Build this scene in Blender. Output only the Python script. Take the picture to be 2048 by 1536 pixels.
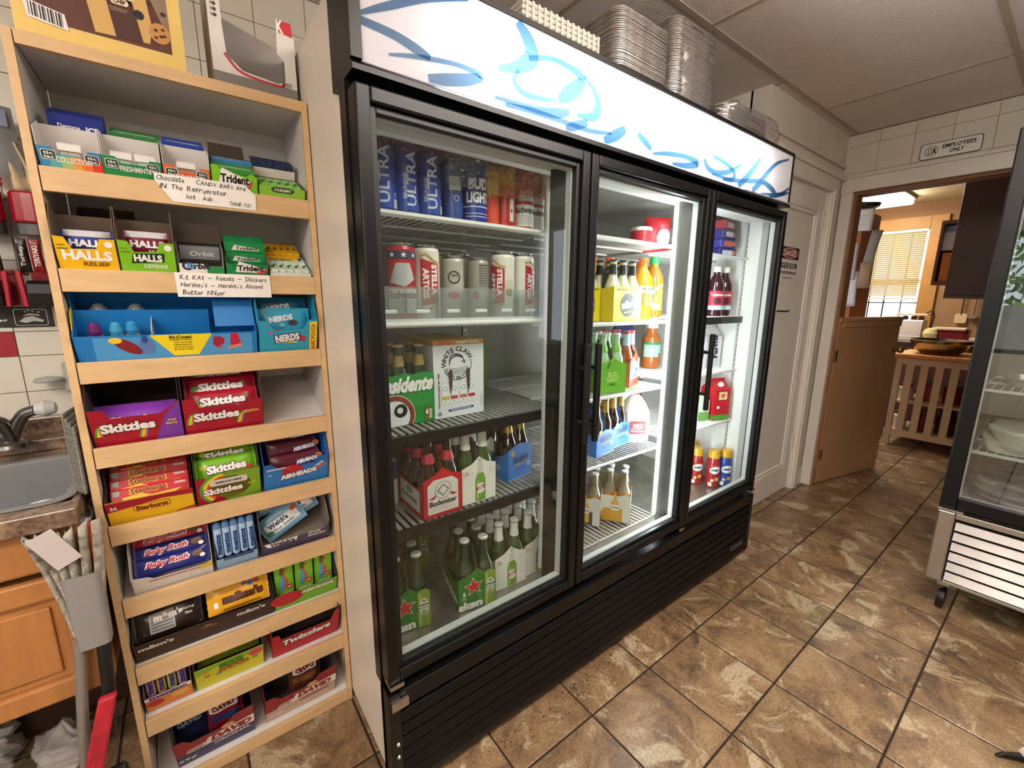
import bpy, math, random
from mathutils import Vector, Matrix
from mathutils.geometry import tessellate_polygon
for o in list(bpy.data.objects): bpy.data.objects.remove(o)
scene = bpy.context.scene
COL = scene.collection
random.seed(7)
PI = math.pi

# ---------------------------------------------------------------- camera
cam = bpy.data.cameras.new('camera'); cam.sensor_width = 36.0; cam.lens = 856.34 / 2048 * 36; cam.clip_start = .02
camo = bpy.data.objects.new('camera', cam); COL.objects.link(camo); scene.camera = camo
YAW, PITCH, ROLL = .6481, .1949, .0071
fw = Vector((math.sin(YAW)*math.cos(PITCH), math.cos(YAW)*math.cos(PITCH), -math.sin(PITCH)))
rt = Vector((math.cos(YAW), -math.sin(YAW), 0)); up = rt.cross(fw)
r2 = rt*math.cos(ROLL) + up*math.sin(ROLL); u2 = -rt*math.sin(ROLL) + up*math.cos(ROLL)
CAM = Vector((-.3029, -.9067, 1.3427))
camo.matrix_world = Matrix(((r2.x, u2.x, -fw.x, CAM.x), (r2.y, u2.y, -fw.y, CAM.y), (r2.z, u2.z, -fw.z, CAM.z), (0, 0, 0, 1)))
def in_view(p, m=120):
    d = Vector(p) - CAM; q = d.dot(fw)
    if q < .05: return False
    return -m < 1024 + 856.34*d.dot(r2)/q < 2048 + m and -m < 768 - 856.34*d.dot(u2)/q < 1536 + m

# ---------------------------------------------------------------- world, exposure
world = bpy.data.worlds.new('sky'); scene.world = world; world.use_nodes = True
bg = world.node_tree.nodes['Background']; bg.inputs[0].default_value = (.86, .93, 1, 1); bg.inputs[1].default_value = 1.3
vs = scene.view_settings; vs.view_transform = 'Standard'; vs.look = 'None'; vs.gamma = 1; vs.use_curve_mapping = False
vs.exposure = 0.9
LAMP = 15.0        # added unseen shop lamps
SIGN = 26.0        # tubes in the cooler's header
LED = 56.0         # tubes in the cooler
KLAMP = 14.0       # kitchen ceiling light

# ---------------------------------------------------------------- materials
def lin(h):
    h = h.lstrip('#'); c = [int(h[i:i+2], 16)/255 for i in (0, 2, 4)]
    return tuple(x/12.92 if x <= .04045 else ((x+.055)/1.055)**2.4 for x in c) + (1,)
MATS = {}
def mat(name, hexc=None, rough=.5, metal=0, spec=.5, var=0, vscale=8, bump=0, bscale=60, stretch=(1, 1, 1), emit=0, alpha=1, coat=0, hex2=None, detail=6):
    if name in MATS: return MATS[name]
    m = bpy.data.materials.new(name); m.use_nodes = True; nt = m.node_tree; b = nt.nodes['Principled BSDF']
    c = lin(hexc); b.inputs['Base Color'].default_value = c; b.inputs['Roughness'].default_value = rough
    b.inputs['Metallic'].default_value = metal; b.inputs['Specular IOR Level'].default_value = spec
    if coat: b.inputs['Coat Weight'].default_value = coat
    if alpha < 1: b.inputs['Alpha'].default_value = alpha
    if emit: b.inputs['Emission Color'].default_value = c; b.inputs['Emission Strength'].default_value = emit
    if var or bump or hex2:
        tc = nt.nodes.new('ShaderNodeTexCoord'); mp = nt.nodes.new('ShaderNodeMapping'); mp.inputs['Scale'].default_value = stretch
        nt.links.new(tc.outputs['Object'], mp.inputs[0])
    if var or hex2:
        n = nt.nodes.new('ShaderNodeTexNoise'); n.inputs['Scale'].default_value = vscale; n.inputs['Detail'].default_value = detail; n.inputs['Roughness'].default_value = .65
        nt.links.new(mp.outputs[0], n.inputs[0])
        r = nt.nodes.new('ShaderNodeValToRGB'); r.color_ramp.elements[0].position = .32; r.color_ramp.elements[1].position = .68
        if hex2: c0, c1 = lin(hex2), c
        else: c0 = tuple(x*(1-var) for x in c[:3]) + (1,); c1 = tuple(min(1, x*(1+var*.6)) for x in c[:3]) + (1,)
        r.color_ramp.elements[0].color = c0; r.color_ramp.elements[1].color = c1
        nt.links.new(n.outputs[0], r.inputs[0]); nt.links.new(r.outputs[0], b.inputs['Base Color'])
    if bump:
        n2 = nt.nodes.new('ShaderNodeTexNoise'); n2.inputs['Scale'].default_value = bscale; n2.inputs['Detail'].default_value = 4
        nt.links.new(mp.outputs[0], n2.inputs[0])
        bp = nt.nodes.new('ShaderNodeBump'); bp.inputs['Strength'].default_value = bump; bp.inputs['Distance'].default_value = .004
        nt.links.new(n2.outputs[0], bp.inputs['Height']); nt.links.new(bp.outputs[0], b.inputs['Normal'])
    MATS[name] = m; return m
def C(hexc, rough=.45, **k):      # a printed colour
    return mat('print_%s_%d' % (hexc.lstrip('#'), int(rough*100)), hexc, rough, **k)
def glassy(name, tint='#ffffff', refl=.06, rough=.02, tintmix=0.0, dens=1.0):
    if name in MATS: return MATS[name]
    m = bpy.data.materials.new(name); m.use_nodes = True; nt = m.node_tree
    for n in list(nt.nodes):
        if n.type != 'OUTPUT_MATERIAL': nt.nodes.remove(n)
    out = nt.nodes['Material Output']
    t = nt.nodes.new('ShaderNodeBsdfTransparent'); t.inputs[0].default_value = lin(tint)
    g = nt.nodes.new('ShaderNodeBsdfGlossy'); g.inputs['Roughness'].default_value = rough
    fr = nt.nodes.new('ShaderNodeLayerWeight'); fr.inputs[0].default_value = .5
    pw = nt.nodes.new('ShaderNodeMath'); pw.operation = 'POWER'; pw.inputs[1].default_value = 4.5; nt.links.new(fr.outputs['Facing'], pw.inputs[0])
    ad = nt.nodes.new('ShaderNodeMath'); ad.operation = 'MULTIPLY_ADD'; ad.inputs[1].default_value = 1-refl; ad.inputs[2].default_value = refl
    nt.links.new(pw.outputs[0], ad.inputs[0]); ad.use_clamp = True
    mx = nt.nodes.new('ShaderNodeMixShader'); nt.links.new(ad.outputs[0], mx.inputs[0])
    src = t
    if tintmix:
        d = nt.nodes.new('ShaderNodeBsdfDiffuse'); d.inputs[0].default_value = lin(tint)
        m2 = nt.nodes.new('ShaderNodeMixShader'); m2.inputs[0].default_value = tintmix
        nt.links.new(t.outputs[0], m2.inputs[1]); nt.links.new(d.outputs[0], m2.inputs[2]); src = m2
    nt.links.new(src.outputs[0], mx.inputs[1]); nt.links.new(g.outputs[0], mx.inputs[2]); nt.links.new(mx.outputs[0], out.inputs[0])
    MATS[name] = m; return m
def emis(name, hexc, s):
    if name in MATS: return MATS[name]
    m = bpy.data.materials.new(name); m.use_nodes = True; nt = m.node_tree; nt.nodes.remove(nt.nodes['Principled BSDF'])
    e = nt.nodes.new('ShaderNodeEmission'); e.inputs[0].default_value = lin(hexc); e.inputs[1].default_value = s
    nt.links.new(e.outputs[0], nt.nodes['Material Output'].inputs[0]); MATS[name] = m; return m
def translu(name, hexc, fac=.6):
    if name in MATS: return MATS[name]
    m = bpy.data.materials.new(name); m.use_nodes = True; nt = m.node_tree; nt.nodes.remove(nt.nodes['Principled BSDF'])
    a = nt.nodes.new('ShaderNodeBsdfTranslucent'); d = nt.nodes.new('ShaderNodeBsdfDiffuse'); mx = nt.nodes.new('ShaderNodeMixShader')
    a.inputs[0].default_value = lin(hexc); d.inputs[0].default_value = lin(hexc); mx.inputs[0].default_value = fac
    nt.links.new(d.outputs[0], mx.inputs[1]); nt.links.new(a.outputs[0], mx.inputs[2]); nt.links.new(mx.outputs[0], nt.nodes['Material Output'].inputs[0])
    MATS[name] = m; return m

WHITE = mat('white_paint', '#e6e2da', .45, var=.05, vscale=3)
BLACK = mat('black_powder_coat', '#0a0a0b', .36, spec=.35, var=.3, vscale=30, bump=.05)
BLACKP = mat('black_plastic', '#0d0d0e', .45)
CHROME = mat('chrome', '#c8c8c8', .18, 1)
STEEL = mat('brushed_steel', '#c2beb8', .32, 1, var=.12, vscale=20, stretch=(1, .1, 14), bump=.05)
ALU = mat('foil_aluminium', '#b9b6b4', .3, 1, var=.2, vscale=40)

# ---------------------------------------------------------------- mesh builder
class MB:
    def __init__(s): s.v = []; s.f = []; s.mi = []; s.ms = []
    def add(s, vs, fs, m):
        if m not in s.ms: s.ms.append(m)
        k = s.ms.index(m); o = len(s.v); s.v += [tuple(p) for p in vs]
        for f in fs: s.f.append(tuple(i+o for i in f)); s.mi.append(k)
        return s
    def box(s, x0, x1, y0, y1, z0, z1, m):
        return s.add([(x0,y0,z0),(x1,y0,z0),(x1,y1,z0),(x0,y1,z0),(x0,y0,z1),(x1,y0,z1),(x1,y1,z1),(x0,y1,z1)],
                     [(0,3,2,1),(4,5,6,7),(0,1,5,4),(1,2,6,5),(2,3,7,6),(3,0,4,7)], m)
    def hexa(s, p, m):            # 8 points, bottom ring then top ring
        return s.add(p, [(0,3,2,1),(4,5,6,7),(0,1,5,4),(1,2,6,5),(2,3,7,6),(3,0,4,7)], m)
    def quad(s, a, b, c, d, m): return s.add([a,b,c,d], [(0,1,2,3)], m)
    def prism(s, poly, ax, a, b, m):   # poly in the two other axes
        def P(q, t): return {'x': (t, q[0], q[1]), 'y': (q[0], t, q[1]), 'z': (q[0], q[1], t)}[ax]
        n = len(poly); vs = [P(q, a) for q in poly] + [P(q, b) for q in poly]
        fs = [tuple(range(n))[::-1], tuple(range(n, 2*n))] + [(i, (i+1) % n, n+(i+1) % n, n+i) for i in range(n)]
        return s.add(vs, fs, m)
    def lathe(s, prof, m, n=16, c=(0,0,0), mf=None, cap=True):   # profile of (r, z[, material])
        vs = []
        for q in prof:
            for i in range(n):
                a = 2*PI*i/n; vs.append((c[0]+q[0]*math.cos(a), c[1]+q[0]*math.sin(a), c[2]+q[1]))
        for j in range(len(prof)-1):
            mm = prof[j][2] if len(prof[j]) > 2 else m
            s.add(vs[j*n:(j+2)*n], [(i, (i+1) % n, n+(i+1) % n, n+i) for i in range(n)], mm)
        if cap:
            if prof[0][0] > 1e-5: s.add(vs[:n], [tuple(range(n))[::-1]], prof[0][2] if len(prof[0]) > 2 else m)
            if prof[-1][0] > 1e-5: s.add(vs[-n:], [tuple(range(n))], prof[-2][2] if len(prof[-2]) > 2 else m)
        return s
    def tube(s, pts, r, m, n=8, closed=False):
        pts = [Vector(p) for p in pts]; N = len(pts); vs = []; prev = None
        for k, p in enumerate(pts):
            if closed: t = pts[(k+1) % N]-pts[k-1]
            else: t = pts[min(k+1, N-1)]-pts[max(k-1, 0)]
            t.normalize()
            u = prev if prev is not None else (Vector((0,0,1)) if abs(t.z) < .9 else Vector((1,0,0)))
            u = (u - t*u.dot(t)).normalized(); prev = u; w = t.cross(u); rr = r[k] if isinstance(r, (list, tuple)) else r
            for i in range(n):
                a = 2*PI*i/n; vs.append(p+u*math.cos(a)*rr+w*math.sin(a)*rr)
        fs = []
        for k in range(N if closed else N-1):
            for i in range(n): fs.append((k*n+i, k*n+(i+1) % n, ((k+1) % N)*n+(i+1) % n, ((k+1) % N)*n+i))
        if not closed: fs += [tuple(range(n))[::-1], tuple(range((N-1)*n, N*n))]
        return s.add(vs, fs, m)
    def bar(s, a, b, r, m, n=6): return s.tube([a, b], r, m, n)
    def grid(s, fn, nu, nv, m):    # fn(u,v)->xyz, u,v in 0..1
        vs = [fn(i/nu, j/nv) for j in range(nv+1) for i in range(nu+1)]
        return s.add(vs, [(j*(nu+1)+i, j*(nu+1)+i+1, (j+1)*(nu+1)+i+1, (j+1)*(nu+1)+i) for j in range(nv) for i in range(nu)], m)
    def frame(s, x0, x1, z0, z1, w, y0, y1, m):
        s.box(x0, x0+w, y0, y1, z0, z1, m); s.box(x1-w, x1, y0, y1, z0, z1, m)
        s.box(x0+w, x1-w, y0, y1, z0, z0+w, m); return s.box(x0+w, x1-w, y0, y1, z1-w, z1, m)
    def mesh(s, name, smooth=None):
        me = bpy.data.meshes.new(name); me.from_pydata(s.v, [], s.f)
        for m in s.ms: me.materials.append(m)
        me.polygons.foreach_set('material_index', s.mi)
        if smooth:
            me.polygons.foreach_set('use_smooth', [True]*len(me.polygons)); me.set_sharp_from_angle(angle=smooth)
        me.update(); return me
    def build(s, name, parent=None, bevel=0, smooth=None, seg=2, solid=0):
        o = bpy.data.objects.new(name, s.mesh(name, smooth)); COL.objects.link(o); o.parent = parent
        if solid:
            md = o.modifiers.new('solid', 'SOLIDIFY'); md.thickness = solid; md.offset = 0
        if bevel:
            md = o.modifiers.new('bevel', 'BEVEL'); md.width = bevel; md.segments = seg; md.limit_method = 'ANGLE'; md.angle_limit = .7
        return o
def tag(o, label=None, cat=None, group=None, kind=None):
    if label: o['label'] = label
    if cat: o['category'] = cat
    if group: o['group'] = group
    if kind: o['kind'] = kind
    return o
def T(name, label, cat, loc=(0,0,0), rot=(0,0,0), group=None):
    o = bpy.data.objects.new(name, None); COL.objects.link(o); o.location = loc; o.rotation_euler = rot; o.empty_display_size = .03
    return tag(o, label, cat, group)
def ctree(o, parent=None):
    c = o.copy(); COL.objects.link(c); c.parent = parent
    for ch in o.children: ctree(ch, c)
    return c
def dup(o, loc, rot=None, label=None, group=None):
    c = ctree(o); c.location = loc
    if rot is not None: c.rotation_euler = rot
    if label: c['label'] = label
    if group: c['group'] = group
    return c
ORD = ('nearest', 'second', 'third', 'fourth', 'fifth', 'sixth', 'seventh', 'eighth')
def struct(o): o['kind'] = 'structure'; return o

# ---------------------------------------------------------------- flat print (lettering, emblems) laid on a face
TXT = {}
def tmesh(t, bold=0):
    k = (t, bold)
    if k not in TXT:
        cu = bpy.data.curves.new('t', 'FONT'); cu.body = t; cu.resolution_u = 2; cu.offset = bold
        ob = bpy.data.objects.new('t', cu); me = bpy.data.meshes.new_from_object(ob)
        v = [(p.co.x, p.co.y) for p in me.vertices]; f = [tuple(p.vertices) for p in me.polygons]
        bpy.data.objects.remove(ob); bpy.data.curves.remove(cu); bpy.data.meshes.remove(me)
        x0 = min(p[0] for p in v); x1 = max(p[0] for p in v); y0 = min(p[1] for p in v); y1 = max(p[1] for p in v)
        TXT[k] = ([((p[0]-x0)/(x1-x0), (p[1]-y0)/(y1-y0)) for p in v], f, (x1-x0)/(y1-y0))
    return TXT[k]
class Pr:
    def __init__(s): s.it = []; s.L = 0
    def add(s, v, f, m, l): s.it.append((v, f, m, s.L if l is None else l)); return s
    def rect(s, u0, v0, u1, v1, m, l=0, n=1):
        vs = [(u0+(u1-u0)*i/n, v) for v in (v0, v1) for i in range(n+1)]
        return s.add(vs, [(i, i+1, n+2+i, n+1+i) for i in range(n)], m, l)
    def poly(s, p, m, l=1): return s.add(list(p), [tuple(range(len(p)))], m, l)
    def ell(s, cu, cv, ru, rv, m, l=1, n=20, rot=0):
        c, k = math.cos(rot), math.sin(rot)
        return s.poly([(cu+c*ru*math.cos(2*PI*i/n)-k*rv*math.sin(2*PI*i/n), cv+k*ru*math.cos(2*PI*i/n)+c*rv*math.sin(2*PI*i/n)) for i in range(n)], m, l)
    def ring(s, cu, cv, r0, r1, m, l=1, a0=0, a1=2*PI, n=24, asp=1):
        vs = []
        for i in range(n+1):
            a = a0+(a1-a0)*i/n; vs += [(cu+r0*math.cos(a), cv+r0*asp*math.sin(a)), (cu+r1*math.cos(a), cv+r1*asp*math.sin(a))]
        return s.add(vs, [(2*i, 2*i+1, 2*i+3, 2*i+2) for i in range(n)], m, l)
    def band(s, pts, w, m, l=1):      # a ribbon of varying width along a polyline
        vs = []; N = len(pts)
        for i, p in enumerate(pts):
            a = pts[max(i-1, 0)]; b = pts[min(i+1, N-1)]; dx, dy = b[0]-a[0], b[1]-a[1]; q = math.hypot(dx, dy) or 1
            ww = w[i] if isinstance(w, (list, tuple)) else w
            vs += [(p[0]-dy/q*ww/2, p[1]+dx/q*ww/2), (p[0]+dy/q*ww/2, p[1]-dx/q*ww/2)]
        return s.add(vs, [(2*i, 2*i+1, 2*i+3, 2*i+2) for i in range(N-1)], m, l)
    def text(s, t, u, v, h, m, w=None, bold=.02, shear=0, rot=0, al='c', l=2):
        vs, f, asp = tmesh(t, bold); ww = w if w else h*asp; c, k = math.cos(rot), math.sin(rot)
        ox = {'c': -.5, 'l': 0, 'r': -1}[al]; o = []
        for a, b in vs:
            x = (a+ox)*ww+(b-.5)*h*shear; y = (b-.5)*h; o.append((u+c*x-k*y, v+k*x+c*y))
        return s.add(o, f, m, l)
    def arc(s, t, cu, cv, r, h, m, a0, bold=.02, l=2, inside=False, sp=1.0):   # lettering round a circle, a0 = angle of the middle
        ws = [h*.45 if ch == ' ' else h*min(1.05, tmesh(ch, bold)[2])+h*.14 for ch in t]; tot = sum(ws)*sp; x = 0
        for ch, w in zip(t, ws):
            w *= sp; d = (x+w/2-tot/2)/r; x += w
            if ch == ' ': continue
            a = a0 - d if not inside else a0 + d
            s.text(ch, cu+r*math.cos(a), cv+r*math.sin(a), h, m, bold=bold, rot=a-PI/2 if not inside else a+PI/2, l=l)
        return s
    def star(s, cu, cv, r, m, l=1, rot=PI/2, k=.42):
        return s.poly([(cu+(r if i % 2 == 0 else r*k)*math.cos(rot+i*PI/5), cv+(r if i % 2 == 0 else r*k)*math.sin(rot+i*PI/5)) for i in range(10)], m, l)
    def build(s, name, parent, fn, label=None):
        mb = MB()
        sub = getattr(fn, 'sub', 0)
        for v, f, m, l in s.it:
            if sub: v, f = split(v, f, sub, getattr(fn, 'iso', False))
            mb.add([fn(a, b, .0004+.00035*l) for a, b in v], f, m)
        o = mb.build(name, parent)
        if label: o['label'] = label
        return o
def split(v, f, lim, iso=False):          # cut flat print finely enough to bend it round a can
    V = []; F = []
    def tri(a, b, c, d=0):
        D = (lambda p, q: max(abs(p[0]-q[0]), abs(p[1]-q[1]))) if iso else (lambda p, q: abs(p[0]-q[0]))
        if d < 9 and max(D(a, b), D(b, c), D(c, a)) > lim:
            e = [(D(a, b), a, b, c), (D(b, c), b, c, a), (D(c, a), c, a, b)]; _, p, q, r = max(e, key=lambda t: t[0])
            m = ((p[0]+q[0])/2, (p[1]+q[1])/2); tri(p, m, r, d+1); tri(m, q, r, d+1)
        else: n = len(V); V.extend((a, b, c)); F.append((n, n+1, n+2))
    for g in f:
        P = [v[i] for i in g]
        ts = [(0, 1, 2)] if len(P) == 3 else tessellate_polygon([[Vector((a, b, 0)) for a, b in P]])
        for t in ts: tri(*[P[i] for i in t])
    return V, F
def plane(o, ux, vy):
    o, ux, vy = Vector(o), Vector(ux), Vector(vy); n = ux.cross(vy).normalized()
    return lambda u, v, d: o+ux*u+vy*v+n*d
def front(y=0, x=0, z=0): return lambda u, v, d: (x+u, y-d, z+v)
def cyl(R, z=0, a0=-PI/2, c=(0, 0)):
    def fn(u, v, d): return (c[0]+(R+d)*math.cos(a0+u/R), c[1]+(R+d)*math.sin(a0+u/R), z+v)
    fn.sub = max(.004, R*.2); return fn

# ================================================================ THE ROOM
def tile_mat():
    m = bpy.data.materials.new('slate_look_tile'); m.use_nodes = True; nt = m.node_tree; b = nt.nodes['Principled BSDF']; N = nt.nodes.new; K = nt.links.new
    tc = N('ShaderNodeTexCoord'); oi = N('ShaderNodeObjectInfo'); mul = N('ShaderNodeVectorMath'); mul.operation = 'MULTIPLY_ADD'
    cx = N('ShaderNodeCombineXYZ'); K(oi.outputs['Random'], cx.inputs[0]); K(oi.outputs['Random'], cx.inputs[1])
    mul.inputs[1].default_value = (37, 91, 0); K(cx.outputs[0], mul.inputs[0]); K(tc.outputs['Object'], mul.inputs[2])
    def noise(sc, det, rg, dist=0):
        n = N('ShaderNodeTexNoise'); n.inputs['Scale'].default_value = sc; n.inputs['Detail'].default_value = det; n.inputs['Roughness'].default_value = rg; n.inputs['Distortion'].default_value = dist; K(mul.outputs[0], n.inputs[0]); return n
    def ramp(src, els):
        r = N('ShaderNodeValToRGB'); e = r.color_ramp.elements
        while len(e) < len(els): e.new(.5)
        for q, (p, c) in zip(e, els): q.position = p; q.color = lin(c) if isinstance(c, str) else c
        K(src.outputs[0], r.inputs[0]); return r
    a = ramp(noise(6, 12, .76, .9), [(.27, '#3f3026'), (.40, '#6b5541'), (.49, '#8a6d4e'), (.58, '#9f8260'), (.74, '#b39a7a')])
    c = ramp(noise(4.6, 12, .7, 1.5), [(.535, (0,0,0,1)), (.6, (1,1,1,1))])
    d = ramp(noise(130, 6, .78), [(.3, '#4d3e30'), (.56, '#ffffff')])
    mx = N('ShaderNodeMixRGB'); mx.inputs[2].default_value = lin('#c9b897'); fm = N('ShaderNodeMath'); fm.operation = 'MULTIPLY'; fm.inputs[1].default_value = .72
    K(c.outputs[0], fm.inputs[0]); K(fm.outputs[0], mx.inputs[0]); K(a.outputs[0], mx.inputs[1])
    m2 = N('ShaderNodeMixRGB'); m2.blend_type = 'MULTIPLY'; m2.inputs[0].default_value = .75; K(mx.outputs[0], m2.inputs[1]); K(d.outputs[0], m2.inputs[2])
    hs = N('ShaderNodeHueSaturation'); mr = N('ShaderNodeMapRange'); mr.inputs[3].default_value = .84; mr.inputs[4].default_value = 1.14
    K(oi.outputs['Random'], mr.inputs[0]); K(mr.outputs[0], hs.inputs['Value']); K(m2.outputs[0], hs.inputs['Color']); K(hs.outputs[0], b.inputs['Base Color'])
    b.inputs['Roughness'].default_value = .33
    n3 = noise(26, 6, .6); bp = N('ShaderNodeBump'); bp.inputs['Strength'].default_value = .25; bp.inputs['Distance'].default_value = .004; K(n3.outputs[0], bp.inputs['Height']); K(bp.outputs[0], b.inputs['Normal'])
    return m
TILE = tile_mat()
GROUT = mat('dark_grout', '#2b1f18', .9, var=.3, vscale=50)
floor = struct(MB().box(-3.1, 6.5, -4.1, 1.3, -.12, -.003, GROUT).build('floor'))
TS, TX, TY = .3071, .6238, -.1349
def tile_box(mb, x, y, m): 
    g = .0032; e = .0025; a, b = x+g, x+TS-g; c, d = y+g, y+TS-g; zt, z1, z0 = 0, -.0015, -.01
    p = [(a,c,z0),(b,c,z0),(b,d,z0),(a,d,z0),(a,c,z1),(b,c,z1),(b,d,z1),(a,d,z1),(a+e,c+e,zt),(b-e,c+e,zt),(b-e,d-e,zt),(a+e,d-e,zt)]
    mb.add(p, [(0,1,5,4),(1,2,6,5),(2,3,7,6),(3,0,4,7),(4,5,9,8),(5,6,10,9),(6,7,11,10),(7,4,8,11),(8,9,10,11)], m)
tb = MB(); tile_box(tb, 0, 0, TILE); tme = tb.mesh('floor_tile'); rest = MB(); ntile = 0
for i in range(-12, 20):
    for j in range(-13, 5):
        x, y = TX+i*TS, TY+j*TS
        if x > 6.2 or y > .95 or y+TS > 1.3: continue
        ok = any(in_view((x+a*TS, y+b*TS, 0), 30) for a in (0, .5, 1) for b in (0, .5, 1))
        hid = (x > .05 and x+TS < 1.95 and y > .05) or (x > 2.3 and y < -.8 and y > -1.5)
        if ok and not hid and ntile < 300:
            o = bpy.data.objects.new('floor_tile', tme); COL.objects.link(o); o.parent = floor; o.location = (x, y, 0); ntile += 1
        else: tile_box(rest, x, y, TILE)
tag(rest.build('floor_tiling', floor), kind='stuff')

CEILM = mat('acoustic_ceiling_panel', '#e2dad4', .9, var=.06, vscale=2, bump=.9, bscale=140)
TBAR = mat('ceiling_grid', '#b5a999', .6)
WALLW = mat('tileboard_joint', '#8e8577', .8)
TILEW = mat('white_wall_tile', '#dcd6c8', .3, var=.04, vscale=2)
TILER = mat('red_wall_tile', '#a3162c', .25)
TRIMW = mat('white_gloss_trim', '#ddd6ca', .4, var=.05, vscale=5, bump=.15, bscale=12)
KWALL = mat('kitchen_wall_tan', '#9c7650', .7, var=.1, vscale=3)
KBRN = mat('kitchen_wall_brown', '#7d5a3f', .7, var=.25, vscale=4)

ceil = struct(MB().box(-3.1, 3.4, -4.1, 1.07, 2.415, 2.5, CEILM).build('ceiling'))
rows = [(.16, .97, (-3, -1.5, -.27, .95, 2.17, 3.28)), (-.55, .16, (-3, -2.19, -.97, .25, 1.47, 2.687, 3.28)), (-1.26, -.55, (-3, -2.19, -.97, .25, 1.47, 2.687, 3.28)), (-1.97, -1.26, (-3, -2.19, -.97, .25, 1.47, 2.687, 3.28)), (-2.68, -1.97, (-3, -2.19, -.97, .25, 1.47, 2.687, 3.28)), (-3.39, -2.68, (-3, -1.5, .25, 1.47, 2.687, 3.28)), (-4, -3.39, (-3, -1.5, .25, 1.47, 2.687, 3.28))]
for y0, y1, xs in rows:
    for a, b in zip(xs, xs[1:]):
        MB().box(a+.008, b-.008, y0+.008, y1-.008, 2.401, 2.414, CEILM).build('ceiling_panel', ceil)
        if a > -3: MB().box(a-.011, a+.011, y0, y1, 2.398, 2.4145, TBAR).build('grid_bar', ceil)
    MB().box(-3, 3.28, y1-.011, y1+.011, 2.3975, 2.4145, TBAR).build('grid_bar', ceil)

wb = struct(MB().box(-3.1, 2.25, .975, 1.07, 0, 2.415, WALLW).build('wall_back'))
def wtile(x0, x1, z0, z1, m, parent, axis='y', at=.97, th=.005):
    g = .0012
    if axis == 'y': MB().box(x0+g, x1-g, at, at+th, z0+g, z1-g, m).build('wall_tile', parent)
    else: MB().box(at, at+th, x0+g, x1-g, z0+g, z1-g, m).build('wall_tile', parent)
k = 0
zs = [.74, .847, .954, 1.061, 1.168, 1.24, 1.312, 1.443, 1.608, 1.773, 1.938, 2.103, 2.268, 2.4]
for r in range(len(zs)-1):
    for i in range(-7, 3):
        x = -.17+i*.167 + (-.035 if zs[r] < 1.3 else 0)
        if not in_view((x+.08, .97, (zs[r]+zs[r+1])/2), 150): continue
        wtile(x, x+.167, zs[r], zs[r+1], TILER if (zs[r] == 1.168 and (i+4) % 2 == 0) else TILEW, wb)
struct(MB().box(2.15, 2.25, .3, .975, 0, 2.415, WHITE).build('wall_side'))
# wall of the boiler-room door: an opening with the door standing in it
wm = MB(); wm.box(2.15, 2.25, .21, .31, 0, 2.415, TRIMW); wm.box(3.09, 3.4, .21, .31, 0, 2.415, TRIMW); wm.box(2.25, 3.09, .21, .31, 2.03, 2.415, TRIMW)
wbo = struct(wm.build('wall_boiler'))
t1 = MB()
for a, b, c, d, y in ((3.085, 3.2, 0, 2.03, .188), (3.1, 3.16, 0, 2.05, .18), (2.16, 3.2, 2.03, 2.115, .188), (2.16, 3.27, 2.115, 2.15, .178), (2.15, 3.28, 2.2, 2.225, .195), (2.16, 2.25, 0, 2.03, .188), (3.2, 3.28, 0, .12, .192)): t1.box(a, b, y, .2105, c, d, TRIMW)
struct(t1.build('trim_1', bevel=.004))
DOORW = mat('white_door_paint', '#ded8ce', .35, var=.03, vscale=4)
d1 = T('door_1', 'tall white panelled door with a red and black danger notice', 'door', (2.25, .222, 0)); struct(d1)
dm = MB()
dm.box(0, .14, 0, .035, .01, 2.02, DOORW); dm.box(.735, .835, 0, .035, .01, 2.02, DOORW); dm.box(.14, .735, 0, .035, 1.9, 2.02, DOORW); dm.box(.14, .735, 0, .035, .01, .19, DOORW)
dm.build('door_frame', d1, bevel=.004)
MB().box(.14, .735, .014, .03, .19, 1.9, DOORW).build('panel', d1)
mm = MB(); mm.frame(.14, .735, .19, 1.9, .022, .004, .016, DOORW); mm.build('moulding', d1, bevel=.003)
for z in (1.8, .3):
    hb = MB(); hb.lathe([(.008, 0), (.008, .13)], TRIMW, 10, (.846, -.012, z)); hb.box(.815, .846, -.006, .001, z+.01, z+.12, TRIMW); hb.lathe([(.01, -.012), (.006, 0)], TRIMW, 8, (.846, -.012, z)); hb.build('hinge', d1, smooth=.6)
hk = MB(); hk.tube([(.30, -.002, 1.285), (.30, -.03, 1.285), (.335, -.045, 1.283), (.36, -.045, 1.29)], .005, BLACKP, 6); hk.build('latch', d1)
p = Pr(); RED = C('#9b1c22'); BK = C('#15120f'); WH = C('#ece8e0')
p.rect(-.135, .05, .135, .12, BK, 0); p.ell(0, .085, .12, .03, WH, 1, 24); p.ell(0, .085, .115, .0265, RED, 2, 24); p.text('DANGER', 0, .085, .034, WH, w=.18, l=3)
p.text('BOILER ROOM', 0, .012, .036, BK, w=.24, bold=.03); p.text('AUTHORIZED PERSONNEL ONLY', 0, -.03, .017, BK, w=.25); p.rect(-.07, -.062, .06, -.058, BK, 0)
p.build('danger_notice', d1, front(.014, .425, 1.545), 'red, black and white danger lettering')

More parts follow.
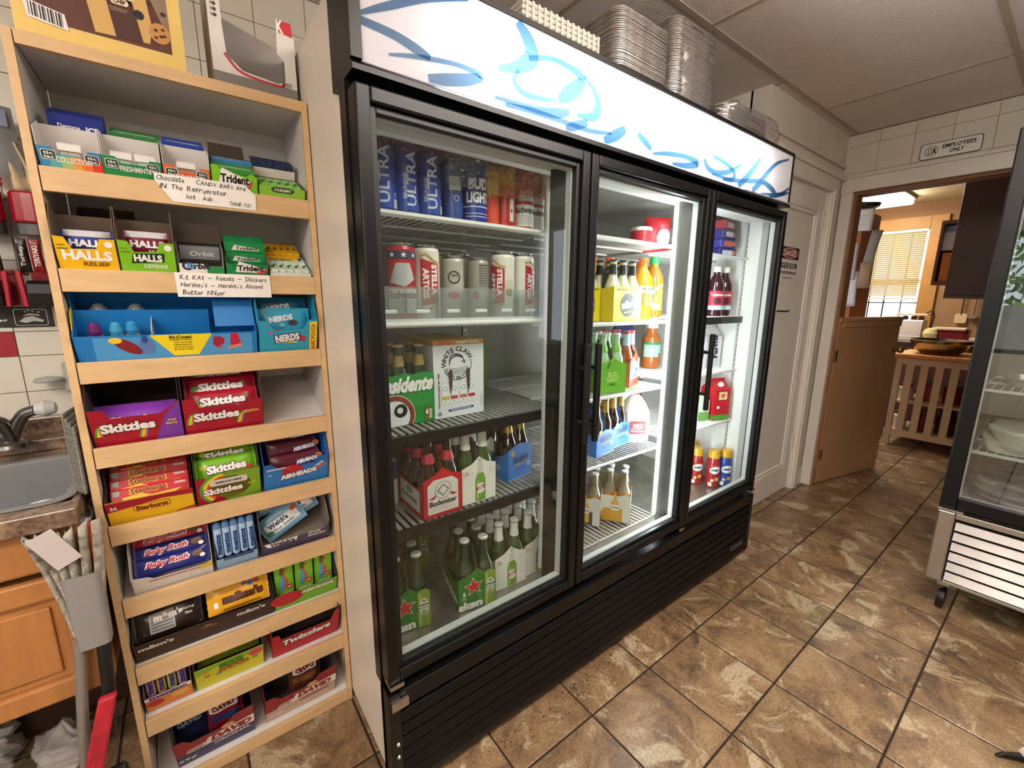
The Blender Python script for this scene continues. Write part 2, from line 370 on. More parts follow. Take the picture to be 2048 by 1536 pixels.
# wall with the kitchen doorway
DY0, DY1, DZ = .15, -.92, 2.045
wr = MB(); wr.box(3.285, 3.4, -4.1, -3.4, 0, 2.415, WALLW); wr.box(3.285, 3.4, -3.4, -2.2, 0, .8, WALLW); wr.box(3.285, 3.4, -3.4, -2.2, 2.2, 2.415, WALLW); wr.box(3.285, 3.4, -2.2, DY1, 0, 2.415, WALLW); wr.box(3.285, 3.4, DY0, .21, 0, 2.415, WALLW); wr.box(3.285, 3.4, DY1, DY0, DZ, 2.415, WALLW)
wright = struct(wr.build('wall_right'))
ylines = [.2095, .039] + [.039-.166*i for i in range(1, 8)]
for y1, y0 in zip(ylines, ylines[1:]):
    for z0, z1 in ((2.327, 2.398), (2.162, 2.327), (2.125, 2.162)): wtile(y0, y1, z0, z1, TILEW, wright, 'x', 3.28)
t2 = MB(); t2.box(3.262, 3.4, DY1, .205, DZ, 2.13, TRIMW); t2.box(3.255, 3.282, DY1, .2, 2.13, 2.15, TRIMW); t2.box(3.265, 3.4, .135, .2, 0, DZ, TRIMW); t2.box(3.265, 3.4, DY1-.07, DY1, 0, 2.13, TRIMW)
struct(t2.build('trim_2', bevel=.004))
JAMB = mat('worn_wood_jamb', '#8a5c36', .6, var=.25, vscale=6)
t3 = MB(); t3.box(3.29, 3.41, DY1, .135, DZ-.018, DZ, JAMB); t3.box(3.3, 3.41, .118, .135, 0, DZ, JAMB); struct(t3.build('trim_3'))
pl = T('employees_only_sign', 'white sign with black border above the kitchen doorway', 'sign', (3.2785, -.29, 2.207))
sg = Pr(); mp_ = lambda u, v, d: (-.0015-d, -u, v)
def rrect(w, h, r, n=5): 
    o = []
    for cx, cy, a in ((w-r, h-r, 0), (-w+r, h-r, PI/2), (-w+r, -h+r, PI), (w-r, -h+r, 1.5*PI)):
        o += [(cx+r*math.cos(a+PI/2*i/n), cy+r*math.sin(a+PI/2*i/n)) for i in range(n+1)]
    return o
MB().prism([(a, b) for a, b in rrect(.128, .0435, .014)], 'x', -.0015, .0012, BK).build('plate', pl)
sg.poly(rrect(.1245, .04, .012), WH, 0); sg.ring(-.078, 0, .026, .0285, BK, 1, asp=1); sg.rect(-.092, -.018, -.076, .018, BK, 1); sg.rect(-.089, -.014, -.079, .015, WH, 2)
sg.ell(-.066, .013, .004, .004, BK, 2, 8); sg.poly([(-.071, .008), (-.061, .009), (-.06, -.004), (-.054, -.018), (-.059, -.018), (-.066, -.007), (-.072, -.018), (-.076, -.016), (-.07, -.004)], BK, 2)
sg.text('EMPLOYEES', .035, .015, .022, BK, w=.135, bold=.03, shear=.15); sg.text('ONLY', .03, -.014, .022, BK, w=.06, bold=.03, shear=.15); sg.build('lettering', pl, mp_)

# shop walls behind the camera, with windows onto the street
wl = MB(); wl.box(-3.1, -3, -4.1, -2.3, 0, 2.415, TILEW); wl.box(-3.1, -3, .3, 1.07, 0, 2.415, TILEW); wl.box(-3.1, -3, -2.3, .3, 0, .75, TILEW); wl.box(-3.1, -3, -2.3, .3, 2.15, 2.415, TILEW); struct(wl.build('wall_left'))
struct(MB().box(-3.1, 3.4, -4.1, -4, 0, 2.415, TILEW).build('wall_front'))
def window(name, ax, at, a0, a1, z0, z1, nb, m):
    r = T(name, 'shop window', 'window'); struct(r); fm = MB(); w = .05
    def B(mb, a, b, c, d, lo, hi): mb.box(at+lo, at+hi, a, b, c, d, m) if ax == 'x' else mb.box(a, b, at+lo, at+hi, c, d, m)
    B(fm, a0, a0+w, z0, z1, -.03, .05); B(fm, a1-w, a1, z0, z1, -.03, .05); B(fm, a0, a1, z0, z0+w, -.03, .05); B(fm, a0, a1, z1-w, z1, -.03, .05); fm.build('window_frame', r)
    for i in range(1, nb):
        y = a0+(a1-a0)*i/nb; b = MB(); B(b, y-.02, y+.02, z0, z1, -.02, .03); b.build('mullion', r)
    return r
window('window_2', 'x', -3.05, -2.3, .3, .75, 2.15, 3, BLACKP)
window('window_3', 'x', 3.34, -3.4, -2.2, .8, 2.2, 4, TRIMW)
# kitchen shell
KX = 6.3
kw = MB(); WY0, WY1, WZ0, WZ1 = .26, .80, 1.05, 2.14
kw.box(KX, KX+.1, -2, WY0, 0, 2.5, KWALL); kw.box(KX, KX+.1, WY1, 1.3, 0, 2.5, KWALL); kw.box(KX, KX+.1, WY0, WY1, 0, WZ0, KWALL); kw.box(KX, KX+.1, WY0, WY1, WZ1, 2.5, KWALL)
struct(kw.build('wall_kitchen_far'))
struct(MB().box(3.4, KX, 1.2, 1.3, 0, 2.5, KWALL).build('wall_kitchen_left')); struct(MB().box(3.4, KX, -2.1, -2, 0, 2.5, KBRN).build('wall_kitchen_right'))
struct(MB().box(3.4, KX, -2, 1.2, 2.42, 2.5, mat('kitchen_ceiling', '#cdbf9a', .8, var=.1, vscale=2)).build('ceiling_kitchen'))

# ---------------------------------------------------------------- unseen shop lamps, added for light and hung low to brighten the ceiling
for x, y, lb in ((.86, -.905, 'added unseen hanging light nearest the tall cooler'), (-1.58, -.905, 'added unseen hanging light nearest the street window'), (-1.58, -2.6, 'added unseen hanging light nearest the front wall')):
    r = T('added_ceiling_light', lb, 'ceiling light', (x, y, 2.395), group='added shop ceiling lights')
    MB().box(-.62, .62, -.03, .03, -.17, -.13, TRIMW).build('housing', r, bevel=.004)
    for q in (-.4, .4): MB().bar((q, 0, -.13), (q, 0, .004), .006, TRIMW, 8).build('stem', r)
    MB().prism([(-.17, -.172), (-.16, -.2), (-.12, -.215), (.12, -.215), (.16, -.2), (.17, -.172)], 'x', -.6, .6, emis('added_lamp_diffuser', '#fff4ea', LAMP)).build('diffuser', r)

# ================================================================ THE TALL THREE-DOOR COOLER
W3 = 1.984; DW = W3/3
FR = T('display_cooler', 'tall black three-door glass cooler with a lit white sign on top', 'cooler')
SIDE = mat('cream_enamel_panel', '#d9cfc0', .35, var=.06, vscale=4)
LINER = mat('white_liner', '#e9e9e6', .45, var=.03, vscale=5)
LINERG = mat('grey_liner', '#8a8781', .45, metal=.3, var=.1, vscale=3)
GLASS = glassy('door_glass', '#f4f8f6', .055, .01)
MULL = mat('pale_grey_frame', '#a9aaa8', .35)
GASK = mat('light_grey_gasket', '#cfd2d0', .35)
c = MB(); c.box(.014, .035, .052, .75, .03, 1.99, SIDE); c.box(W3-.035, W3, .052, .75, .03, 1.99, SIDE); c.box(.035, W3-.035, .72, .75, .03, 1.99, SIDE); c.box(.035, W3-.035, .12, .72, 1.96, 1.99, SIDE)
c.build('outer_case', FR, bevel=.004)
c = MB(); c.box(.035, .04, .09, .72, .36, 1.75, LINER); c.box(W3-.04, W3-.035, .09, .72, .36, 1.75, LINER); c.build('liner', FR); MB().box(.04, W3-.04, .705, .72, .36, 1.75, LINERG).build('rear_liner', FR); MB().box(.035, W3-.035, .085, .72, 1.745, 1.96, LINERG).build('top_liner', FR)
MB().box(.035, W3-.035, .085, .72, .33, .37, mat('scuffed_steel_floor', '#9b968e', .3, metal=.7, var=.25, vscale=14)).build('inner_floor', FR)
c = MB(); c.box(0, .045, .05, .088, .355, 1.77, BLACK); c.box(W3-.04, W3, .05, .06, .355, 1.77, BLACK); c.box(W3-.04, W3, .06, .09, .355, 1.77, MULL); c.box(.045, W3-.045, .05, .088, 1.737, 1.77, BLACK); c.box(.045, W3-.045, .05, .088, .355, .376, BLACK)
c.build('front_frame', FR)
MB().box(.05, W3-.05, .055, .15, 1.715, 1.737, LINER).build('inner_valance', FR); MB().box(.05, W3-.05, .05, .084, .376, .384, GASK).build('door_sill', FR)
MULG = mat('grey_lamp_shield', '#6e6d6a', .3, metal=.5); LEDM = emis('led_strip', '#f2faff', LED)
for i, (xm, ms) in enumerate(((DW, BLACK), (2*DW, MULG))):
    m = MB(); m.prism([(xm-.03, .05), (xm+.03, .05), (xm+.066, .1), (xm-.066, .1)], 'z', .376, 1.737, ms); m.build('mullion', FR)
    for s in (-1, 1):
        a, b = sorted((xm+s*.062, xm+s*.073)); MB().box(a, b, .1005, .113, .42, 1.70, LEDM if i else mat('unlit_lamp_tube', '#c9cbc8', .3)).build('lamp_tube', FR, bevel=.003)
# header with the lit sign
h = MB(); h.box(0, W3, .0, .13, 1.985, 1.997, BLACK); h.box(0, .022, .0, .13, 1.79, 1.985, BLACK); h.box(W3-.012, W3, .0, .13, 1.79, 1.985, BLACK)
h.prism([(-.004, 1.768), (.13, 1.768), (.13, 1.79), (.012, 1.79), (-.004, 1.778)], 'x', 0, W3, BLACK); h.box(.022, W3-.012, .12, .13, 1.79, 1.985, LINER); h.build('header_box', FR)
sp = MB().box(.022, W3-.012, .004, .007, 1.788, 1.985, translu('backlit_sign_panel', '#f3f1f4')).build('sign_panel', FR)
MB().tube([(.25, .078, 1.888), (1.74, .078, 1.888)], .016, emis('sign_tube', '#f4f8ff', SIGN), 10).build('sign_tube', FR)
MB().box(.1, .2, .075, .12, 1.85, 1.92, LINER).build('tube_holder', FR); MB().box(1.79, 1.88, .075, .12, 1.85, 1.92, LINER).build('tube_holder', FR)
BL = glassy('sign_print_blue', '#6097bb', .02, .3)
def smooth(pts, n=6):
    o = []; P = [pts[0]]+list(pts)+[pts[-1]]
    for i in range(1, len(P)-2):
        for k in range(n):
            t = k/n; a, b, c_, d = P[i-1], P[i], P[i+1], P[i+2]
            o.append(tuple(.5*((2*b[j])+(-a[j]+c_[j])*t+(2*a[j]-5*b[j]+4*c_[j]-d[j])*t*t+(-a[j]+3*b[j]-3*c_[j]+d[j])*t**3) for j in range(len(a))))
    o.append(tuple(pts[-1])); return o
sw = Pr()
for st in (
    [(.022, 1.857, .012), (.088, 1.853, .014), (.135, 1.843, .016), (.166, 1.835, .01)],
    [(.022, 1.868, .006), (.08, 1.9, .012), (.16, 1.94, .01), (.26, 1.975, .004)],
    [(.395, 1.98, .016), (.425, 1.955, .028), (.44, 1.925, .034), (.42, 1.9, .03), (.38, 1.88, .018), (.34, 1.868, .01)],
    [(.075, 1.815, .004), (.14, 1.83, .008), (.23, 1.842, .008), (.29, 1.838, .012), (.26, 1.822, .02), (.2, 1.805, .02), (.16, 1.797, .012)],
    [(.43, 1.915, .01), (.5, 1.935, .01), (.56, 1.935, .012), (.61, 1.925, .02), (.6, 1.9, .03), (.56, 1.87, .03), (.53, 1.85, .014)],
    [(.62, 1.93, .008), (.66, 1.905, .01), (.68, 1.87, .022), (.66, 1.84, .02), (.6, 1.83, .008)],
    [(.4, 1.88, .006), (.385, 1.855, .009), (.41, 1.836, .011), (.46, 1.836, .01), (.52, 1.845, .006)],
    [(.33, 1.805, .006), (.4, 1.807, .01), (.47, 1.81, .015), (.53, 1.818, .02), (.57, 1.83, .012)],
    [(.36, 1.797, .008), (.45, 1.803, .012), (.55, 1.803, .01), (.65, 1.803, .01), (.74, 1.815, .006)],
    [(.56, 1.789, .014), (.6, 1.805, .02), (.64, 1.82, .014)],
    [(.71, 1.79, .016), (.76, 1.815, .026), (.8, 1.84, .018)],
    [(.86, 1.84, .012), (.9, 1.825, .018), (.93, 1.81, .01)],
    [(.94, 1.8, .006), (1.02, 1.815, .012), (1.12, 1.825, .012), (1.2, 1.818, .02), (1.14, 1.8, .016), (1.05, 1.79, .008)],
    [(1.24, 1.84, .012), (1.27, 1.815, .016), (1.33, 1.81, .014), (1.41, 1.825, .016), (1.47, 1.85, .012), (1.51, 1.87, .006)],
    [(1.3, 1.86, .01), (1.4, 1.85, .012), (1.46, 1.83, .016), (1.45, 1.805, .016), (1.38, 1.795, .008)],
    [(1.3, 1.8, .006), (1.45, 1.803, .012), (1.58, 1.82, .014), (1.7, 1.835, .016), (1.8, 1.82, .02), (1.85, 1.8, .012)],
    [(1.5, 1.79, .018), (1.56, 1.83, .024), (1.62, 1.88, .018), (1.66, 1.92, .008)],
    [(1.62, 1.79, .018), (1.68, 1.83, .024), (1.74, 1.88, .018), (1.82, 1.93, .012), (1.93, 1.965, .006)],
    [(1.78, 1.789, .008), (1.88, 1.81, .014), (1.965, 1.85, .008)],
    [(1.7, 1.79, .004), (1.8, 1.8, .01), (1.9, 1.815, .014), (1.965, 1.83, .006)]):
    q = smooth(st); sw.band([(a, b) for a, b, w in q], [w*1.2 for a, b, w in q], BL, 1)
sw.build('swirl_print', sp, front(.0035), 'pale blue swirling lines')
# doors
DZ0, DZ1, GI = .384, 1.75, .046
for i in range(3):
    x0, x1 = DW*i+.003, DW*(i+1)-.003
    d = MB(); w = .03
    d.frame(x0, x1, DZ0, DZ1, w, 0, .048, BLACK); d = d.build('door', FR, bevel=.004)
    d['label'] = ['glass door of the left bay', 'glass door of the middle bay', 'glass door of the right bay'][i]
    n = MB(); n.frame(x0+w, x1-w, DZ0+w, DZ1-w, GI-w-.002, .012, .046, BLACKP); n.build('inner_frame', d, bevel=.002)
    n = MB(); g = GI-.003; n.frame(x0+g, x1-g, DZ0+g, DZ1-g, .006, .03, .05, GASK); n.build('glazing_spacer', d)
    MB().box(x0+w, x1-w, .02, .026, DZ0+w, DZ1-w, GLASS).build('pane', d)
    hx = x1-.018 if i == 0 else x0+.022
    n = MB(); n.box(hx-.009, hx+.009, -.042, -.026, .905, 1.215, BLACKP)
    for z in (.97, 1.14): n.box(hx-.006, hx+.006, -.03, .001, z-.006, z+.006, BLACKP)
    n.build('handle', d, bevel=.003)
    n = MB(); hz = x0+.02 if i == 0 else x1-.02; n.box(hz-.018, hz+.018, -.006, .04, DZ0-.012, DZ0-.001, CHROME); n.build('hinge', d)
# grille at the foot
GR = MB(); GR.box(.0, W3, .035, .06, .03, .352, BLACK); GR.box(.0, .03, -.003, .06, .03, .352, BLACK); GR.box(W3-.03, W3, -.003, .06, .03, .352, BLACK); GR.box(.03, W3-.03, .0, .05, .30, .352, BLACK); GR.box(.03, W3-.03, .0, .05, .03, .055, BLACK); GR.build('grille_frame', FR, bevel=.003)
for k in range(6):
    z = .062+k*.0395; MB().hexa([(.03, -.005, z), (W3-.03, -.005, z), (W3-.03, .016, z+.004), (.03, .016, z+.004), (.03, .003, z+.027), (W3-.03, .003, z+.027), (W3-.03, .02, z+.027), (.03, .02, z+.027)], BLACK).build('louver', FR, bevel=.002)
bd = MB(); bd.box(1.77, 1.9, -.012, -.003, .095, .12, mat('maker_badge', '#5a5a58', .3, metal=.8)); bd = bd.build('badge', FR, bevel=.002)
Pr().text('True', 0, 0, .018, CHROME, w=.07, bold=.03, shear=.3).build('badge_lettering', bd, front(-.012, 1.835, .108))
for x in (.012, ): 
    MB().box(.005, .05, -.009, -.002, .31, .335, STEEL).build('bracket', FR)
    for z in (.16, .2): MB().lathe([(.006, 0), (.004, .003)], CHROME, 10).build('screw', FR).matrix_local = Matrix.Translation((.018, -.004, z)) @ Matrix.Rotation(PI/2, 4, 'X')
MB().box(.05, 1.9, .04, .7, .0, .03, BLACK).build('base', FR)
# shelves
SHW = mat('white_epoxy_wire', '#e4e5e2', .4); SHG = mat('grey_epoxy_wire', '#8d8c88', .4); LIP = mat('black_price_rail', '#17171a', .35)
BAY = ((.045, .65), (.70, 1.315), (1.36, 1.935))
SZ = ((1.55, 1.282, .985, .715), (1.56, 1.262, .985, .715), (1.55, 1.27, 1.0, .735))
for b, (x0, x1) in enumerate(BAY):
    for r, z in enumerate(SZ[b]):
        m = MB(); wm_ = SHG if (b == 0 and r > 1) else SHW; n = int((x1-x0)/.021)
        for k in range(n+1):
            x = x0+(x1-x0)*k/n
            if b == 0 and r > 1: m.box(x-.006, x+.006, .145, .69, z-.004, z-.0005, wm_)
            else: m.bar((x, .142, z-.003), (x, .69, z-.003), .0024, wm_, 4)
        for y in (.145, .3, .5, .69): m.bar((x0, y, z-.009), (x1, y, z-.009), .0045, wm_, 5)
        s = m.build('shelf', FR)
        if b == 0 and r > 1 or (b == 2 and r == 1): MB().box(x0, x1, .132, .142, z-.034, z-.002, LIP).build('price_rail', s)
        else: MB().tube([(x0, .138, z-.004), (x1, .138, z-.004)], .006, wm_, 6).build('front_wire', s)
    # floor rack in the middle bay
m = MB()
for k in range(26): x = .71+.6*k/25; m.bar((x, .14, .378), (x, .69, .378), .0024, SHW, 4)
for y in (.15, .4, .68): m.bar((.705, y, .373), (1.315, y, .373), .003, SHW, 4)
m.build('floor_rack', FR)
STRIP = mat('galvanised_strip', '#c7c6c1', .35, metal=.5)
for x, y, ax in ((.655, .150, 0), (.695, .15, 0), (1.322, .15, 0), (1.352, .15, 0), (1.942, .15, 0), (.047, .15, 0), (.655, .695, 0), (1.322, .695, 0)):
    s = MB().box(x-.009, x+.009, y, y+.006, .4, 1.735, STRIP).build('shelf_standard', FR); pr = Pr()
    for k in range(52): pr.rect(-.0035, k*.0254, .0035, k*.0254+.012, BK, 0)
    pr.build('slot_print', s, front(y, x, .405))

# ================================================================ CANDY RACK
MAPLE = mat('maple_laminate', '#cfac7d', .45, var=.14, vscale=7, stretch=(1.2, 6, 6), detail=8)
LAMW = mat('white_laminate', '#c9c5c0', .5, var=.05, vscale=6)
RX, RY, RW = -.254, .40, .265
RK = T('candy_rack', 'tall narrow maple candy rack with white sloping shelves beside the cooler', 'display rack', (RX, RY, 0))
RZ = [1.60, 1.40, 1.20, 1.002, .806, .61, .415, .255, .035]
TA = math.radians(24); DEP = .27
SO = [.036, .036, .031, .02, .018, .02, .01, .004, -.002]
for s in (-1, 1):
    b = MB(); a0, a1 = sorted((s*RW, s*(RW-.014))); b.box(a0, a1, .0, .012, 0, 1.84, MAPLE); b.box(a0, a1, .012, DEP, 0, 1.84, LAMW); b.build('side_panel', RK)
b = MB(); b.box(-RW+.016, RW-.014, 0, .012, 1.815, 1.84, MAPLE); b.box(-RW+.016, RW-.014, .012, DEP, 1.82, 1.84, LAMW); b.build('top_board', RK)
MB().box(-RW+.016, RW-.014, DEP-.008, DEP, .0, 1.82, LAMW).build('back_panel', RK)
for i, z in enumerate(RZ):
    hgt = .048 if i < 8 else .034
    MB().box(-RW+.016, RW-.014, .0, .014, z-hgt, z, MAPLE).build('shelf_rail', RK, bevel=.0015)
    m = MB(); y0, y1 = .014, DEP-.008; z0 = z-SO[i]; z1 = z0+(y1-y0)*math.tan(TA)
    m.hexa([(-RW+.016, y0, z0-.008), (RW-.014, y0, z0-.008), (RW-.014, y1, z1-.008), (-RW+.016, y1, z1-.008), (-RW+.016, y0, z0), (RW-.014, y0, z0), (RW-.014, y1, z1), (-RW+.016, y1, z1)], LAMW); m.build('shelf_board', RK)
def at(row, x, y, z):
    z0 = RZ[row]-SO[row]+.013*math.tan(TA)+.0015
    return (x, RY+.027+y*math.cos(TA)-z*math.sin(TA), z0+y*math.sin(TA)+z*math.cos(TA))
KRAFT = mat('grey_brown_card', '#6d5d4c', .8, var=.12, vscale=10); CARDW = mat('white_card', '#d6d0cb', .6); KDARK = mat('dark_card', '#3a2f27', .8)
def thick(mb, pts, n, t, mo, mi):
    n = Vector(n); o = [Vector(p) for p in pts]; i = [p-n*t for p in o]; N = len(o)
    mb.add(o, [tuple(range(N))], mo); mb.add(i, [tuple(range(N))[::-1]], mi); mb.add(o+i, [(k, (k+1) % N, N+(k+1) % N, N+k) for k in range(N)], mi)
def tray(row, x0, x1, hf, hb, dep, out, inn=KRAFT, prof=None, sprof=None, label='', name='candy_box', cat='candy box', group=None, back=True, z=0, y=0, side=None):
    w = x1-x0-.002; o = T(name, label, cat, at(row, (x0+x1)/2, y, z), (TA, 0, 0), group); h = w/2; t = .0012
    m = MB(); side = side or out
    pf = [(u*w-h, v) for u, v in prof] if prof else [(-h, hf), (h, hf)]
    thick(m, [(-h, 0, 0), (h, 0, 0)]+[(a, 0, b) for a, b in reversed(pf)], (0, -1, 0), t, out, inn)
    sp = sprof or [(0, pf[0][1]), (.18, pf[0][1]), (.4, hb), (1, hb)]
    sp = [(a_, b_ if b_ < .125 else min(.165, max(.125, (.018+.9*a_*dep)/.407))) for a_, b_ in sp]; hb = min(hb, .16)
    for s in (-1, 1):
        q = sp if (s < 0 or not prof) else [(0, pf[-1][1])]+list(sp[1:])
        p = [(s*h, a*dep, b) for a, b in q]; pts = [(s*h, 0, 0)]+p+[(s*h, dep, 0)]
        thick(m, pts, (s, 0, 0), t, side, inn)
    if back: thick(m, [(h, dep, 0), (-h, dep, 0), (-h, dep, hb), (h, dep, hb)], (0, 1, 0), t, side, inn)
    m.box(-h+t, h-t, t, dep-t, .0002, .0014, inn); m.build('box_body', o)
    o['w'] = w; return o, w
def pprof(u, v): return (1-abs(2*u-1)**5)*max(0, 1-abs(2*v-1)**2.4)**.6
def pouch(name, w, h, t, m, label, cat, loc, rot, group=None, pr=None, wr=.0012, zig=True, seed=0):
    o = T(name, label, cat, loc, rot, group); rnd = random.Random(seed+int(w*1e4)); ph = [rnd.uniform(0, 6) for _ in range(3)]
    def sf(u, v): return t/2*pprof(u, v)+wr*math.sin(9*u+ph[0])*math.sin(7*v+ph[1])*pprof(u, v)
    b = MB()
    for s in (-1, 1): b.grid(lambda u, v: ((u-.5)*w*(1-.0*abs(v-.5)), s*sf(u, v), v*h), 16, 12, m)
    if zig:
        for e in (-1, 1):
            n = 9; P = [(e*w/2, 0, h*k/n) for k in range(n+1)]+[(e*(w/2+.004+(.0015 if k % 2 else 0)), 0, h*k/n) for k in range(n, -1, -1)]; b.add(P, [tuple(range(len(P)))], m)
    b.build('wrapper', o, smooth=1.2)
    def onface(u, v, d): return (u, -sf(min(1, max(0, u/w+.5)), min(1, max(0, v/h)))-d-.0006, v)
    onface.sub = .007; onface.iso = True
    if pr: pr.build('wrapper_print', o, onface)
    return o
def pbox(name, w, d, h, m, label, cat, loc, rot, group=None, pr=None, top=None, bevel=0, mats=None):
    o = T(name, label, cat, loc, rot, group); b = MB(); b.box(-w/2, w/2, 0, d, 0, h, m); b.build('pack_body', o, bevel=bevel)
    if pr: pr.build('front_print', o, front(0))
    if top: top.build('top_print', o, lambda u, v, dd: (u, v, h+dd))
    return o
# ---- row 0: mints and gum
blue, orng, redd, grn, wht, yel, navy, blk = C('#3b86b8'), C('#e2622a'), C('#c93a2c'), C('#1e8a4a'), C('#f1efec'), C('#f2c81e'), C('#1d2f86'), C('#121212')
def badge(p, u, v, r=.011):
    p.poly([(u+a, v+b) for a, b in rrect(r*1.0, r*.85, r*.35, 3)], wht, 1); p.poly([(u+a, v+b) for a, b in rrect(r*.9, r*.75, r*.3, 3)], C('#17352a'), 2)
    p.text('tic', u, v+r*.32, r*.55, wht, w=r*1.3, l=3); p.text('tac', u, v-r*.36, r*.5, wht, w=r*1.4, l=3)
def mint(x0, x1, col, lab, txt, cols):
    o, w = tray(0, x0, x1, .062, .1, .07, col, CARDW, prof=[(0, .072), (.22, .072), (.3, .06), (.72, .06), (.8, .072), (1, .072)], sprof=[(0, .07), (.1, .105), (1, .105)], label=lab, name='mint_tray', cat='mint tray', group='mint trays on the top shelf', side=CARDW)
    p = Pr()
    for k, cc in enumerate(cols):
        a, b = -w/2+w*k/len(cols), -w/2+w*(k+1)/len(cols); p.rect(a, .002, b, .058, C(cc), 0)
    badge(p, -w/2+.015, .057); badge(p, w/2-.015, .057); p.text(txt, .004, .05, .011, wht, w=.052, l=3); p.build('front_print', o, front(0)); return o, w
mint(-.502, -.406, blue, 'blue to red mint tray at the left of the top shelf', 'COLLECTION', ['#3f8fc0', '#5fa7a5', '#9dbb77', '#e2a04a', '#e2702f', '#cf3d2d'])
mint(-.407, -.307, grn, 'dark green mint tray on the top shelf', 'FRESHMINTS', ['#1c8647'])
mint(-.306, -.217, orng, 'orange mint tray on the top shelf', 'ORANGE', ['#dd5b2c', '#e2653a'])
CLR = glassy('clear_plastic', '#eef3f0', .07, .05, .06)
for x, cc, lb in ((-.455, '#e8dcc8', 'pale'), (-.375, '#dfeee2', 'mint white'), (-.335, '#dfeee2', 'white'), (-.262, '#e39a72', 'orange')):
    o = pbox('mint_box', .034, .018, .062, CLR, 'small clear box of %s mints in the top shelf tray' % lb, 'mint box', at(0, x, .012, .014), (TA, 0, 0), bevel=.002)
    MB().box(-.014, .014, .003, .015, .003, .05, C(cc)).build('mints', o); MB().box(-.0175, .0175, -.0003, .0185, .052, .063, wht).build('lid', o)
def gumrow(row, x, y, z, n, w, m, lab, grp, txt=None, tc=wht, h=.012, d=.07, gapw=None):
    for k in range(n):
        pr = Pr()
        if txt: pr.text(txt, 0, h/2, h*.55, tc, w=w*.6, shear=.2)
        tp = Pr(); tp.rect(-w*.4, d*.1, w*.4, d*.22, wht, 0)
        pbox('gum_pack', w, d, h, m, lab+', %s from below' % ORD[k].replace('nearest', 'first'), 'gum pack', at(row, x, y, z+k*(h+.0006)), (TA, 0, 0), grp, pr if txt else None, tp, bevel=.001)
p = Pr(); p.poly([(-.042, .002), (.042, .002), (.042, .026), (-.03, .027), (-.042, .034)], navy, 0); p.text('Dentyne', -.012, .013, .011, wht, w=.034); p.text('ICE', .024, .013, .012, wht, w=.02, bold=.04)
pbox('gum_box', .086, .06, .036, navy, 'navy blue gum box behind the blue to red mint tray', 'gum box', at(0, -.442, .075, .088), (TA, 0, 0), pr=p)
pbox('gum_box', .09, .06, .085, CARDW, 'plain white box under the navy blue gum box', 'gum box', at(0, -.442, .076, .0), (TA, 0, 0))
pbox('gum_box', .09, .06, .055, CARDW, 'plain white box under the green gum packs', 'gum box', at(0, -.348, .078, 0), (TA, 0, 0))
pbox('gum_box', .082, .06, .055, CARDW, 'plain white box under the dark blue gum packs', 'gum box', at(0, -.261, .078, 0), (TA, 0, 0))
gumrow(0, -.348, .08, .057, 4, .088, C('#2f7d3f'), 'flat green gum pack stacked behind the dark green mint tray', 'green gum packs on the top shelf', d=.055)
gumrow(0, -.261, .08, .057, 4, .08, C('#2245a8'), 'flat dark blue gum pack stacked behind the orange mint tray', 'blue gum packs on the top shelf', d=.055)
def triangle_logo(p, u, v, w, h, dark=blk, col=wht):
    p.poly([(u-w*.5, v-h*.45), (u-w*.38, v+h*.5), (u+w*.5, v-h*.1), (u+w*.45, v-h*.45)], col, 1); p.poly([(u+w*.15, v-h*.5), (u+w*.5, v-h*.15), (u+w*.62, v-h*.1), (u+w*.45, v-h*.6)], C('#d22c3a'), 1)
    p.text('Trident', u+w*.02, v-h*.08, h*.5, dark, w=w*.9, bold=.04)
LG = C('#7ec51f'); MG = C('#3c9a3a')
o, w = tray(0, -.216, -.118, .074, .07, .08, LG, KRAFT, prof=[(0, .088), (.12, .088), (.2, .078), (.75, .07), (.85, .078), (1, .07)], sprof=[(0, .086), (1, .07)], label='bright lime gum carton with a white wedge on the top shelf', name='gum_carton', cat='gum box')
p = Pr(); p.rect(-w/2+.002, .002, w/2-.002, .06, LG, 0); triangle_logo(p, -.002, .064, .066, .04); p.build('front_print', o, front(0))
m = MB(); thick(m, [(-.045, 0, 0), (.035, 0, 0), (.028, .012, .05), (-.045, .012, .05)], (0, -1, .1), .001, KDARK, KDARK); lidr = m.build('open_lid', o); lidr.location = (0, .08, .07)
gumrow(0, -.167, .012, .045, 3, .088, MG, 'green gum pack lying in the bright lime carton', 'gum packs in the lime carton', d=.06)
gumrow(0, -.165, .074, .05, 2, .085, C('#3f86c9'), 'light blue gum pack behind the bright lime carton', 'light blue gum packs', d=.03, h=.02)
o, w = tray(0, -.117, -.008, .058, .06, .09, C('#82bf2e'), KRAFT, sprof=[(0, .06), (1, .06)], label='low lime gum tray with a dark arrow badge on the top shelf', name='gum_carton', cat='gum box')
p = Pr(); p.rect(-w/2, .002, w/2, .056, C('#8cc63a'), 0); p.poly([(-.028, .05), (-.021, .0565), (.021, .0565), (.028, .05), (.021, .0435), (-.021, .0435)], C('#1b3a1c'), 1); p.text('DOUBLEMINT', 0, .05, .007, wht, w=.04); p.build('front_print', o, front(0))
for k in range(5):
    pbox('gum_pack', .018, .075, .014, C('#8fd06a'), 'pale lime gum pack in the low lime tray, %s from the left' % ORD[k].replace('nearest', 'first'), 'gum pack', at(0, -.103+k*.0195, .008, .045), (TA, 0, 0), 'gum packs in the low lime tray', top=Pr().poly([(-.006, .012), (.006, .03), (.006, .05), (-.006, .032)], C('#2c7a35'), 0), bevel=.001)
pbox('gum_box', .1, .05, .08, CARDW, 'plain white box under the navy gum packs', 'gum box', at(0, -.064, .1, .0), (TA, 0, 0))
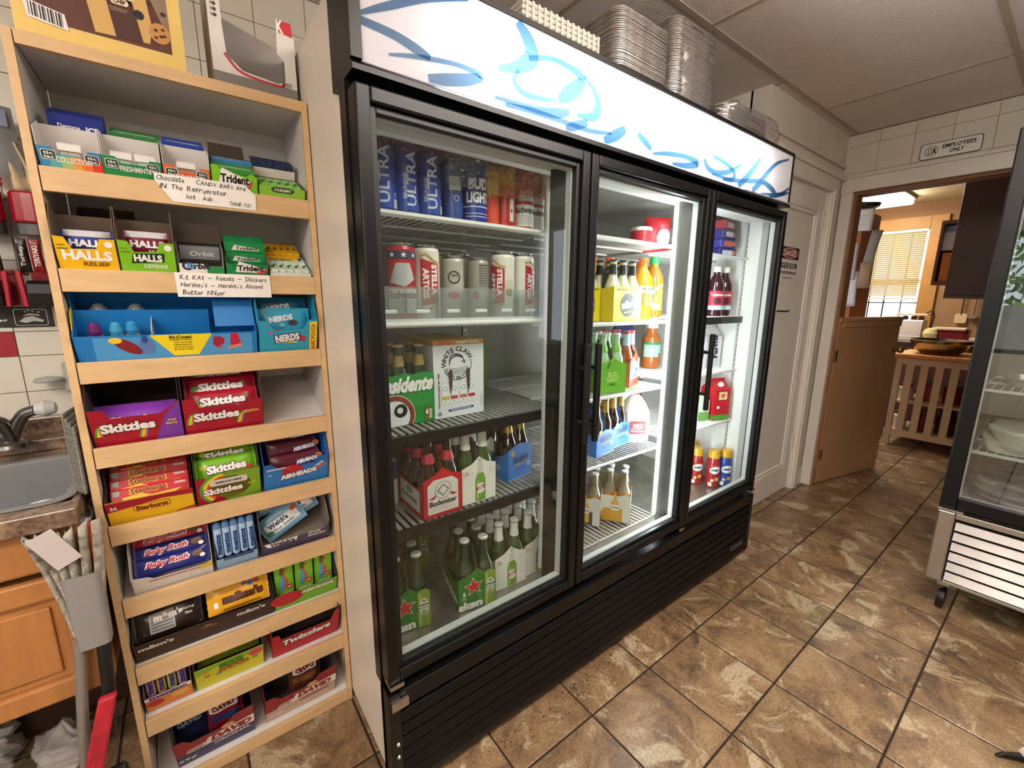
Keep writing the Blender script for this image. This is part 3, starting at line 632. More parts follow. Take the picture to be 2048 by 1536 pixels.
for k in range(6): pbox('gum_pack', .0155, .05, .014, C('#1f2d55'), 'navy gum pack behind the low lime tray, %s from the left' % ORD[k].replace('nearest', 'first'), 'gum pack', at(0, -.108+k*.0165, .1, .0815), (TA, 0, 0), 'navy gum packs on the top shelf', bevel=.001)
# ---- row 1: cough drops and gum
def halls(x0, x1, col, lab, sub, dark, flapc=KRAFT):
    o, w = tray(1, x0, x1, .09, .12, .085, col, flapc, prof=[(0, .102), (.18, .1), (.27, .076), (.66, .078), (.74, .1), (1, .1)], sprof=[(0, .1), (.12, .132), (.6, .132), (1, .12)], label=lab, name='cough_drop_carton', cat='candy box', side=flapc)
    p = Pr(); p.rect(-w/2+.001, .002, w/2-.001, .072, col, 0)
    if dark: p.poly([(-.03, .05), (.028, .055), (.03, .076), (-.026, .073)], C('#16301a'), 1)
    p.text('HALLS', 0, .0635, .017 if dark else .022, wht, w=.05 if dark else .078, bold=.05, l=3); p.text(sub, .012, .045, .009, wht if dark else C('#6b4a10'), w=.042, l=3)
    p.ell(w/2-.012, .089, .007, .007, wht, 1); p.rect(-w/2+.004, .075, -w/2+.02, .078, C('#7a7a20'), 1); p.rect(-w/2+.004, .083, -w/2+.016, .085, C('#7a7a20'), 1)
    p.build('front_print', o, front(0)); return o
halls(-.503, -.405, C('#eebb12'), 'yellow cough drop carton on the second shelf', 'RELIEF', False); halls(-.405, -.304, C('#7cc123'), 'lime green cough drop carton on the second shelf', 'DEFENSE', True)
def hallpack(x, y, z, col, lab, w=.075, h=.05):
    p = Pr(); p.rect(-w/2, h*.72, w/2, h*.98, C('#c8c8cc', .3), 0); p.text('HALLS', 0, h*.45, h*.3, wht, w=w*.82, bold=.05); p.text('RELIEF', .012, h*.14, h*.13, wht, w=w*.3)
    pouch('cough_drop_bag', w, h, .018, col, lab, 'candy bag', at(1, x, y, z), (TA-.35, 0, 0), None, p)
hallpack(-.452, .03, .055, C('#1c2f88'), 'royal blue cough drop bag behind the yellow carton')
hallpack(-.353, .03, .06, C('#7a1430'), 'maroon cough drop bag behind the lime green carton', h=.052)
o, w = tray(1, -.472, -.372, .045, .07, .06, C('#15161c'), KDARK, label='black cough drop box at the back of the second shelf', name='cough_drop_carton', cat='candy box', y=.095, z=.05)
Pr().text('HALL', 0, .02, .016, C('#b9b9bd'), w=.06, bold=.05).build('front_print', o, front(0))
pbox('gum_box', .1, .05, .05, KDARK, 'dark brown card box under the black cough drop box', 'candy box', at(1, -.422, .1, 0), (TA, 0, 0))
o, w = tray(1, -.302, -.21, .05, .115, .08, wht, C('#8a8178', .8), prof=[(0, .055), (.55, .055), (.62, .05), (1, .05)], sprof=[(0, .055), (.1, .09), (1, .09)], label='white and green gum carton with a round blue emblem', name='gum_carton', cat='gum box', side=C('#8a8178', .8))
p = Pr(); p.rect(.01, .002, w/2, .05, C('#2a9155'), 0); p.ring(-.028, .05, .006, .011, C('#1a2a5a'), 2, n=16); p.ring(-.022, .05, .003, .007, C('#5aa0d8'), 3, n=16); p.text('rbit', 0, .05, .015, C('#1b2440'), w=.032, bold=.04, shear=.15); p.build('front_print', o, front(0))
m = MB(); thick(m, [(-.045, 0, 0), (.043, 0, 0), (.043, .02, .04), (-.045, .02, .04)], (0, -1, .3), .001, KDARK, KDARK); l_ = m.build('open_lid', o); l_.location = (0, .05, .09)
o2 = pbox('gum_pack', .08, .014, .03, C('#7f858a', .35), 'silver grey gum pack standing in the white and green carton', 'gum pack', at(1, -.256, .03, .055), (TA, 0, 0), pr=Pr().text('Orbit', .004, .015, .012, C('#d5dde2'), w=.05, shear=.2), bevel=.001)
EM = C('#178a4c')
o, w = tray(1, -.208, -.113, .05, .085, .09, EM, KRAFT, prof=[(0, .062), (.1, .06), (.2, .05), (.8, .05), (.9, .057), (1, .057)], sprof=[(0, .06), (.1, .075), (1, .075)], label='emerald gum carton with a white wedge on the second shelf', name='gum_carton', cat='gum box')
p = Pr(); triangle_logo(p, .006, .052, .066, .03); p.build('front_print', o, front(0))
for k in range(3):
    pr = Pr(); pr.poly([(-.03, .006), (-.024, .019), (.03, .012), (.03, .006)], wht, 0); pr.text('Trident', .003, .0115, .008, C('#163a28'), w=.05, bold=.03)
    pbox('gum_pack', .088, .055, .024, EM, 'emerald gum pack in the emerald carton, %s from below' % ORD[k].replace('nearest', 'first'), 'gum pack', at(1, -.16, .012+k*.009, .03+k*.0246), (TA, 0, 0), 'gum packs in the emerald carton', pr, bevel=.001)
o, w = tray(1, -.11, -.008, .04, .04, .1, C('#e5e9e4'), CARDW, sprof=[(0, .042), (1, .042)], label='white tray of green and white gum packs on the second shelf', name='gum_carton', cat='gum box')
for r in range(2):
    for k in range(5): pbox('gum_pack', .0175, .045, .014, C('#dfe9df'), 'white and green gum pack, %s row of the white tray, %s from the left' % (('front', 'rear')[r], ORD[k].replace('nearest', 'first')), 'gum pack', at(1, -.098+k*.019, .006+r*.047, .035+r*.003), (TA, 0, 0), 'gum packs in the white tray', top=Pr().poly([(-.006, .008), (.005, .02), (.006, .035), (-.005, .024)], C('#1e7a44'), 0).rect(-.007, .002, .007, .006, C('#57b06a'), 0), bevel=.001)
yf = C('#d9a514'); o = pbox('gum_box', .095, .05, .052, CARDW, 'plain white box under the yellow gum packs', 'gum box', at(1, -.073, .105, 0), (TA, 0, 0))
for k in range(6): pbox('gum_pack', .0155, .075, .014, yf, 'yellow gum pack at the back of the second shelf, %s from the left' % ORD[k].replace('nearest', 'first'), 'gum pack', at(1, -.112+k*.0162, .075, .055), (TA, 0, 0), 'yellow gum packs', top=Pr().poly([(-.005, .02), (.005, .03), (.004, .05), (-.004, .042)], C('#7a5a12'), 0), bevel=.001)
pbox('gum_box', .09, .006, .022, yf, 'yellow gum carton strip below the yellow gum packs', 'gum box', at(1, -.075, .068, .04), (TA, 0, 0), pr=Pr().text('Juicy Fruit', 0, .011, .01, C('#3a2a10'), w=.05, bold=.03, shear=.2))
# ---- row 2: variety box and pouch box
BX = C('#1d7ac4'); 
o, w = tray(2, -.502, -.156, .088, .13, .14, BX, BX, sprof=[(0, .088), (.45, .112), (.5, .15), (1, .15)], label='long bright blue variety box of novelty lollipops', name='lollipop_box', cat='candy box')
p = Pr(); p.rect(-w/2+.03, .002, w/2-.012, .084, C('#4b9dd8'), 0); p.poly([(-.045, .087), (.075, .087), (.045, .03), (-.004, .03)], C('#f4dc22'), 1)
p.text('30-Count', .012, .08, .009, BK, w=.044, bold=.04); p.text('VARIETY PACK:', .012, .0725, .004, BK, w=.043)
for k, tx in enumerate(('4 Juicy Drop Pops', '6 Baby Bottle Pops', '10 Ring Pops', '8 Push Pops')): p.text(tx, .016, .0655-.0065*k, .0045, BK, w=.036)
p.ell(-.085, .06, .03, .013, C('#8a1d2a'), 1, 16, -.7); p.ell(-.105, .076, .012, .008, C('#f0cf3a'), 2, 10); p.ell(-.052, .058, .015, .022, C('#5c7cb8'), 1, 14); p.ell(-.054, .077, .006, .01, C('#2b4a92'), 2, 10)
p.poly([(.075, .055), (.086, .048), (.098, .057), (.1, .072), (.09, .079), (.077, .077)], C('#a81f3c'), 1); p.poly([(.078, .046), (.094, .043), (.094, .05), (.08, .05)], C('#c45a74'), 1)
p.poly([(.112, .05), (.135, .056), (.128, .088), (.113, .084)], C('#c5203a'), 1); p.poly([(.105, .04), (.138, .048), (.136, .056), (.108, .05)], C('#d98a6a'), 1); p.build('front_print', o, front(0))
m = MB(); m.box(-w/2+.002, .075, .07, .0715, 0, .118, BX); m.build('divider', o)
m = MB(); m.box(-.04, -.0385, .0015, .07, 0, .1, CARDW); m.build('divider', o)
m = MB(); thick(m, [(.085, .03, .09), (.172, .03, .09), (.172, .075, .142), (.085, .075, .142)], (0, -.7, .7), .001, BX, BX); m.build('inner_flap', o)
m = MB(); thick(m, [(-w/2, .012, .088), (-w/2, .07, .088), (-w/2, .07, .128), (-w/2, .04, .128)], (-1, 0, 0), .001, C('#f0d81f'), C('#f0d81f')); m.build('yellow_edge', o)
def pop(x, y, base, top, lab):
    o = T('lollipop', lab, 'lollipop', at(2, x, y, .003), (TA, 0, 0)); m = MB(); m.lathe([(.011, 0, base), (.012, .05, base), (.0125, .055, C('#e0a93a')), (.0125, .064, C('#e0a93a')), (.01, .066, top), (.012, .08, top), (.008, .095, top), (0, .1, top)], base, 12); m.build('tube', o, smooth=.7)
    MB().lathe([(.0128, .02), (.0128, .042)], wht, 12, cap=False).build('label_band', o)
pop(-.468, .04, C('#b56a3a'), C('#6a2468'), 'orange lollipop tube with a purple cap in the blue box'); pop(-.432, .04, C('#2f86b4'), C('#3fa0c8'), 'light blue lollipop tube nearest the divider gap'); pop(-.405, .045, C('#2a74b8'), C('#2f90c8'), 'blue lollipop tube beside the white divider')
for x, lb in ((-.46, 'left'), (-.395, 'right')):
    o = T('lollipop', 'clear capped lollipop behind the divider, the %s one' % lb, 'lollipop', at(2, x, .1, .05), (TA, 0, 0)); MB().lathe([(.02, 0), (.022, .03), (.018, .055), (.008, .068), (0, .07)], mat('cloudy_cap', '#9aa4ac', .2, coat=.5), 14).build('cap', o, smooth=.8); MB().lathe([(.0205, -.045), (.0205, -.001)], C('#7a3a48'), 14).build('tube', o)
o, w = tray(2, -.154, -.008, .085, .07, .12, C('#2b9fbf'), C('#1f86a8'), prof=[(0, .118), (.12, .116), (.26, .09), (.74, .09), (.84, .118), (1, .118)], sprof=[(0, .116), (.5, .13), (1, .13)], label='turquoise pouch box with a yellow edge at the right of the third shelf', name='candy_box')
p = Pr(); p.rect(.052, .002, w/2-.001, .112, C('#f0dc28'), 0); p.text('SHARE POUCH', .061, .06, .012, C('#c4302c'), w=.09, rot=PI/2, bold=.03)
p.text('NERDS', -.004, .066, .027, C('#1a2570'), w=.066, bold=.11, rot=.14, l=2); p.text('NERDS', -.004, .066, .022, wht, w=.06, bold=.05, rot=.14, l=3); p.ell(.033, .062, .01, .01, C('#b8324a'), 1); p.ell(-.045, .082, .006, .005, C('#c05a9a'), 1); p.ell(-.03, .088, .004, .004, C('#c0415a'), 1); p.rect(-.03, .05, .02, .055, C('#f0d02a'), 1); p.build('front_print', o, front(0))
for k, (lb, cc) in enumerate((('front', '#2f9fc4'), ('rear', '#1d6f92'))):
    p = Pr(); p.ell(.02, .075, .012, .008, C('#4a2c3a'), 1); p.ell(-.008, .07, .008, .006, C('#7fc8dc'), 1); p.text('NERDS', -.01, .088, .016, C('#e8eef2'), w=.06, bold=.06, rot=.15)
    pouch('candy_pouch', .12, .115, .02, C(cc, .3), 'shiny turquoise candy pouch, the %s one in its box' % lb, 'candy pouch', at(2, -.082, .025+.045*k, .014+.012*k), (TA-.4, 0, .06), 'turquoise candy pouches', p, .004, seed=k)
# ---- row 3: red and purple candy boxes
SR = C('#a4122b'); PU = C('#7b3aa8'); RB = ['#5aa23a', '#e9d22c', '#e88a2a', '#5a50a0']
def rainbow(p, u, v, w, up=1):
    for k, cc in enumerate(RB): p.band(smooth([(u+k*.004, v-.02), (u+.006+k*.004, v+.006*up), (u+.02+k*.003, v+.016*up-k*.003)], 4), .004, C(cc), 1)
def sk(p, u, v, w, h, rot=0, l=3): p.text('Skittles', u, v, h*1.18, C('#5c0d1c'), w=w*1.04, bold=.09, rot=rot, l=l-1); p.text('Skittles', u, v, h, wht, w=w, bold=.05, rot=rot, l=l)
o, w = tray(3, -.502, -.336, .085, .19, .2, SR, KDARK, prof=[(0, .115), (.17, .112), (.22, .088), (.76, .088), (.86, .1), (1, .125)], sprof=[(0, .115), (.05, .125), (.25, .19), (1, .19)], label='deep red and purple candy box, nearly empty, on the fourth shelf', side=SR)
p = Pr(); p.poly([(.025, .002), (w/2, .002), (w/2, .122), (.064, .1), (.05, .08)], PU, 0); rainbow(p, -w/2+.006, .06, .03); rainbow(p, .0, .045, .03); sk(p, -.018, .062, .098, .026, .02); p.text('Wild', .062, .066, .008, C('#e9c23a'), w=.016, bold=.03); p.text('Berry', .062, .056, .009, C('#e9c23a'), w=.022, bold=.03); p.build('front_print', o, front(0))
for k in range(2):
    p = Pr(); p.rect(-.06, .004, .06, .012, C('#3a1450'), 0); sk(p, 0, .03, .1, .02)
    pouch('candy_bag', .145, .062, .016, C('#8a3fb0', .3), 'purple candy bag lying low in the nearly empty box, %s from the front' % ORD[k].replace('nearest', 'first'), 'candy bag', at(3, -.424, .02+.02*k, .026), (TA-.9, 0, 0), 'purple candy bags', p, seed=k)
o, w = tray(3, -.334, -.16, .085, .16, .2, SR, KDARK, prof=[(0, .118), (.14, .118), (.2, .09), (.8, .085), (.86, .1), (1, .1)], sprof=[(0, .118), (.3, .16), (1, .16)], label='bright red candy box full of red bags on the fourth shelf')
p = Pr(); rainbow(p, -w/2+.006, .06, .03); rainbow(p, .025, .05, .03); sk(p, -.018, .062, .098, .026, .03); p.text('ORIGINAL', .06, .064, .009, C('#e9b23a'), w=.034, bold=.03, rot=.06); p.build('front_print', o, front(0))
for k in range(4):
    p = Pr(); p.ell(-.055, .03, .012, .009, C('#4f9a3a'), 1); p.ell(-.05, .022, .008, .006, C('#e0c030'), 2); p.ell(.03, .014, .007, .006, C('#e0c030'), 1); p.ell(.05, .04, .006, .005, C('#58a040'), 1); sk(p, 0, .035, .1, .022, .03)
    pouch('candy_bag', .15, .064, .018, C('#b01730', .3), 'red candy bag shingled in the bright red box, %s from the front' % ORD[k].replace('nearest', 'first'), 'candy bag', at(3, -.247, .018+.038*k, .05+.02*k), (TA-.75, 0, 0), 'red candy bags', p, seed=k)
# ---- row 4
YL = C('#e9b91c')
o, w = tray(4, -.502, -.335, .075, .16, .19, YL, KDARK, prof=[(0, .082), (.5, .08), (1, .078)], sprof=[(0, .08), (.25, .085), (.45, .16), (1, .16)], label='yellow and red fruit chew box at the left of the fifth shelf', side=SR)
p = Pr(); p.poly([(-w/2, .08), (w/2, .078), (w/2, .06), (.02, .066), (-.03, .058), (-w/2, .05)], SR, 0); p.poly([(w/2, .002), (w/2, .02), (.05, .012), (.03, .002)], C('#c25a1c'), 0)
p.poly([(x_, .048+y_) for x_, y_ in rrect(.036, .012, .01, 4)], C('#8a4a10'), 1); p.poly([(x_, .048+y_) for x_, y_ in rrect(.0345, .0108, .009, 4)], YL, 2); p.text('Starburst', 0, .048, .016, C('#7a1a12'), w=.062, bold=.05, l=3); p.text('36', -w/2+.013, .062, .011, wht, w=.013); p.build('front_print', o, front(0))
for k in range(7):
    p = Pr(); p.poly([(-.055, .006), (.03, .004), (.06, .02), (.0, .016), (-.02, .024), (-.055, .02)], YL, 0); p.text('Starburst', -.005, .032, .016, C('#e9b91c'), w=.075, bold=.06, l=1); p.text('Starburst', -.005, .032, .013, C('#6e140f'), w=.07, bold=.03, l=2); p.text('ORIGINAL', .058, .034, .006, wht, w=.024); p.rect(-.072, .026, -.06, .038, C('#9fb8a8'), 1)
    pbox('fruit_chew_bar', .155, .022, .042, C('#c3202a', .3), 'fruit chew bar in the yellow and red box, %s from the front' % ORD[k].replace('nearest', 'first'), 'candy bar', at(4, -.418, .018+.022*k, .045+.011*k), (TA-.85, 0, 0), 'fruit chew bars', p, bevel=.003)
o, w = tray(4, -.331, -.185, .085, .16, .19, SR, KDARK, prof=[(0, .1), (.08, .1), (1, .11)], sprof=[(0, .1), (.3, .16), (1, .16)], label='green and red candy box with a remove-here tab', side=C('#6fb22a'))
p = Pr(); p.poly([(.0, .002), (w/2, .002), (w/2, .108), (-.05, .102), (-.03, .04)], C('#7aa826'), 0); p.ring(-.005, .055, .045, .053, C('#e9d22c'), 1, 1.7, 4.0); p.ring(-.005, .055, .053, .06, C('#58a23a'), 1, 1.7, 4.0); p.ring(-.005, .055, .037, .045, C('#d9562a'), 1, 1.7, 4.0); p.ell(0, .055, .05, .04, SR, 0, 20)
p.poly([(x_, .078+y_) for x_, y_ in rrect(.042, .011, .006, 3)], C('#d9d3cd'), 2); p.text('REMOVE HERE', 0, .078, .007, BK, w=.058, bold=.03, l=3); sk(p, -.014, .05, .088, .022, .02, 4); p.text('SOUR', .052, .056, .007, C('#d8d23a'), w=.02, bold=.03, l=3); p.build('front_print', o, front(0))
for k in range(4):
    p = Pr(); p.rect(-.055, .004, .055, .01, C('#4a7a1a'), 0); p.ell(-.05, .04, .01, .007, C('#c8d83a'), 1); p.ell(.05, .025, .008, .006, C('#d84a2a'), 1); sk(p, 0, .032, .09, .022, .05)
    pouch('candy_bag', .13, .064, .02, C('#74b81f', .3), 'bright green candy bag in the remove-here box, %s from the front' % ORD[k].replace('nearest', 'first'), 'candy bag', at(4, -.258, .02+.036*k, .065+.016*k), (TA-.75, 0, 0), 'green candy bags', p, seed=k)
AB = C('#1b66b8'); AR = C('#bb1f2c')
def cloud(p, txt, u, v, w, h, l=3): p.text(txt, u, v, h*1.35, C('#1a3f86'), w=w*1.05, bold=.12, rot=.1, l=l-1); p.text(txt, u, v, h, wht, w=w, bold=.07, rot=.1, l=l)
o, w = tray(4, -.178, -.006, .075, .14, .17, AB, AB, prof=[(0, .102), (.1, .102), (.22, .082), (.75, .082), (.84, .102), (1, .102)], sprof=[(0, .1), (.5, .15), (1, .15)], label='royal blue candy box with a red disc at the right of the fifth shelf')
p = Pr(); p.rect(-w/2, .002, w/2, .074, C('#2f7cc6'), 0); p.ell(-.012, .066, .028, .022, AR, 1, 20); cloud(p, 'AIRHEADS', .004, .05, .098, .018); p.rect(-.078, .079, -.02, .081, wht, 1); p.rect(-.078, .083, -.03, .085, wht, 1); p.ell(-.07, .062, .005, .005, C('#7fb2dd'), 1); p.band([(.042, .06), (.07, .08)], .008, C('#b8c4cc'), 1); p.band([(.05, .056), (.076, .07)], .008, C('#d05a4a'), 2); p.build('front_print', o, front(0))
for k in range(3):
    p = Pr(); cloud(p, 'AIRHEADS', .03, .016, .06, .012); p.ell(.064, .024, .01, .008, C('#d8722a'), 1)
    pouch('taffy_bar', .125, .042, .012, C('#5a1428', .3), 'dark maroon taffy bar in the royal blue box, %s from the front' % ORD[k].replace('nearest', 'first'), 'candy bar', at(4, -.09, .022+.04*k, .055+.016*k), (TA-.7, 0, 0), 'maroon taffy bars', p, seed=k)
# ---- row 5
o, w = tray(5, -.482, -.316, .045, .11, .17, CARDW, CARDW, prof=[(0, .07), (.2, .062), (.26, .052), (.9, .05), (1, .06)], sprof=[(0, .07), (.3, .12), (1, .14)], label='open white carton of chocolate bars on the sixth shelf')
p = Pr(); p.rect(-.05, .044, .06, .047, C('#b8202e'), 0); p.poly([(.045, .04), (w/2, .04), (w/2, .058), (.06, .05)], YL, 1); p.build('front_print', o, front(0))
for k, cc in enumerate(('#1b2370', '#1b2370', '#b81c34', '#5a2a22', '#15204a')):
    p = Pr(); p.text('Baby Ruth', -.01, .026, .021, wht, w=.09, bold=.09, shear=.35, l=1); p.text('Baby Ruth', -.01, .026, .017, C('#b81c34'), w=.085, bold=.04, shear=.35, l=2); p.ell(.052, .028, .012, .008, C('#6b4a34'), 1); p.ell(.062, .02, .006, .005, wht, 2)
    pouch('chocolate_bar', .145, .044, .018, C(cc, .3), 'navy, red and brown nutty chocolate bar in the white carton, number %s from the front' % ('one', 'two', 'three', 'four', 'five')[k], 'chocolate bar', at(5, -.398, .012+.03*k, .048+.014*k), (TA-.8, 0, 0), 'chocolate bars in the white carton', p, seed=k)
ML = C('#8fb2d6')
o, w = tray(5, -.31, -.21, .05, .11, .16, ML, C('#4a5a78', .7), sprof=[(0, .052), (.4, .11), (1, .13)], label='pale blue mint roll carton in the middle of the sixth shelf')
Pr().text('mentos', .004, .048, .014, C('#1c3f7a'), w=.07, bold=.05).build('front_print', o, front(0))
def roll(row, x, y, z, col, tcol, lab, grp, lean, tip=None, h=.11, r=.0092, tx='mentos'):
    o = T('mint_roll', lab, 'mint roll', at(row, x, y, z), (TA-lean, 0, 0), grp); m = MB(); m.lathe([(r*.55, 0, col), (r, .006, col), (r, h-.02, col), (r, h-.018, tip or col), (r, h-.006, tip or col), (r*.5, h, tip or col)], col, 12); m.build('wrapper', o, smooth=.7)
    p = Pr(); p.text(tx, 0, 0, .0125, tcol, w=.062, bold=.05, rot=PI/2); p.build('wrapper_print', o, cyl(r, h*.42)); return o
for k in range(5): roll(5, -.298+k*.0192, .02, .032, C('#a9c6e4', .3), C('#1c3f7a'), 'pale blue mint roll standing in the pale blue carton, %s from the left' % ORD[k].replace('nearest', 'first'), 'pale blue mint rolls', .35, C('#5a86b8', .3))
GP = C('#4a4560')
o, w = tray(5, -.203, -.017, .05, .11, .16, GP, C('#7d7364', .8), prof=[(0, .058), (.06, .052), (.92, .058), (1, .085)], sprof=[(0, .06), (.3, .12), (1, .14)], label='slate purple fruit snack carton on the sixth shelf', side=GP)
p = Pr(); p.poly([(-.075, .038), (.0, .04), (.003, .056), (-.085, .055)], wht, 1); p.text("Welch's", -.038, .047, .015, C('#2a2440'), w=.066, bold=.05); p.text('Fruit', .05, .055, .011, wht, w=.034, shear=.3); p.text('Snacks', .056, .043, .01, wht, w=.05, shear=.3); p.build('front_print', o, front(0))
for k, (x, rz) in enumerate(((-.12, .5), (-.085, .35), (-.15, .25))):
    p = Pr(); p.rect(-.05, .016, .05, .05, wht, 0, 6); p.text("Welch's", -.01, .04, .016, C('#23315a'), w=.06, bold=.05); p.text('Fruit Snacks', 0, .024, .009, C('#23315a'), w=.06); p.ell(.045, .05, .01, .008, C('#d8552a'), 1); p.ell(-.045, .022, .012, .008, C('#3a8a5a'), 1)
    pouch('fruit_snack_pouch', .115, .072, .02, C('#7fb2d4', .3), 'white and blue fruit snack pouch tumbled in the slate purple carton, %s from the left' % ORD[k].replace('nearest', 'first'), 'candy pouch', at(5, x, .05+.028*k, .035+.016*k), (TA-.7, -rz, 0), 'fruit snack pouches', p, .003, seed=k)
pbox('dark_card_box', .16, .04, .04, C('#2b2b33'), 'dark upside-down box at the back of the sixth shelf', 'candy box', at(5, -.11, .165, .08), (TA, 0, 0), pr=Pr().text("Welch's", 0, .02, .014, C('#6a6a78'), w=.07, rot=PI))
# ---- row 6
BRN = C('#3a2620'); MMW = C('#d8d2ca')
o, w = tray(6, -.501, -.187, .075, .12, .18, BRN, KDARK, sprof=[(0, .078), (.2, .085), (.45, .12), (1, .13)], label='long dark brown chocolate candy tray on the seventh shelf')
p = Pr(); p.text("m&m's", -.112, .055, .016, MMW, w=.072, bold=.05); p.text("m&m's", .1, .058, .018, MMW, w=.07, bold=.05); p.text('MILK', .0, .06, .005, C('#d09a6a'), w=.016); p.text('CHOCOLATE', .0, .0535, .005, C('#d09a6a'), w=.034); p.build('front_print', o, front(0))
for k in range(4):
    p = Pr(); p.rect(-.04, .012, .012, .062, C('#9a9a98'), 0, 4); p.text("m&m's", -.0, .05, .02, MMW, w=.06, bold=.06, l=2)
    for q in range(5): p.rect(-.036, .018+.008*q, .008, .0205+.008*q, C('#4a4a4a'), 1)
    p.text('Sharing', .04, .05, .008, MMW, w=.03); p.text('Size', .042, .038, .008, MMW, w=.016)
    pouch('chocolate_candy_bag', .135, .074, .02, C('#241814', .3), 'dark brown chocolate candy bag at the left of the long tray, %s from the front' % ORD[k].replace('nearest', 'first'), 'candy bag', at(6, -.425, .02+.034*k, .055+.014*k), (TA-.75, 0, .05), 'dark brown candy bags', p, .003, seed=k)
for k in range(4):
    p = Pr(); p.text("m&m's", .01, .036, .027, BK, w=.1, bold=.09, l=1); p.text("m&m's", .01, .036, .022, C('#5a3018'), w=.095, bold=.05, l=2); p.ell(.03, .06, .008, .006, C('#3a6ab0'), 1); p.ell(.045, .062, .008, .006, C('#b84a2a'), 1); p.ell(.015, .063, .007, .005, C('#7a4a2a'), 1); p.rect(-.06, .018, -.05, .034, wht, 0); p.rect(-.04, .006, .05, .011, C('#8a5a12'), 0)
    pouch('peanut_candy_bag', .14, .074, .02, C('#e0a21a', .3), 'yellow peanut chocolate candy bag in the long brown tray, %s from the front' % ORD[k].replace('nearest', 'first'), 'candy bag', at(6, -.268, .018+.034*k, .06+.014*k), (TA-.75, 0, 0), 'yellow candy bags', p, .003, seed=k)
o, w = tray(6, -.185, -.006, .068, .1, .15, C('#78b72c'), KDARK, sprof=[(0, .07), (.4, .1), (1, .12)], label='lime and red sour belt carton at the right of the seventh shelf')
p = Pr(); p.ell(-.055, .045, .045, .03, AR, 0, 20); p.text('AIRHEADS', .03, .052, .017, C('#2c4a1c'), w=.1, bold=.1, l=1); p.text('AIRHEADS', .03, .052, .013, wht, w=.095, bold=.06, l=2); p.build('front_print', o, front(0))
for k in range(3):
    p = Pr(); p.rect(-.022, .002, .022, .116, C('#79b82a'), 0); p.band(smooth([(-.01, .03), (.006, .05), (-.004, .08), (.006, .1)], 4), .008, C('#d0522a'), 1); p.band(smooth([(-.014, .03), (0, .05), (-.01, .085)], 4), .005, C('#4a94c8'), 2); p.poly([(a-.008, b+.045) for a, b in rrect(.006, .022, .005, 3)], C('#5aa0b8'), 1); p.ell(.012, .035, .009, .008, AR, 2, 12); p.text('XTREMES', -.006, .1, .011, C('#3a4a2a'), w=.04, rot=PI/2, bold=.05, l=3); p.text('AIRHEADS', 0, .012, .008, wht, w=.038, bold=.06, l=3); p.text('NEW', .012, .035, .006, wht, w=.011, l=4)
    pbox('sour_belt_pack', .052, .018, .12, C('#6aa826', .3), 'lime green sour belt pack standing in the lime carton, %s from the left' % ORD[k].replace('nearest', 'first'), 'candy pack', at(6, -.151+.056*k, .024, .02), (TA-.3, 0, 0), 'sour belt packs', p, bevel=.002)
# ---- row 7
o, w = tray(7, -.498, -.398, .072, .1, .13, C('#8a5a8a'), C('#6a4a5a', .7), sprof=[(0, .075), (.4, .11), (1, .13)], label='purple and orange mint roll carton at the left of the eighth shelf')
p = Pr(); p.rect(-w/2, .05, w/2, .076, C('#5c2a6a'), 0); p.poly([(-w/2, .002), (w/2, .002), (w/2, .058), (-w/2, .052)], C('#d8863a'), 1); p.ell(-.03, .035, .018, .014, AR, 2); p.ell(.022, .04, .02, .014, C('#e8b04a'), 2); p.poly([(-w/2, .055), (w/2, .06), (w/2, .078), (-w/2, .07)], C('#efe6ea'), 2); p.text('mentos', 0, .0655, .014, C('#3a2a7a'), w=.08, bold=.06, rot=.04, l=3); p.build('front_print', o, front(0))
for k in range(4): roll(7, -.484+k*.022, .02, .04, C(['#c8a89a', '#c8a84a', '#b8c86a', '#c89ab0'][k], .3), C('#3a2a7a'), 'fruit mint roll standing in the purple and orange carton, %s from the left' % ORD[k].replace('nearest', 'first'), 'fruit mint rolls', .3, C('#d8c060', .3), r=.0098)
SY = C('#d2cf22')
o, w = tray(7, -.392, -.226, .095, .11, .15, SY, KDARK, prof=[(0, .105), (1, .105)], sprof=[(0, .105), (.4, .12), (1, .13)], label='yellow-green sour candy box on the eighth shelf')
p = Pr(); p.poly([(-w/2, .104), (w/2, .104), (w/2, .09), (.03, .082), (-.03, .086), (-w/2, .07)], C('#86b82a'), 0); p.ell(w/2-.02, .084, .018, .016, C('#d8465a'), 1); p.text('SOUR', .005, .082, .022, C('#1d3a12'), w=.062, bold=.1, l=2); p.text('SOUR', .005, .082, .018, C('#4f9a2a'), w=.058, bold=.05, l=3); p.text('PATCH', .008, .06, .02, C('#3a1a10'), w=.07, bold=.1, l=2); p.text('PATCH', .008, .06, .016, C('#d8802a'), w=.066, bold=.05, l=3)
for a, b, cc in ((-.055, .058, '#b8502a'), (-.03, .05, '#5a94b8'), (.06, .06, '#5a9a3a'), (-.06, .078, '#c8a02a')): p.ell(a, b, .008, .005, C(cc), 1, 10)
p.build('front_print', o, front(0))
p = Pr(); p.text('SOUR', 0, .05, .022, C('#2a3a12'), w=.07, bold=.08); pouch('sour_candy_bag', .14, .08, .02, C('#7a8a1a', .3), 'olive green sour candy bag behind the yellow-green box front', 'candy bag', at(7, -.309, .03, .06), (TA-.5, 0, 0), None, p)
TR = C('#b5162a')
o, w = tray(7, -.206, -.012, .082, .1, .14, TR, KDARK, prof=[(0, .115), (.1, .112), (.13, .086), (.86, .085), (.93, .13), (1, .13)], sprof=[(0, .115), (.4, .12), (1, .13)], label='crimson licorice box with tall corners on the eighth shelf')
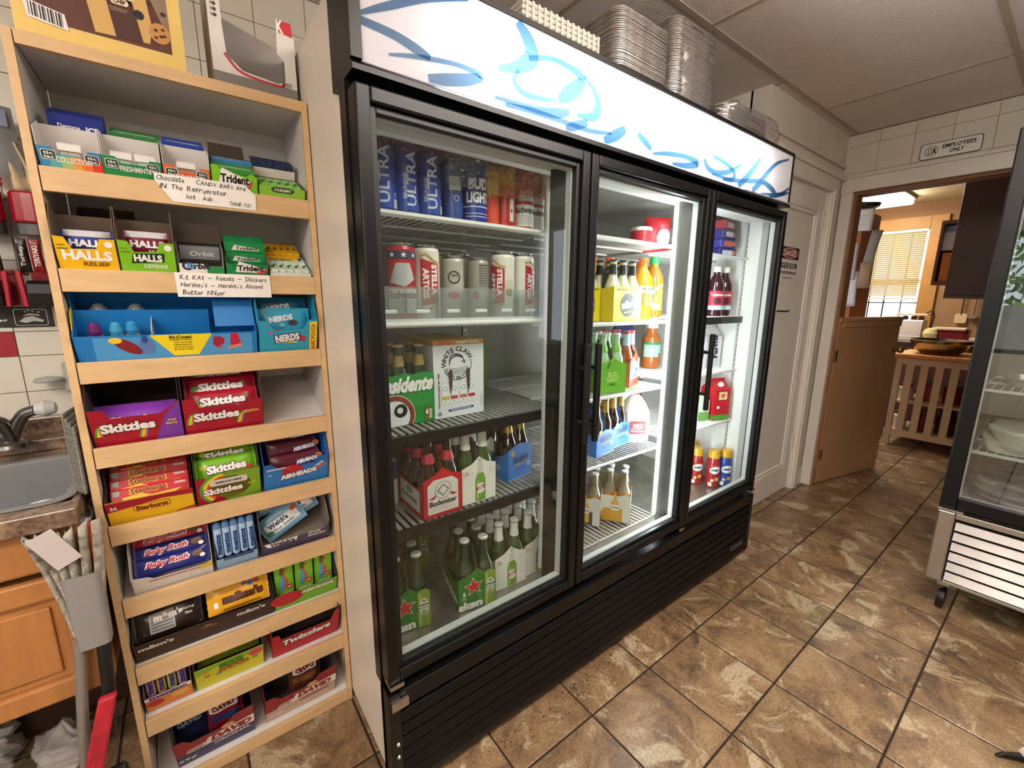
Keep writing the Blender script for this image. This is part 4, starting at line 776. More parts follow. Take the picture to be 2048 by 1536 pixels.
p = Pr(); p.text('Twizzlers', .0, .064, .034, C('#3a0a12'), w=.146, bold=.09, shear=.2, rot=.04, l=1); p.text('Twizzlers', .0, .064, .028, wht, w=.14, bold=.05, shear=.2, rot=.04, l=2); p.build('front_print', o, front(0))
for k in range(2): p = Pr(); p.text('Twizzlers', 0, .03, .018, C('#6a6a70'), w=.06, rot=PI/2); pouch('licorice_bag', .05, .09, .014, C('#221a1c', .3), 'dark licorice bag standing in the crimson box, %s from the left' % ORD[k].replace('nearest', 'first'), 'candy bag', at(7, -.165+.11*k, .06, .03), (TA-.3, 0, 0), 'licorice bags', p, seed=k)
# ---- row 8: sunflower seeds
def seeds(x0, x1, c2, lab, sub, tcol):
    o, w = tray(8, x0, x1, .12, .15, .2, C('#9a1f2c'), KDARK, prof=[(0, .14), (.12, .14), (.2, .115), (.5, .115), (.62, .12), (.75, .155), (1, .165)], sprof=[(0, .14), (.2, .165), (1, .19)], label=lab)
    p = Pr(); p.rect(-w/2, .002, w/2, .06, c2, 0); p.poly([(-.03, .06), (-.018, .098), (w/2, .112), (w/2, .066)], wht, 1); p.text('DAVID', .038, .085, .032, C('#9a1f2c'), w=.098, bold=.07, shear=.2, rot=.05, l=2); p.text(sub, .038, .05, .014, tcol, w=.09, bold=.03, rot=.05, l=2)
    p.poly([(-.07, .06), (-.066, .078), (-.025, .082), (-.03, .06)], wht, 1); p.text('DAVID', -.048, .071, .012, C('#9a1f2c'), w=.036, bold=.06, shear=.2, l=2); p.ell(.03, .118, .016, .012, C('#d8a860'), 1); p.text('59¢', -.07, .028, .016, wht, w=.04); p.build('front_print', o, front(0)); return o, w
seeds(-.458, -.27, C('#2a3568'), 'red and navy sunflower seed box, left of the two on the bottom shelf', 'ORIGINAL', wht)
seeds(-.242, -.038, C('#c9b09a'), 'red and tan sunflower seed box, right of the two on the bottom shelf', 'ORIGINAL', C('#9a1f2c'))
for x, lab, cc, dk, n in ((-.34, 'red, white and navy sunflower seed bag in the left seed box', '#8a1c28', False, 2), (-.42, 'dark navy sunflower seed bag in the left seed box', '#1a2238', True, 2), (-.12, 'brown sunflower seed bag turned upside down in the right seed box', '#6a3a24', False, 1)):
    for k in range(n):
        p = Pr()
        if not dk: p.rect(-.035, .075, .035, .105, wht, 0, 4); p.text('DAVID', 0, .09, .018, C('#8a1c28'), w=.055, bold=.06, rot=PI if n == 1 else 0); p.rect(-.035, .04, .035, .062, C('#2a3568') if n > 1 else C('#8a5a34'), 0, 4)
        else: p.text('DAVID', 0, .09, .018, C('#8a94a8'), w=.055, bold=.06)
        pouch('seed_bag', .085, .13, .022, C(cc, .3), lab+(', front' if k == 0 and n > 1 else ', behind' if n > 1 else ''), 'seed bag', at(8, x, .04+.04*k, .02), (TA-.35, 0, 0), 'seed bags at %.2f' % abs(x) if n > 1 else None, p, .003, seed=k)
# ---- handwritten notes on the rails
PAPER = mat('white_paper', '#e6e2dc', .7); INK = C('#17171c', .6)
def hand(p, t, u, v, h, seed, slope=0, wmax=None):
    r = random.Random(seed); x = 0; chars = []
    for ch in t:
        if ch == ' ': x += h*.75; continue
        hh = h*(1 if (ch.isupper() or ch in "bdfhklt'") else .72)*r.uniform(.9, 1.1); a = min(1.6, tmesh(ch, .0)[2]) if ch != '-' else 1.2
        if ch == '-': hh = h*.12; w = h*.9; vo = h*.4
        elif ch in ".'": hh = h*.18; w = hh; vo = hh/2 if ch == '.' else h*.9
        else: w = min(hh*1.1, hh*a); vo = hh/2-(h*.22 if ch in 'gyj' else 0)
        chars.append((ch, x+w/2, vo+r.uniform(-.05, .05)*h, hh, w, r.uniform(-.08, .08))); x += w+h*.12
    k = (wmax/x) if wmax else 1
    for ch, cx_, cv, hh, w, ro in chars: p.text(ch, u+cx_*k, v+cv+slope*cx_*k, hh, INK, w=w*k, bold=.004, shear=.2, rot=ro+slope, l=1)
def note(name, lab, poly, z, lines, cx):
    o = T(name, lab, 'note', (cx, RY-.0015, z)); m = MB(); m.prism(poly, 'y', -.0006, .0002, PAPER); m.build('paper', o); p = Pr()
    for k, (t, u, v, h, wm_) in enumerate(lines): hand(p, t, u, v, h, 5*k+len(t), -.01, wm_)
    p.build('handwriting', o, front(-.0006)); return o
note('handwritten_note', 'white note about chocolate bars taped under the top shelf', [(-.098, .028), (.075, .028), (.098, .006), (.095, -.03), (-.07, -.03), (-.098, .012)], 1.588, [('Chocolate', -.094, .014, .0105, .05), ('CANDY BARS Are', -.022, .014, .0095, .1), ('IN The ReFrigerator.', -.09, -.003, .0105, .13), ('Just  Ask.', -.045, -.02, .01, .055), ('THANK YOU', .04, -.024, .009, .045)], -.225)
note('handwritten_note', 'white note listing candy bars taped under the second shelf', [(-.1, .022), (.098, .022), (.098, -.0345), (-.098, -.0345)], 1.378, [('Kit KAt - Reeses - SNickers', -.09, .006, .011, .18), ("Hershey's - Hershey's Almond", -.09, -.011, .0105, .17), ('Butter FiNger', -.088, -.029, .0105, .085)], -.212)

# ================================================================ DRINKS IN THE COOLER
def sheen(name, h, r=.12, coat=.4): return mat(name, h, r, coat=coat)
BROWN = sheen('brown_bottle_glass', '#2a1209', .07, .8); GREEN = sheen('green_bottle_glass', '#33491a', .07, .8); DGREEN = sheen('dark_green_bottle_glass', '#12351c', .07, .8); AMBER = sheen('amber_beer_in_clear_glass', '#b9791f', .07, .8); LIMEG = sheen('clear_green_bottle', '#9fc79a', .06, .8)
CANTOP = mat('can_top_aluminium', '#b9babd', .25, 1)
def bottle_proto(name, glass, cap, neck, h=.23, r=.0303, nl=None, capname='crown_cap', upper=None):
    o = T(name, 'x', 'bottle'); m = MB()
    m.lathe([(r*.9, 0), (r, .004), (r, h*.53), (r*.95, h*.575, upper or glass), (r*.72, h*.66, upper or glass), (r*.52, h*.74, upper or glass), (r*.45, h*.82, upper or glass), (r*.42, h*.955), (r*.48, h*.96), (r*.48, h*.975), (r*.4, h*.978)], glass, 14); m.build('bottle_glass', o, smooth=.9)
    m = MB(); m.lathe([(r*.53, h*.965, cap), (r*.52, h*.99, cap), (r*.42, h, cap)], cap, 12); m.build(capname, o, smooth=.5)
    if neck:
        m = MB(); a, b = nl or (.74, .95); m.lathe([(r*(.56 if a > .7 else .74), h*a), (r*.48, h*.82), (r*.445, h*b)], neck, 14, cap=False); m.build('neck_label', o, smooth=.9)
    return o
used = {}
def put(proto, loc, rot, label, group):
    k = proto.name
    if k not in used: used[k] = 1; o = proto; o.location = loc; o.rotation_euler = rot
    else: o = dup(proto, loc, rot)
    o['label'] = label; o['group'] = group; return o
SILV = mat('silver_foil_label', '#d3d1cb', .35, metal=.3); GOLDF = mat('gold_foil', '#c9a55c', .3, metal=.7)
B_BUD = bottle_proto('beer_bottle', BROWN, C('#9a2a2a', .3), C('#b03040', .3), nl=(.7, .76)); B_STE = bottle_proto('beer_bottle', GREEN, SILV, C('#dcdad4', .4)); B_HEI = bottle_proto('beer_bottle', DGREEN, SILV, None); B_MOD = bottle_proto('beer_bottle', BROWN, GOLDF, GOLDF); B_COR = bottle_proto('beer_bottle', AMBER, SILV, None, upper=mat('clear_neck_glass', '#8d8268', .06, coat=.8)); B_PRE = bottle_proto('beer_bottle', DGREEN, GOLDF, C('#a88a52', .4), nl=(.72, .86)); B_LIM = bottle_proto('beer_bottle', LIMEG, SILV, C('#6fae3a', .4), nl=(.7, .8)); B_COO = bottle_proto('beer_bottle', sheen('orange_brown_glass', '#8a3a18', .08, .8), C('#b83a3a', .3), C('#9fb4cc', .4)); B_MIK = bottle_proto('lemonade_bottle', sheen('pale_lemonade', '#d9d6b0', .1, .7), BLACKP, BLACKP, nl=(.76, .92))
def carrier(name, lab, loc, rz, side, end, proto, blab, grp, pe=None, ps=None, inn=KRAFT, w=.126, d=.188, he=.125, pk=.15, hs=.085, skip=(), handle=True, bump=()):
    o = T(name, lab, 'beer carrier', loc, (0, 0, rz), 'beer carriers'); h = w/2; m = MB(); t = .001
    top = [(h, he-.006), (h*.45, he+.004), (0, pk), (-h*.45, he+.004), (-h, he-.006)]
    thick(m, [(-h, 0, 0), (h, 0, 0)]+[(a, 0, b) for a, b in top], (0, -1, 0), t, end, inn); thick(m, [(h, d, 0), (-h, d, 0)]+[(-a, d, b) for a, b in top], (0, 1, 0), t, end, inn)
    for s in (-1, 1):
        pts = [(s*h, 0, 0), (s*h, 0, he-.006), (s*h, d*.12, hs+.01), (s*h, d*.25, hs), (s*h, d*.75, hs), (s*h, d*.88, hs+.01), (s*h, d, he-.006), (s*h, d, 0)]; thick(m, pts, (s, 0, 0), t, side, inn)
    m.box(-h, h, 0, d, 0, .0012, inn); m.build('carton_body', o)
    if handle:
        m = MB(); pts = [(0, .002, .01), (0, d-.002, .01), (0, d-.002, pk), (0, d*.8, .2), (0, d*.2, .2), (0, .002, pk)]; thick(m, pts, (1, 0, 0), t, end, inn); m.build('carry_handle', o); q = MB(); q.prism([(d*.35+a, .178+b) for a, b in rrect(.022, .008, .008, 4)], 'x', .0005, .0012, BK); q.prism([(d*.35+a, .178+b) for a, b in rrect(.022, .008, .008, 4)], 'x', -.0024, -.0015, BK)
    if pe: pe.build('end_print', o, front(0))
    if ps: ps.build('side_print', o, lambda u, v, dd: (-h-dd, d/2-u, v))
    R = Matrix.Rotation(rz, 3, 'Z')
    for i in (-1, 1):
        for k in range(3):
            if (i, k) in skip: continue
            q = R @ Vector((i*.0312, .0315+.0625*k, .0016)); put(proto, Vector(loc)+q, (0, 0, 0), blab, grp)
    return o
def bpic(p, u, v, h, col, lab, l=1, neck=None):      # a printed picture of a bottle
    w = h*.135; p.poly([(u-w, v), (u+w, v), (u+w, v+h*.52), (u+w*.5, v+h*.68), (u+w*.42, v+h), (u-w*.42, v+h), (u-w*.5, v+h*.68), (u-w, v+h*.52)], col, l)
    p.rect(u-w*.7, v+h*.05, u-w*.4, v+h*.5, C('#a9c46a'), l+1)
    if neck: p.poly([(u-w*.5, v+h*.66), (u+w*.5, v+h*.66), (u+w*.42, v+h*.98), (u-w*.42, v+h*.98)], neck, l+1)
    p.ell(u, v+h*.3, w*.95, h*.13, lab, l+2, 14)
def stella_print():
    p = Pr(); bpic(p, .004, .004, .138, C('#6f9a35'), C('#e6e0d6'), 1, C('#cfc6c8')); p.poly([(-.013, .038), (.021, .042), (.019, .056), (-.012, .052)], C('#a3222c'), 4); p.text('STELLA', .004, .0505, .006, wht, w=.022, bold=.05, l=5); p.text('ARTOIS', .004, .043, .006, wht, w=.022, bold=.05, l=5)
    p.ring(.042, .098, .013, .0138, C('#c2bcae'), 1); p.ring(.042, .098, .008, .0086, C('#c2bcae'), 1); p.ell(.042, .098, .003, .005, C('#c2bcae'), 1, 8); p.text('6x', -.044, .104, .012, C('#a8843c'), w=.013); p.rect(-.056, .09, -.054, .112, C('#c9a24a'), 1); p.rect(-.05, .094, -.024, .0955, C('#b9a88a'), 1); return p
WCARD = C('#e4e1dc'); RCARD = C('#c41f2b'); 
# --- left bay, fourth shelf
p = Pr(); wl_ = C('#dcd9d4'); p.poly([(-.05, .012), (.05, .012), (.05, .1), (.03, .116), (-.03, .116), (-.05, .1)], wl_, 1); p.poly([(0, .1), (.022, .08), (0, .06), (-.022, .08)], C('#8c8c92'), 2); p.poly([(0, .094), (.014, .08), (0, .066), (-.014, .08)], wl_, 3); p.ring(0, .08, .025, .027, C('#77777c'), 2); p.poly([(-.048, .06), (-.02, .07), (-.03, .056)], RCARD, 2); p.poly([(.048, .06), (.02, .07), (.03, .056)], RCARD, 2); p.text('Budweiser', 0, .044, .016, C('#1c1c20'), w=.09, bold=.03, shear=.1, l=3)
for k in range(4): p.rect(-.04, .02+.005*k, .04, .0215+.005*k, C('#a8a5a2'), 2)
p2 = Pr(); p2.poly([(-.07, .012), (.07, .012), (.07, .08), (-.07, .08)], wl_, 1); p2.text('Budweiser', 0, .042, .018, C('#55555a'), w=.11, bold=.03); p2.ell(0, .064, .022, .012, C('#8c8c92'), 2)
carrier('beer_carrier', 'red six-pack carrier with a white label on the left bay\'s fourth shelf', (.244, .146, .7155), .0, RCARD, RCARD, B_BUD, 'brown beer bottle with red collar in the red carrier', 'bottles in the red carrier', p, p2)
carrier('beer_carrier', 'white six-pack carrier beside the red one', (.376, .156, .7155), .0, WCARD, WCARD, B_STE, 'green beer bottle with white neck in the white carrier beside the red one', 'bottles beside the red carrier', stella_print())
carrier('beer_carrier', 'white six-pack carrier set back next to the blue one', (.512, .292, .7155), .0, WCARD, WCARD, B_STE, 'green beer bottle with white neck in the set-back white carrier', 'bottles in the set-back carrier', stella_print())
MB_ = C('#2f74c4')
def modelo_print():
    p = Pr(); p.rect(-.062, .002, .062, .006, C('#8fb4de'), 1); p.text('Modelo', .004, .075, .026, C('#1b2f66'), w=.075, bold=.05, shear=.1, rot=.12, l=3); p.rect(-.04, .052, .045, .056, C('#b8923c'), 2); p.text('Especial', 0, .036, .014, C('#1f4f9a'), w=.05, shear=.2, l=2); p.ell(-.04, .1, .01, .012, C('#b8923c'), 1, 10); p.ell(.045, .045, .012, .01, C('#7ea9de'), 1, 10); return p
carrier('beer_carrier', 'bright blue six-pack carrier at the right of the left bay', (.594, .225, .7155), .18, MB_, MB_, B_MOD, 'gold-necked bottle in the left bay\'s blue carrier', 'bottles in the left bay blue carrier', modelo_print(), modelo_print(), pk=.132, handle=True, he=.122)
o = T('beer_case', 'white and blue carton at the far left of the left bay', 'beer case', (.112, .3, .7155)); MB().box(-.065, .055, 0, .18, 0, .14, WCARD).build('carton_body', o); Pr().rect(-.065, .08, .055, .138, C('#2a3a8a'), 0).rect(-.03, .02, -.025, .04, BK, 0).build('front_print', o, front(0))
# --- left bay, bottom
HG = C('#2f7a26')
def hei_print():
    p = Pr(); p.star(-.012, .08, .034, wht, 1, PI/2+.12); p.star(-.012, .08, .03, C('#c8262e'), 2, PI/2+.12); p.text('6', -.044, .06, .016, wht, w=.01, bold=.04); p.text('PACK', -.044, .047, .005, wht, w=.012); p.text('BOTTLES', -.044, .041, .004, wht, w=.014)
    p.text('Heineken', -.066, .016, .03, wht, w=.165, bold=.06, rot=.06, l=2)
    p.poly([(.024, .002), (.062, .002), (.062, .118), (.05, .128), (.034, .128), (.024, .118)], C('#7f9c35'), 3); p.poly([(.028, .004), (.034, .004), (.034, .12), (.028, .115)], C('#a8bf5a'), 4); p.ell(.043, .07, .017, .034, C('#4c7a2a'), 4, 16); p.ell(.043, .07, .0155, .031, C('#c9cfb4'), 5, 16); p.rect(.025, .066, .061, .078, C('#2a4a1e'), 6); p.text('Heineken', .043, .072, .008, wht, w=.033, bold=.04, l=7); p.star(.043, .09, .006, C('#c8262e'), 7); p.ell(.043, .05, .008, .01, C('#8fa07a'), 6, 10); return p
p = hei_print(); p.it = [q for q in p.it]
def clipx(p, lo, hi):
    for i, (v, f, m, l) in enumerate(p.it): p.it[i] = ([(min(hi, max(lo, a)), b) for a, b in v], f, m, l)
    return p
def hside():
    p = Pr(); p.text('Heineken', 0, .035, .03, wht, w=.16, bold=.05, l=2); p.star(.05, .07, .012, C('#c8262e'), 2); return p
for x, y, rz, lb, g in ((.344, .122, -.22, 'green six-pack carrier with a red star in the centre of the bottom', 'centre'), (.13, .158, -.2, 'green six-pack carrier with a red star at the left edge of the bottom', 'left edge'), (.265, .44, -.2, 'green six-pack carrier with a red star at the back of the bottom', 'back')):
    carrier('beer_carrier', lb, (x, y, .3708), rz, HG, HG, B_HEI, 'dark green silver-capped bottle in the star carrier at the %s' % g, 'bottles in the %s star carrier' % g, clipx(hei_print(), -.0625, .0625), hside(), pk=.14, he=.118)
carrier('beer_carrier', 'white six-pack carrier on the cooler floor nearest the green star carrier', (.494, .144, .3708), -.08, WCARD, WCARD, B_STE, 'green white-necked bottle on the cooler floor nearest the star carrier', 'bottles in the first floor carrier', stella_print())
carrier('beer_carrier', 'white six-pack carrier on the cooler floor in the right corner of the left bay', (.583, .132, .3708), -.06, WCARD, WCARD, B_STE, 'green white-necked bottle on the cooler floor in the right corner', 'bottles in the corner floor carrier', stella_print(), w=.11) if False else None
carrier('beer_carrier', 'white six-pack carrier on the cooler floor in the right corner of the left bay', (.6255, .15, .3708), -.06, WCARD, WCARD, B_STE, 'green white-necked bottle on the cooler floor in the right corner', 'bottles in the corner floor carrier', stella_print(), w=.122)
# --- left bay, third shelf
PG = C('#128a34')
o = T('beer_carrier', 'vivid green six-pack with cursive white lettering on the third shelf', 'beer carrier', (.168, .222, .9855), group='beer carriers'); m = MB(); w, d, h = .19, .126, .145
prof = [(w/2-i*w/12, h+.006*abs(math.sin(i*PI/4))) for i in range(13)]
thick(m, [(-w/2, 0, 0), (w/2, 0, 0)]+[(a, 0, b) for a, b in prof], (0, -1, 0), .001, PG, KRAFT); thick(m, [(w/2, d, 0), (-w/2, d, 0)]+[(-a, d, b) for a, b in prof], (0, 1, 0), .001, PG, KRAFT)
for s in (-1, 1): thick(m, [(s*w/2, 0, 0), (s*w/2, d, 0), (s*w/2, d, h-.01), (s*w/2, 0, h-.01)], (s, 0, 0), .001, PG, KRAFT)
m.box(-w/2, w/2, 0, d, 0, .001, KRAFT); m.build('carton_body', o)
p = Pr(); p.text('Presidente', -.0, .118, .05, C('#0b5a22'), w=.19, bold=.08, shear=.25, l=2); p.text('Presidente', -.0, .119, .046, wht, w=.186, bold=.05, shear=.25, l=3); p.ell(-.03, .03, .062, .062, C('#e6dcc8'), 1, 28); p.ell(-.03, .03, .06, .06, C('#8f2f22'), 2, 28); p.ell(-.03, .028, .049, .05, C('#1c5a3a'), 3, 24); p.ell(-.03, .028, .046, .047, C('#dfe3e6'), 4, 24); p.ell(-.012, .045, .02, .02, BK, 5, 16); p.ell(-.014, .046, .009, .009, C('#dfe3e6'), 6, 12)
p.rect(.062, .008, .086, .045, C('#7a5a2a'), 3); p.text('6', .069, .032, .016, wht, w=.009, bold=.05, l=4); p.text('PACK', .08, .026, .009, wht, w=.03, rot=PI/2, bold=.04, l=4)
for a, b, r in ((.06, .075, .016), (.03, .1, .012), (.075, .105, .01)): p.ring(a, b, r*.8, r, C('#1f9a42'), 1, n=16)
clipx(p, -.0945, .0945)
for i, (v, f, mm_, l) in enumerate(p.it): p.it[i] = ([(a, max(.001, b)) for a, b in v], f, mm_, l)
p.build('front_print', o, front(0))
for i in range(3):
    for k in range(2): put(B_PRE, (.168+(i-1)*.0625, .222+.0315+.063*k, .9866), (0, 0, 0), 'dark green bottle with gold neck in the vivid green six-pack', 'bottles in the vivid green carrier')
o = T('seltzer_case', 'white seltzer case with a black wave emblem on the third shelf', 'drink case', (.352, .226, .9855)); w, h = .176, .236
m = MB(); m.box(-w/2, w/2, 0, .26, 0, h, C('#d9dce0')); m.box(-w/2-.0004, w/2+.0004, .001, .2604, h-.016, h+.0004, C('#b98a35')); m.build('carton_body', o)
p = Pr(); p.rect(-w/2, h-.014, w/2, h, C('#b98a35'), 0); p.text('VARIETY PACK', .03, h-.007, .008, wht, w=.08); p.poly([(-.075, h-.013), (-.02, h-.013), (-.025, h-.001), (-.07, h-.001)], C('#c2662a'), 1)
p.arc('WHITE CLAW', -.006, .162, .048, .0155, BK, PI/2+.25, bold=.03); p.ring(-.006, .162, .047, .049, BK, 1, -1.0, .35); p.ring(-.006, .162, .047, .049, BK, 1, 3.4, 5.3); p.arc('HARD SELTZER', -.006, .162, .041, .01, BK, -PI/2, bold=.03, inside=True)
for k in range(7): p.band(smooth([(-.036, .158+.002*k), (-.03, .176+.0025*k), (-.012, .186+.0016*k), (.008, .182+.0012*k), (.02-.001*k, .17+.001*k), (.018-.002*k, .162+.0012*k)], 4), .0011, C('#3a3f46'), 1)
for k in range(5): p.band(smooth([(-.036, .153-.003*k), (-.016, .149-.004*k), (.008, .151-.004*k), (.028, .156-.004*k)], 4), .0011, C('#3a3f46'), 1)
for u, cc in ((-.05, '#c8b83a'), (-.02, '#b83a40'), (.012, '#c06058'), (.042, '#b82a34')): p.poly([(u+a, .075+b) for a, b in rrect(.0135, .034, .004, 3)], C('#c3c7cc'), 1); p.poly([(u+a, .075+b) for a, b in rrect(.012, .032, .004, 3)], C('#dfe2e6'), 2); p.rect(u-.012, .056, u+.012, .067, C(cc), 3); p.ring(u, .09, .006, .008, C('#8a9098'), 3, n=12); p.ell(u, .05, .002, .002, BK, 3, 6)
p.text('THE ICONIC HARD SELTZER', -.072, .085, .006, BK, w=.11, rot=PI/2, bold=.02); p.poly([(-.04, .016), (.05, .02), (.048, .028), (-.042, .024)], C('#3a4f9a'), 1); p.text('NATURALLY FLAVORED', .004, .0222, .004, wht, w=.07, rot=.045); p.ring(-.07, .014, .005, .0065, BK, 1, n=14); p.ell(-.07, .014, .003, .003, BK, 1, 8); p.rect(.076, .02, .083, .06, C('#b9bec6'), 1)
for u in (-.032, .03): p.poly([(u-.007, .14), (u, .15), (u+.007, .14), (u+.006, .1), (u, .068), (u-.005, .1)], C('#4a3632'), 4)
p.build('front_print', o, front(0))
o = T('beer_case', 'green carton standing at the back right of the third shelf', 'beer case', (.585, .5, .9855), (0, 0, .2)); MB().box(-.06, .06, 0, .12, 0, .19, C('#5f8a2a')).build('carton_body', o); Pr().text('LIME', 0, .12, .02, C('#9fbf5a'), w=.06, bold=.04).poly([(-.03, .03), (.03, .05), (.02, .08)], C('#3f6a1a'), 0).build('front_print', o, front(0))
# --- cans
def can_proto(name, base, h=.2, r=.0365, top=None):
    o = T(name, 'x', 'can'); m = MB(); m.lathe([(r*.8, 0, CANTOP), (r*.97, .005, base), (r, .009, base), (r, h-.016, base), (r*.93, h-.008, CANTOP), (r*.84, h-.003, CANTOP), (r*.85, h, CANTOP), (r*.8, h-.0005, CANTOP), (r*.78, h-.004, CANTOP)], base, 20); m.build('can_body', o, smooth=.5)
    q = MB(); q.prism([(a, b) for a, b in rrect(.009, .006, .005, 3)], 'z', h-.004, h-.0025, CANTOP); q.build('pull_tab', o); return o
def can(base, prn, lab, loc, rz=0, h=.2, r=.0365, grp=None):
    o = can_proto('drink_can', C(base, .25) if isinstance(base, str) else base, h, r); o['label'] = lab; o.location = loc; o.rotation_euler = (0, 0, rz)
    if grp: o['group'] = grp
    if prn: prn.build('can_print', o, cyl(r)); 
    return o
FACE = .33     # yaw toward the camera
def ultra():
    p = Pr(); p.rect(-.05, .012, .05, .1, C('#2d4fb0', .25), 0, 12); p.text('ULTRA', -.006, .088, .026, C('#cdd4e6', .3), w=.13, bold=.02, rot=PI/2, l=2)
    for k in range(9): a = random.uniform(-.03, .03); b = random.uniform(.15, .178); p.ell(a, b, .005, .004, C('#b03a52', .3), 1, 7)
    p.text('Michelob', -.024, .07, .01, C('#b9c4de', .3), w=.06, rot=PI/2, l=2); p.rect(.018, .012, .034, .034, C('#c9c9c4'), 2, 4); p.ring(.026, .044, .004, .0055, C('#d8d8e0'), 2, n=10); return p
for k, (x, rz, lb) in enumerate(((.128, .1, 'leftmost'), (.187, .5, 'second'), (.254, .2, 'third'))): can('#24358e', ultra(), 'tall blue can with silver vertical lettering on the top shelf, %s from the left' % lb, (x-.0, .2, 1.5512), -.2+rz, .172, .031, 'tall blue cans')
p = Pr(); p.rect(-.02, .08, .015, .115, C('#c9cbd0'), 1, 4); p.ring(0, .06, .006, .008, C('#c9d3e6'), 1, n=12); p.rect(-.03, .02, .03, .05, C('#2a4a9a', .3), 0, 6); can('#2f4a92', p, 'slim blue can with a silver patch on the top shelf', (.324, .2, 1.5512), -.1, .16, .028)
p = Pr(); p.text('BUD', 0, .105, .03, wht, w=.06, bold=.05, l=2); p.text('LIGHT', 0, .07, .03, wht, w=.07, bold=.05, l=2); p.rect(-.05, .044, .05, .047, C('#c9d3ee'), 1, 12); p.rect(-.04, .026, .04, .029, C('#9fb0da'), 1, 8); p.rect(-.04, .018, .04, .021, C('#9fb0da'), 1, 8); can('#20398f', p, 'royal blue can with bold white lettering on the top shelf', (.395, .2, 1.5512), -.2, .165, .036)
p = Pr(); p.rect(-.03, .01, .012, .08, C('#d8402a'), 1, 6); p.rect(-.04, .09, .04, .15, C('#e0c02a', .3), 0, 8); can('#c8702a', p, 'orange and yellow can on the top shelf', (.452, .205, 1.5512), 0, .172, .028)
p = Pr(); p.rect(-.006, .02, .008, .085, C('#d8d8d4'), 1, 2); p.rect(-.04, .12, .04, .17, C('#d9b82a', .3), 0, 8); p.ell(.0, .05, .004, .006, C('#c02a2a'), 2, 8); can('#b82a22', p, 'red can with a yellow top on the top shelf', (.508, .205, 1.5512), 0, .178, .032)
def budcan():
    p = Pr(); p.rect(-.045, .012, .045, .075, C('#d9d6d0'), 1, 12); p.text('Budweiser', 0, .06, .02, C('#1c1c20'), w=.085, bold=.03, l=3); p.poly([(-.03, .085), (.03, .085), (.02, .115), (-.02, .115)], C('#b9b9be'), 1); p.rect(-.04, .078, .04, .083, C('#b8202a'), 2, 8)
    for k in range(4): p.rect(-.03, .02+.007*k, .03, .022+.007*k, C('#b0aca8'), 2, 6)
    return p
can('#b5332a', budcan(), 'red can with a white label on the top shelf', (.576, .205, 1.5512), -.25, .178, .034); can('#8d8a88', budcan(), 'silver grey can with a white label at the right of the top shelf', (.632, .215, 1.5512), .1, .178, .031)
# second rows behind, seen between
for k, x in enumerate((.14, .21, .28, .35, .42, .49, .56, .62)): can(['#24358e', '#24358e', '#7a2436', '#20398f', '#c8a02a', '#b8832a', '#b5332a', '#8a3a2a'][k], None, '%s can in the second row of the top shelf' % ['dark blue', 'navy blue', 'plum red', 'mid blue', 'mustard yellow', 'ochre', 'tomato red', 'rust red'][k], (x, .285, 1.5512), 0, .178, .033, 'cans in the second row')
WRAP = glassy('shrink_wrap', '#f5f5f5', .16, .12, .05)
def wrap(x0, x1, y0, y1, z0, z1, lab, name='plastic_wrap', amp=.008, seed=1, m=None):
    r = random.Random(seed); f = [(r.uniform(20, 60), r.uniform(20, 60), r.uniform(0, 6)) for _ in range(4)]
    def n(a, b): return sum(math.sin(p_*a+q_*b+s_) for p_, q_, s_ in f)/4*amp
    m_ = MB(); m_.grid(lambda u, v: (x0+(x1-x0)*u+n(v, u), y0+n(u, v), z0+(z1-z0)*v), 24, 14, m or WRAP); m_.grid(lambda u, v: (x0+(x1-x0)*u+n(1, u), y0+(y1-y0)*v+n(u, 1)*(1-v), z1+n(u*1.3, v)*v), 24, 8, m or WRAP)
    o = m_.build(name, smooth=.6); tag(o, lab, 'plastic wrap'); return o
wrap(.288, .425, .165, .3, 1.64, 1.732, 'clear crinkled wrap over the blue cans on the top shelf', seed=3); wrap(.43, .535, .168, .3, 1.635, 1.734, 'yellow-tinted crinkled wrap over the middle cans on the top shelf', seed=5, m=glassy('yellow_wrap', '#ffe89a', .16, .12, .1)); wrap(.54, .648, .17, .3, 1.65, 1.733, 'orange-tinted crinkled wrap over the right cans on the top shelf', seed=8, m=glassy('orange_wrap', '#ffc9a0', .16, .12, .1))
Z2 = 1.2832
p = Pr(); p.rect(-.05, .16, .05, .18, C('#2a2f55'), 1, 12)
for a in (-.03, 0, .03): p.star(a, .17, .008, wht, 2)
p.poly([(-.04, .1), (-.02, .15), (.015, .15), (.03, .11), (.0, .09)], C('#b9b9bd'), 2); p.rect(-.05, .022, .05, .085, C('#d4d1cb'), 1, 12); p.text('Budweiser', 0, .07, .02, BK, w=.09, bold=.03, l=3); p.text('ORIGINAL', .046, .09, .009, wht, w=.07, rot=-PI/2, l=3)
for k in range(5): p.rect(-.03, .028+.006*k, .03, .03+.006*k, C('#a8a5a2'), 2, 6)
can('#b51f2c', p, 'red and silver can with white stars in the clear organiser', (.168, .205, Z2), -.2)
def stel(dx=0):
    p = Pr(); p.poly([(-.026+dx, .04), (.026+dx, .05), (.026+dx, .15), (-.026+dx, .165)], C('#b8202c'), 1); p.text('STELLA', .011+dx, .11, .017, wht, w=.08, rot=-PI/2, bold=.05, l=3); p.text('ARTOIS', -.012+dx, .1, .017, wht, w=.08, rot=-PI/2, bold=.05, l=3); p.band(smooth([(-.028+dx, .17), (-.01+dx, .175), (.01+dx, .16), (.028+dx, .155)], 4), .005, C('#b8913a'), 2); p.band(smooth([(-.028+dx, .035), (-.01+dx, .03), (.01+dx, .042), (.028+dx, .045)], 4), .005, C('#b8913a'), 2); return p
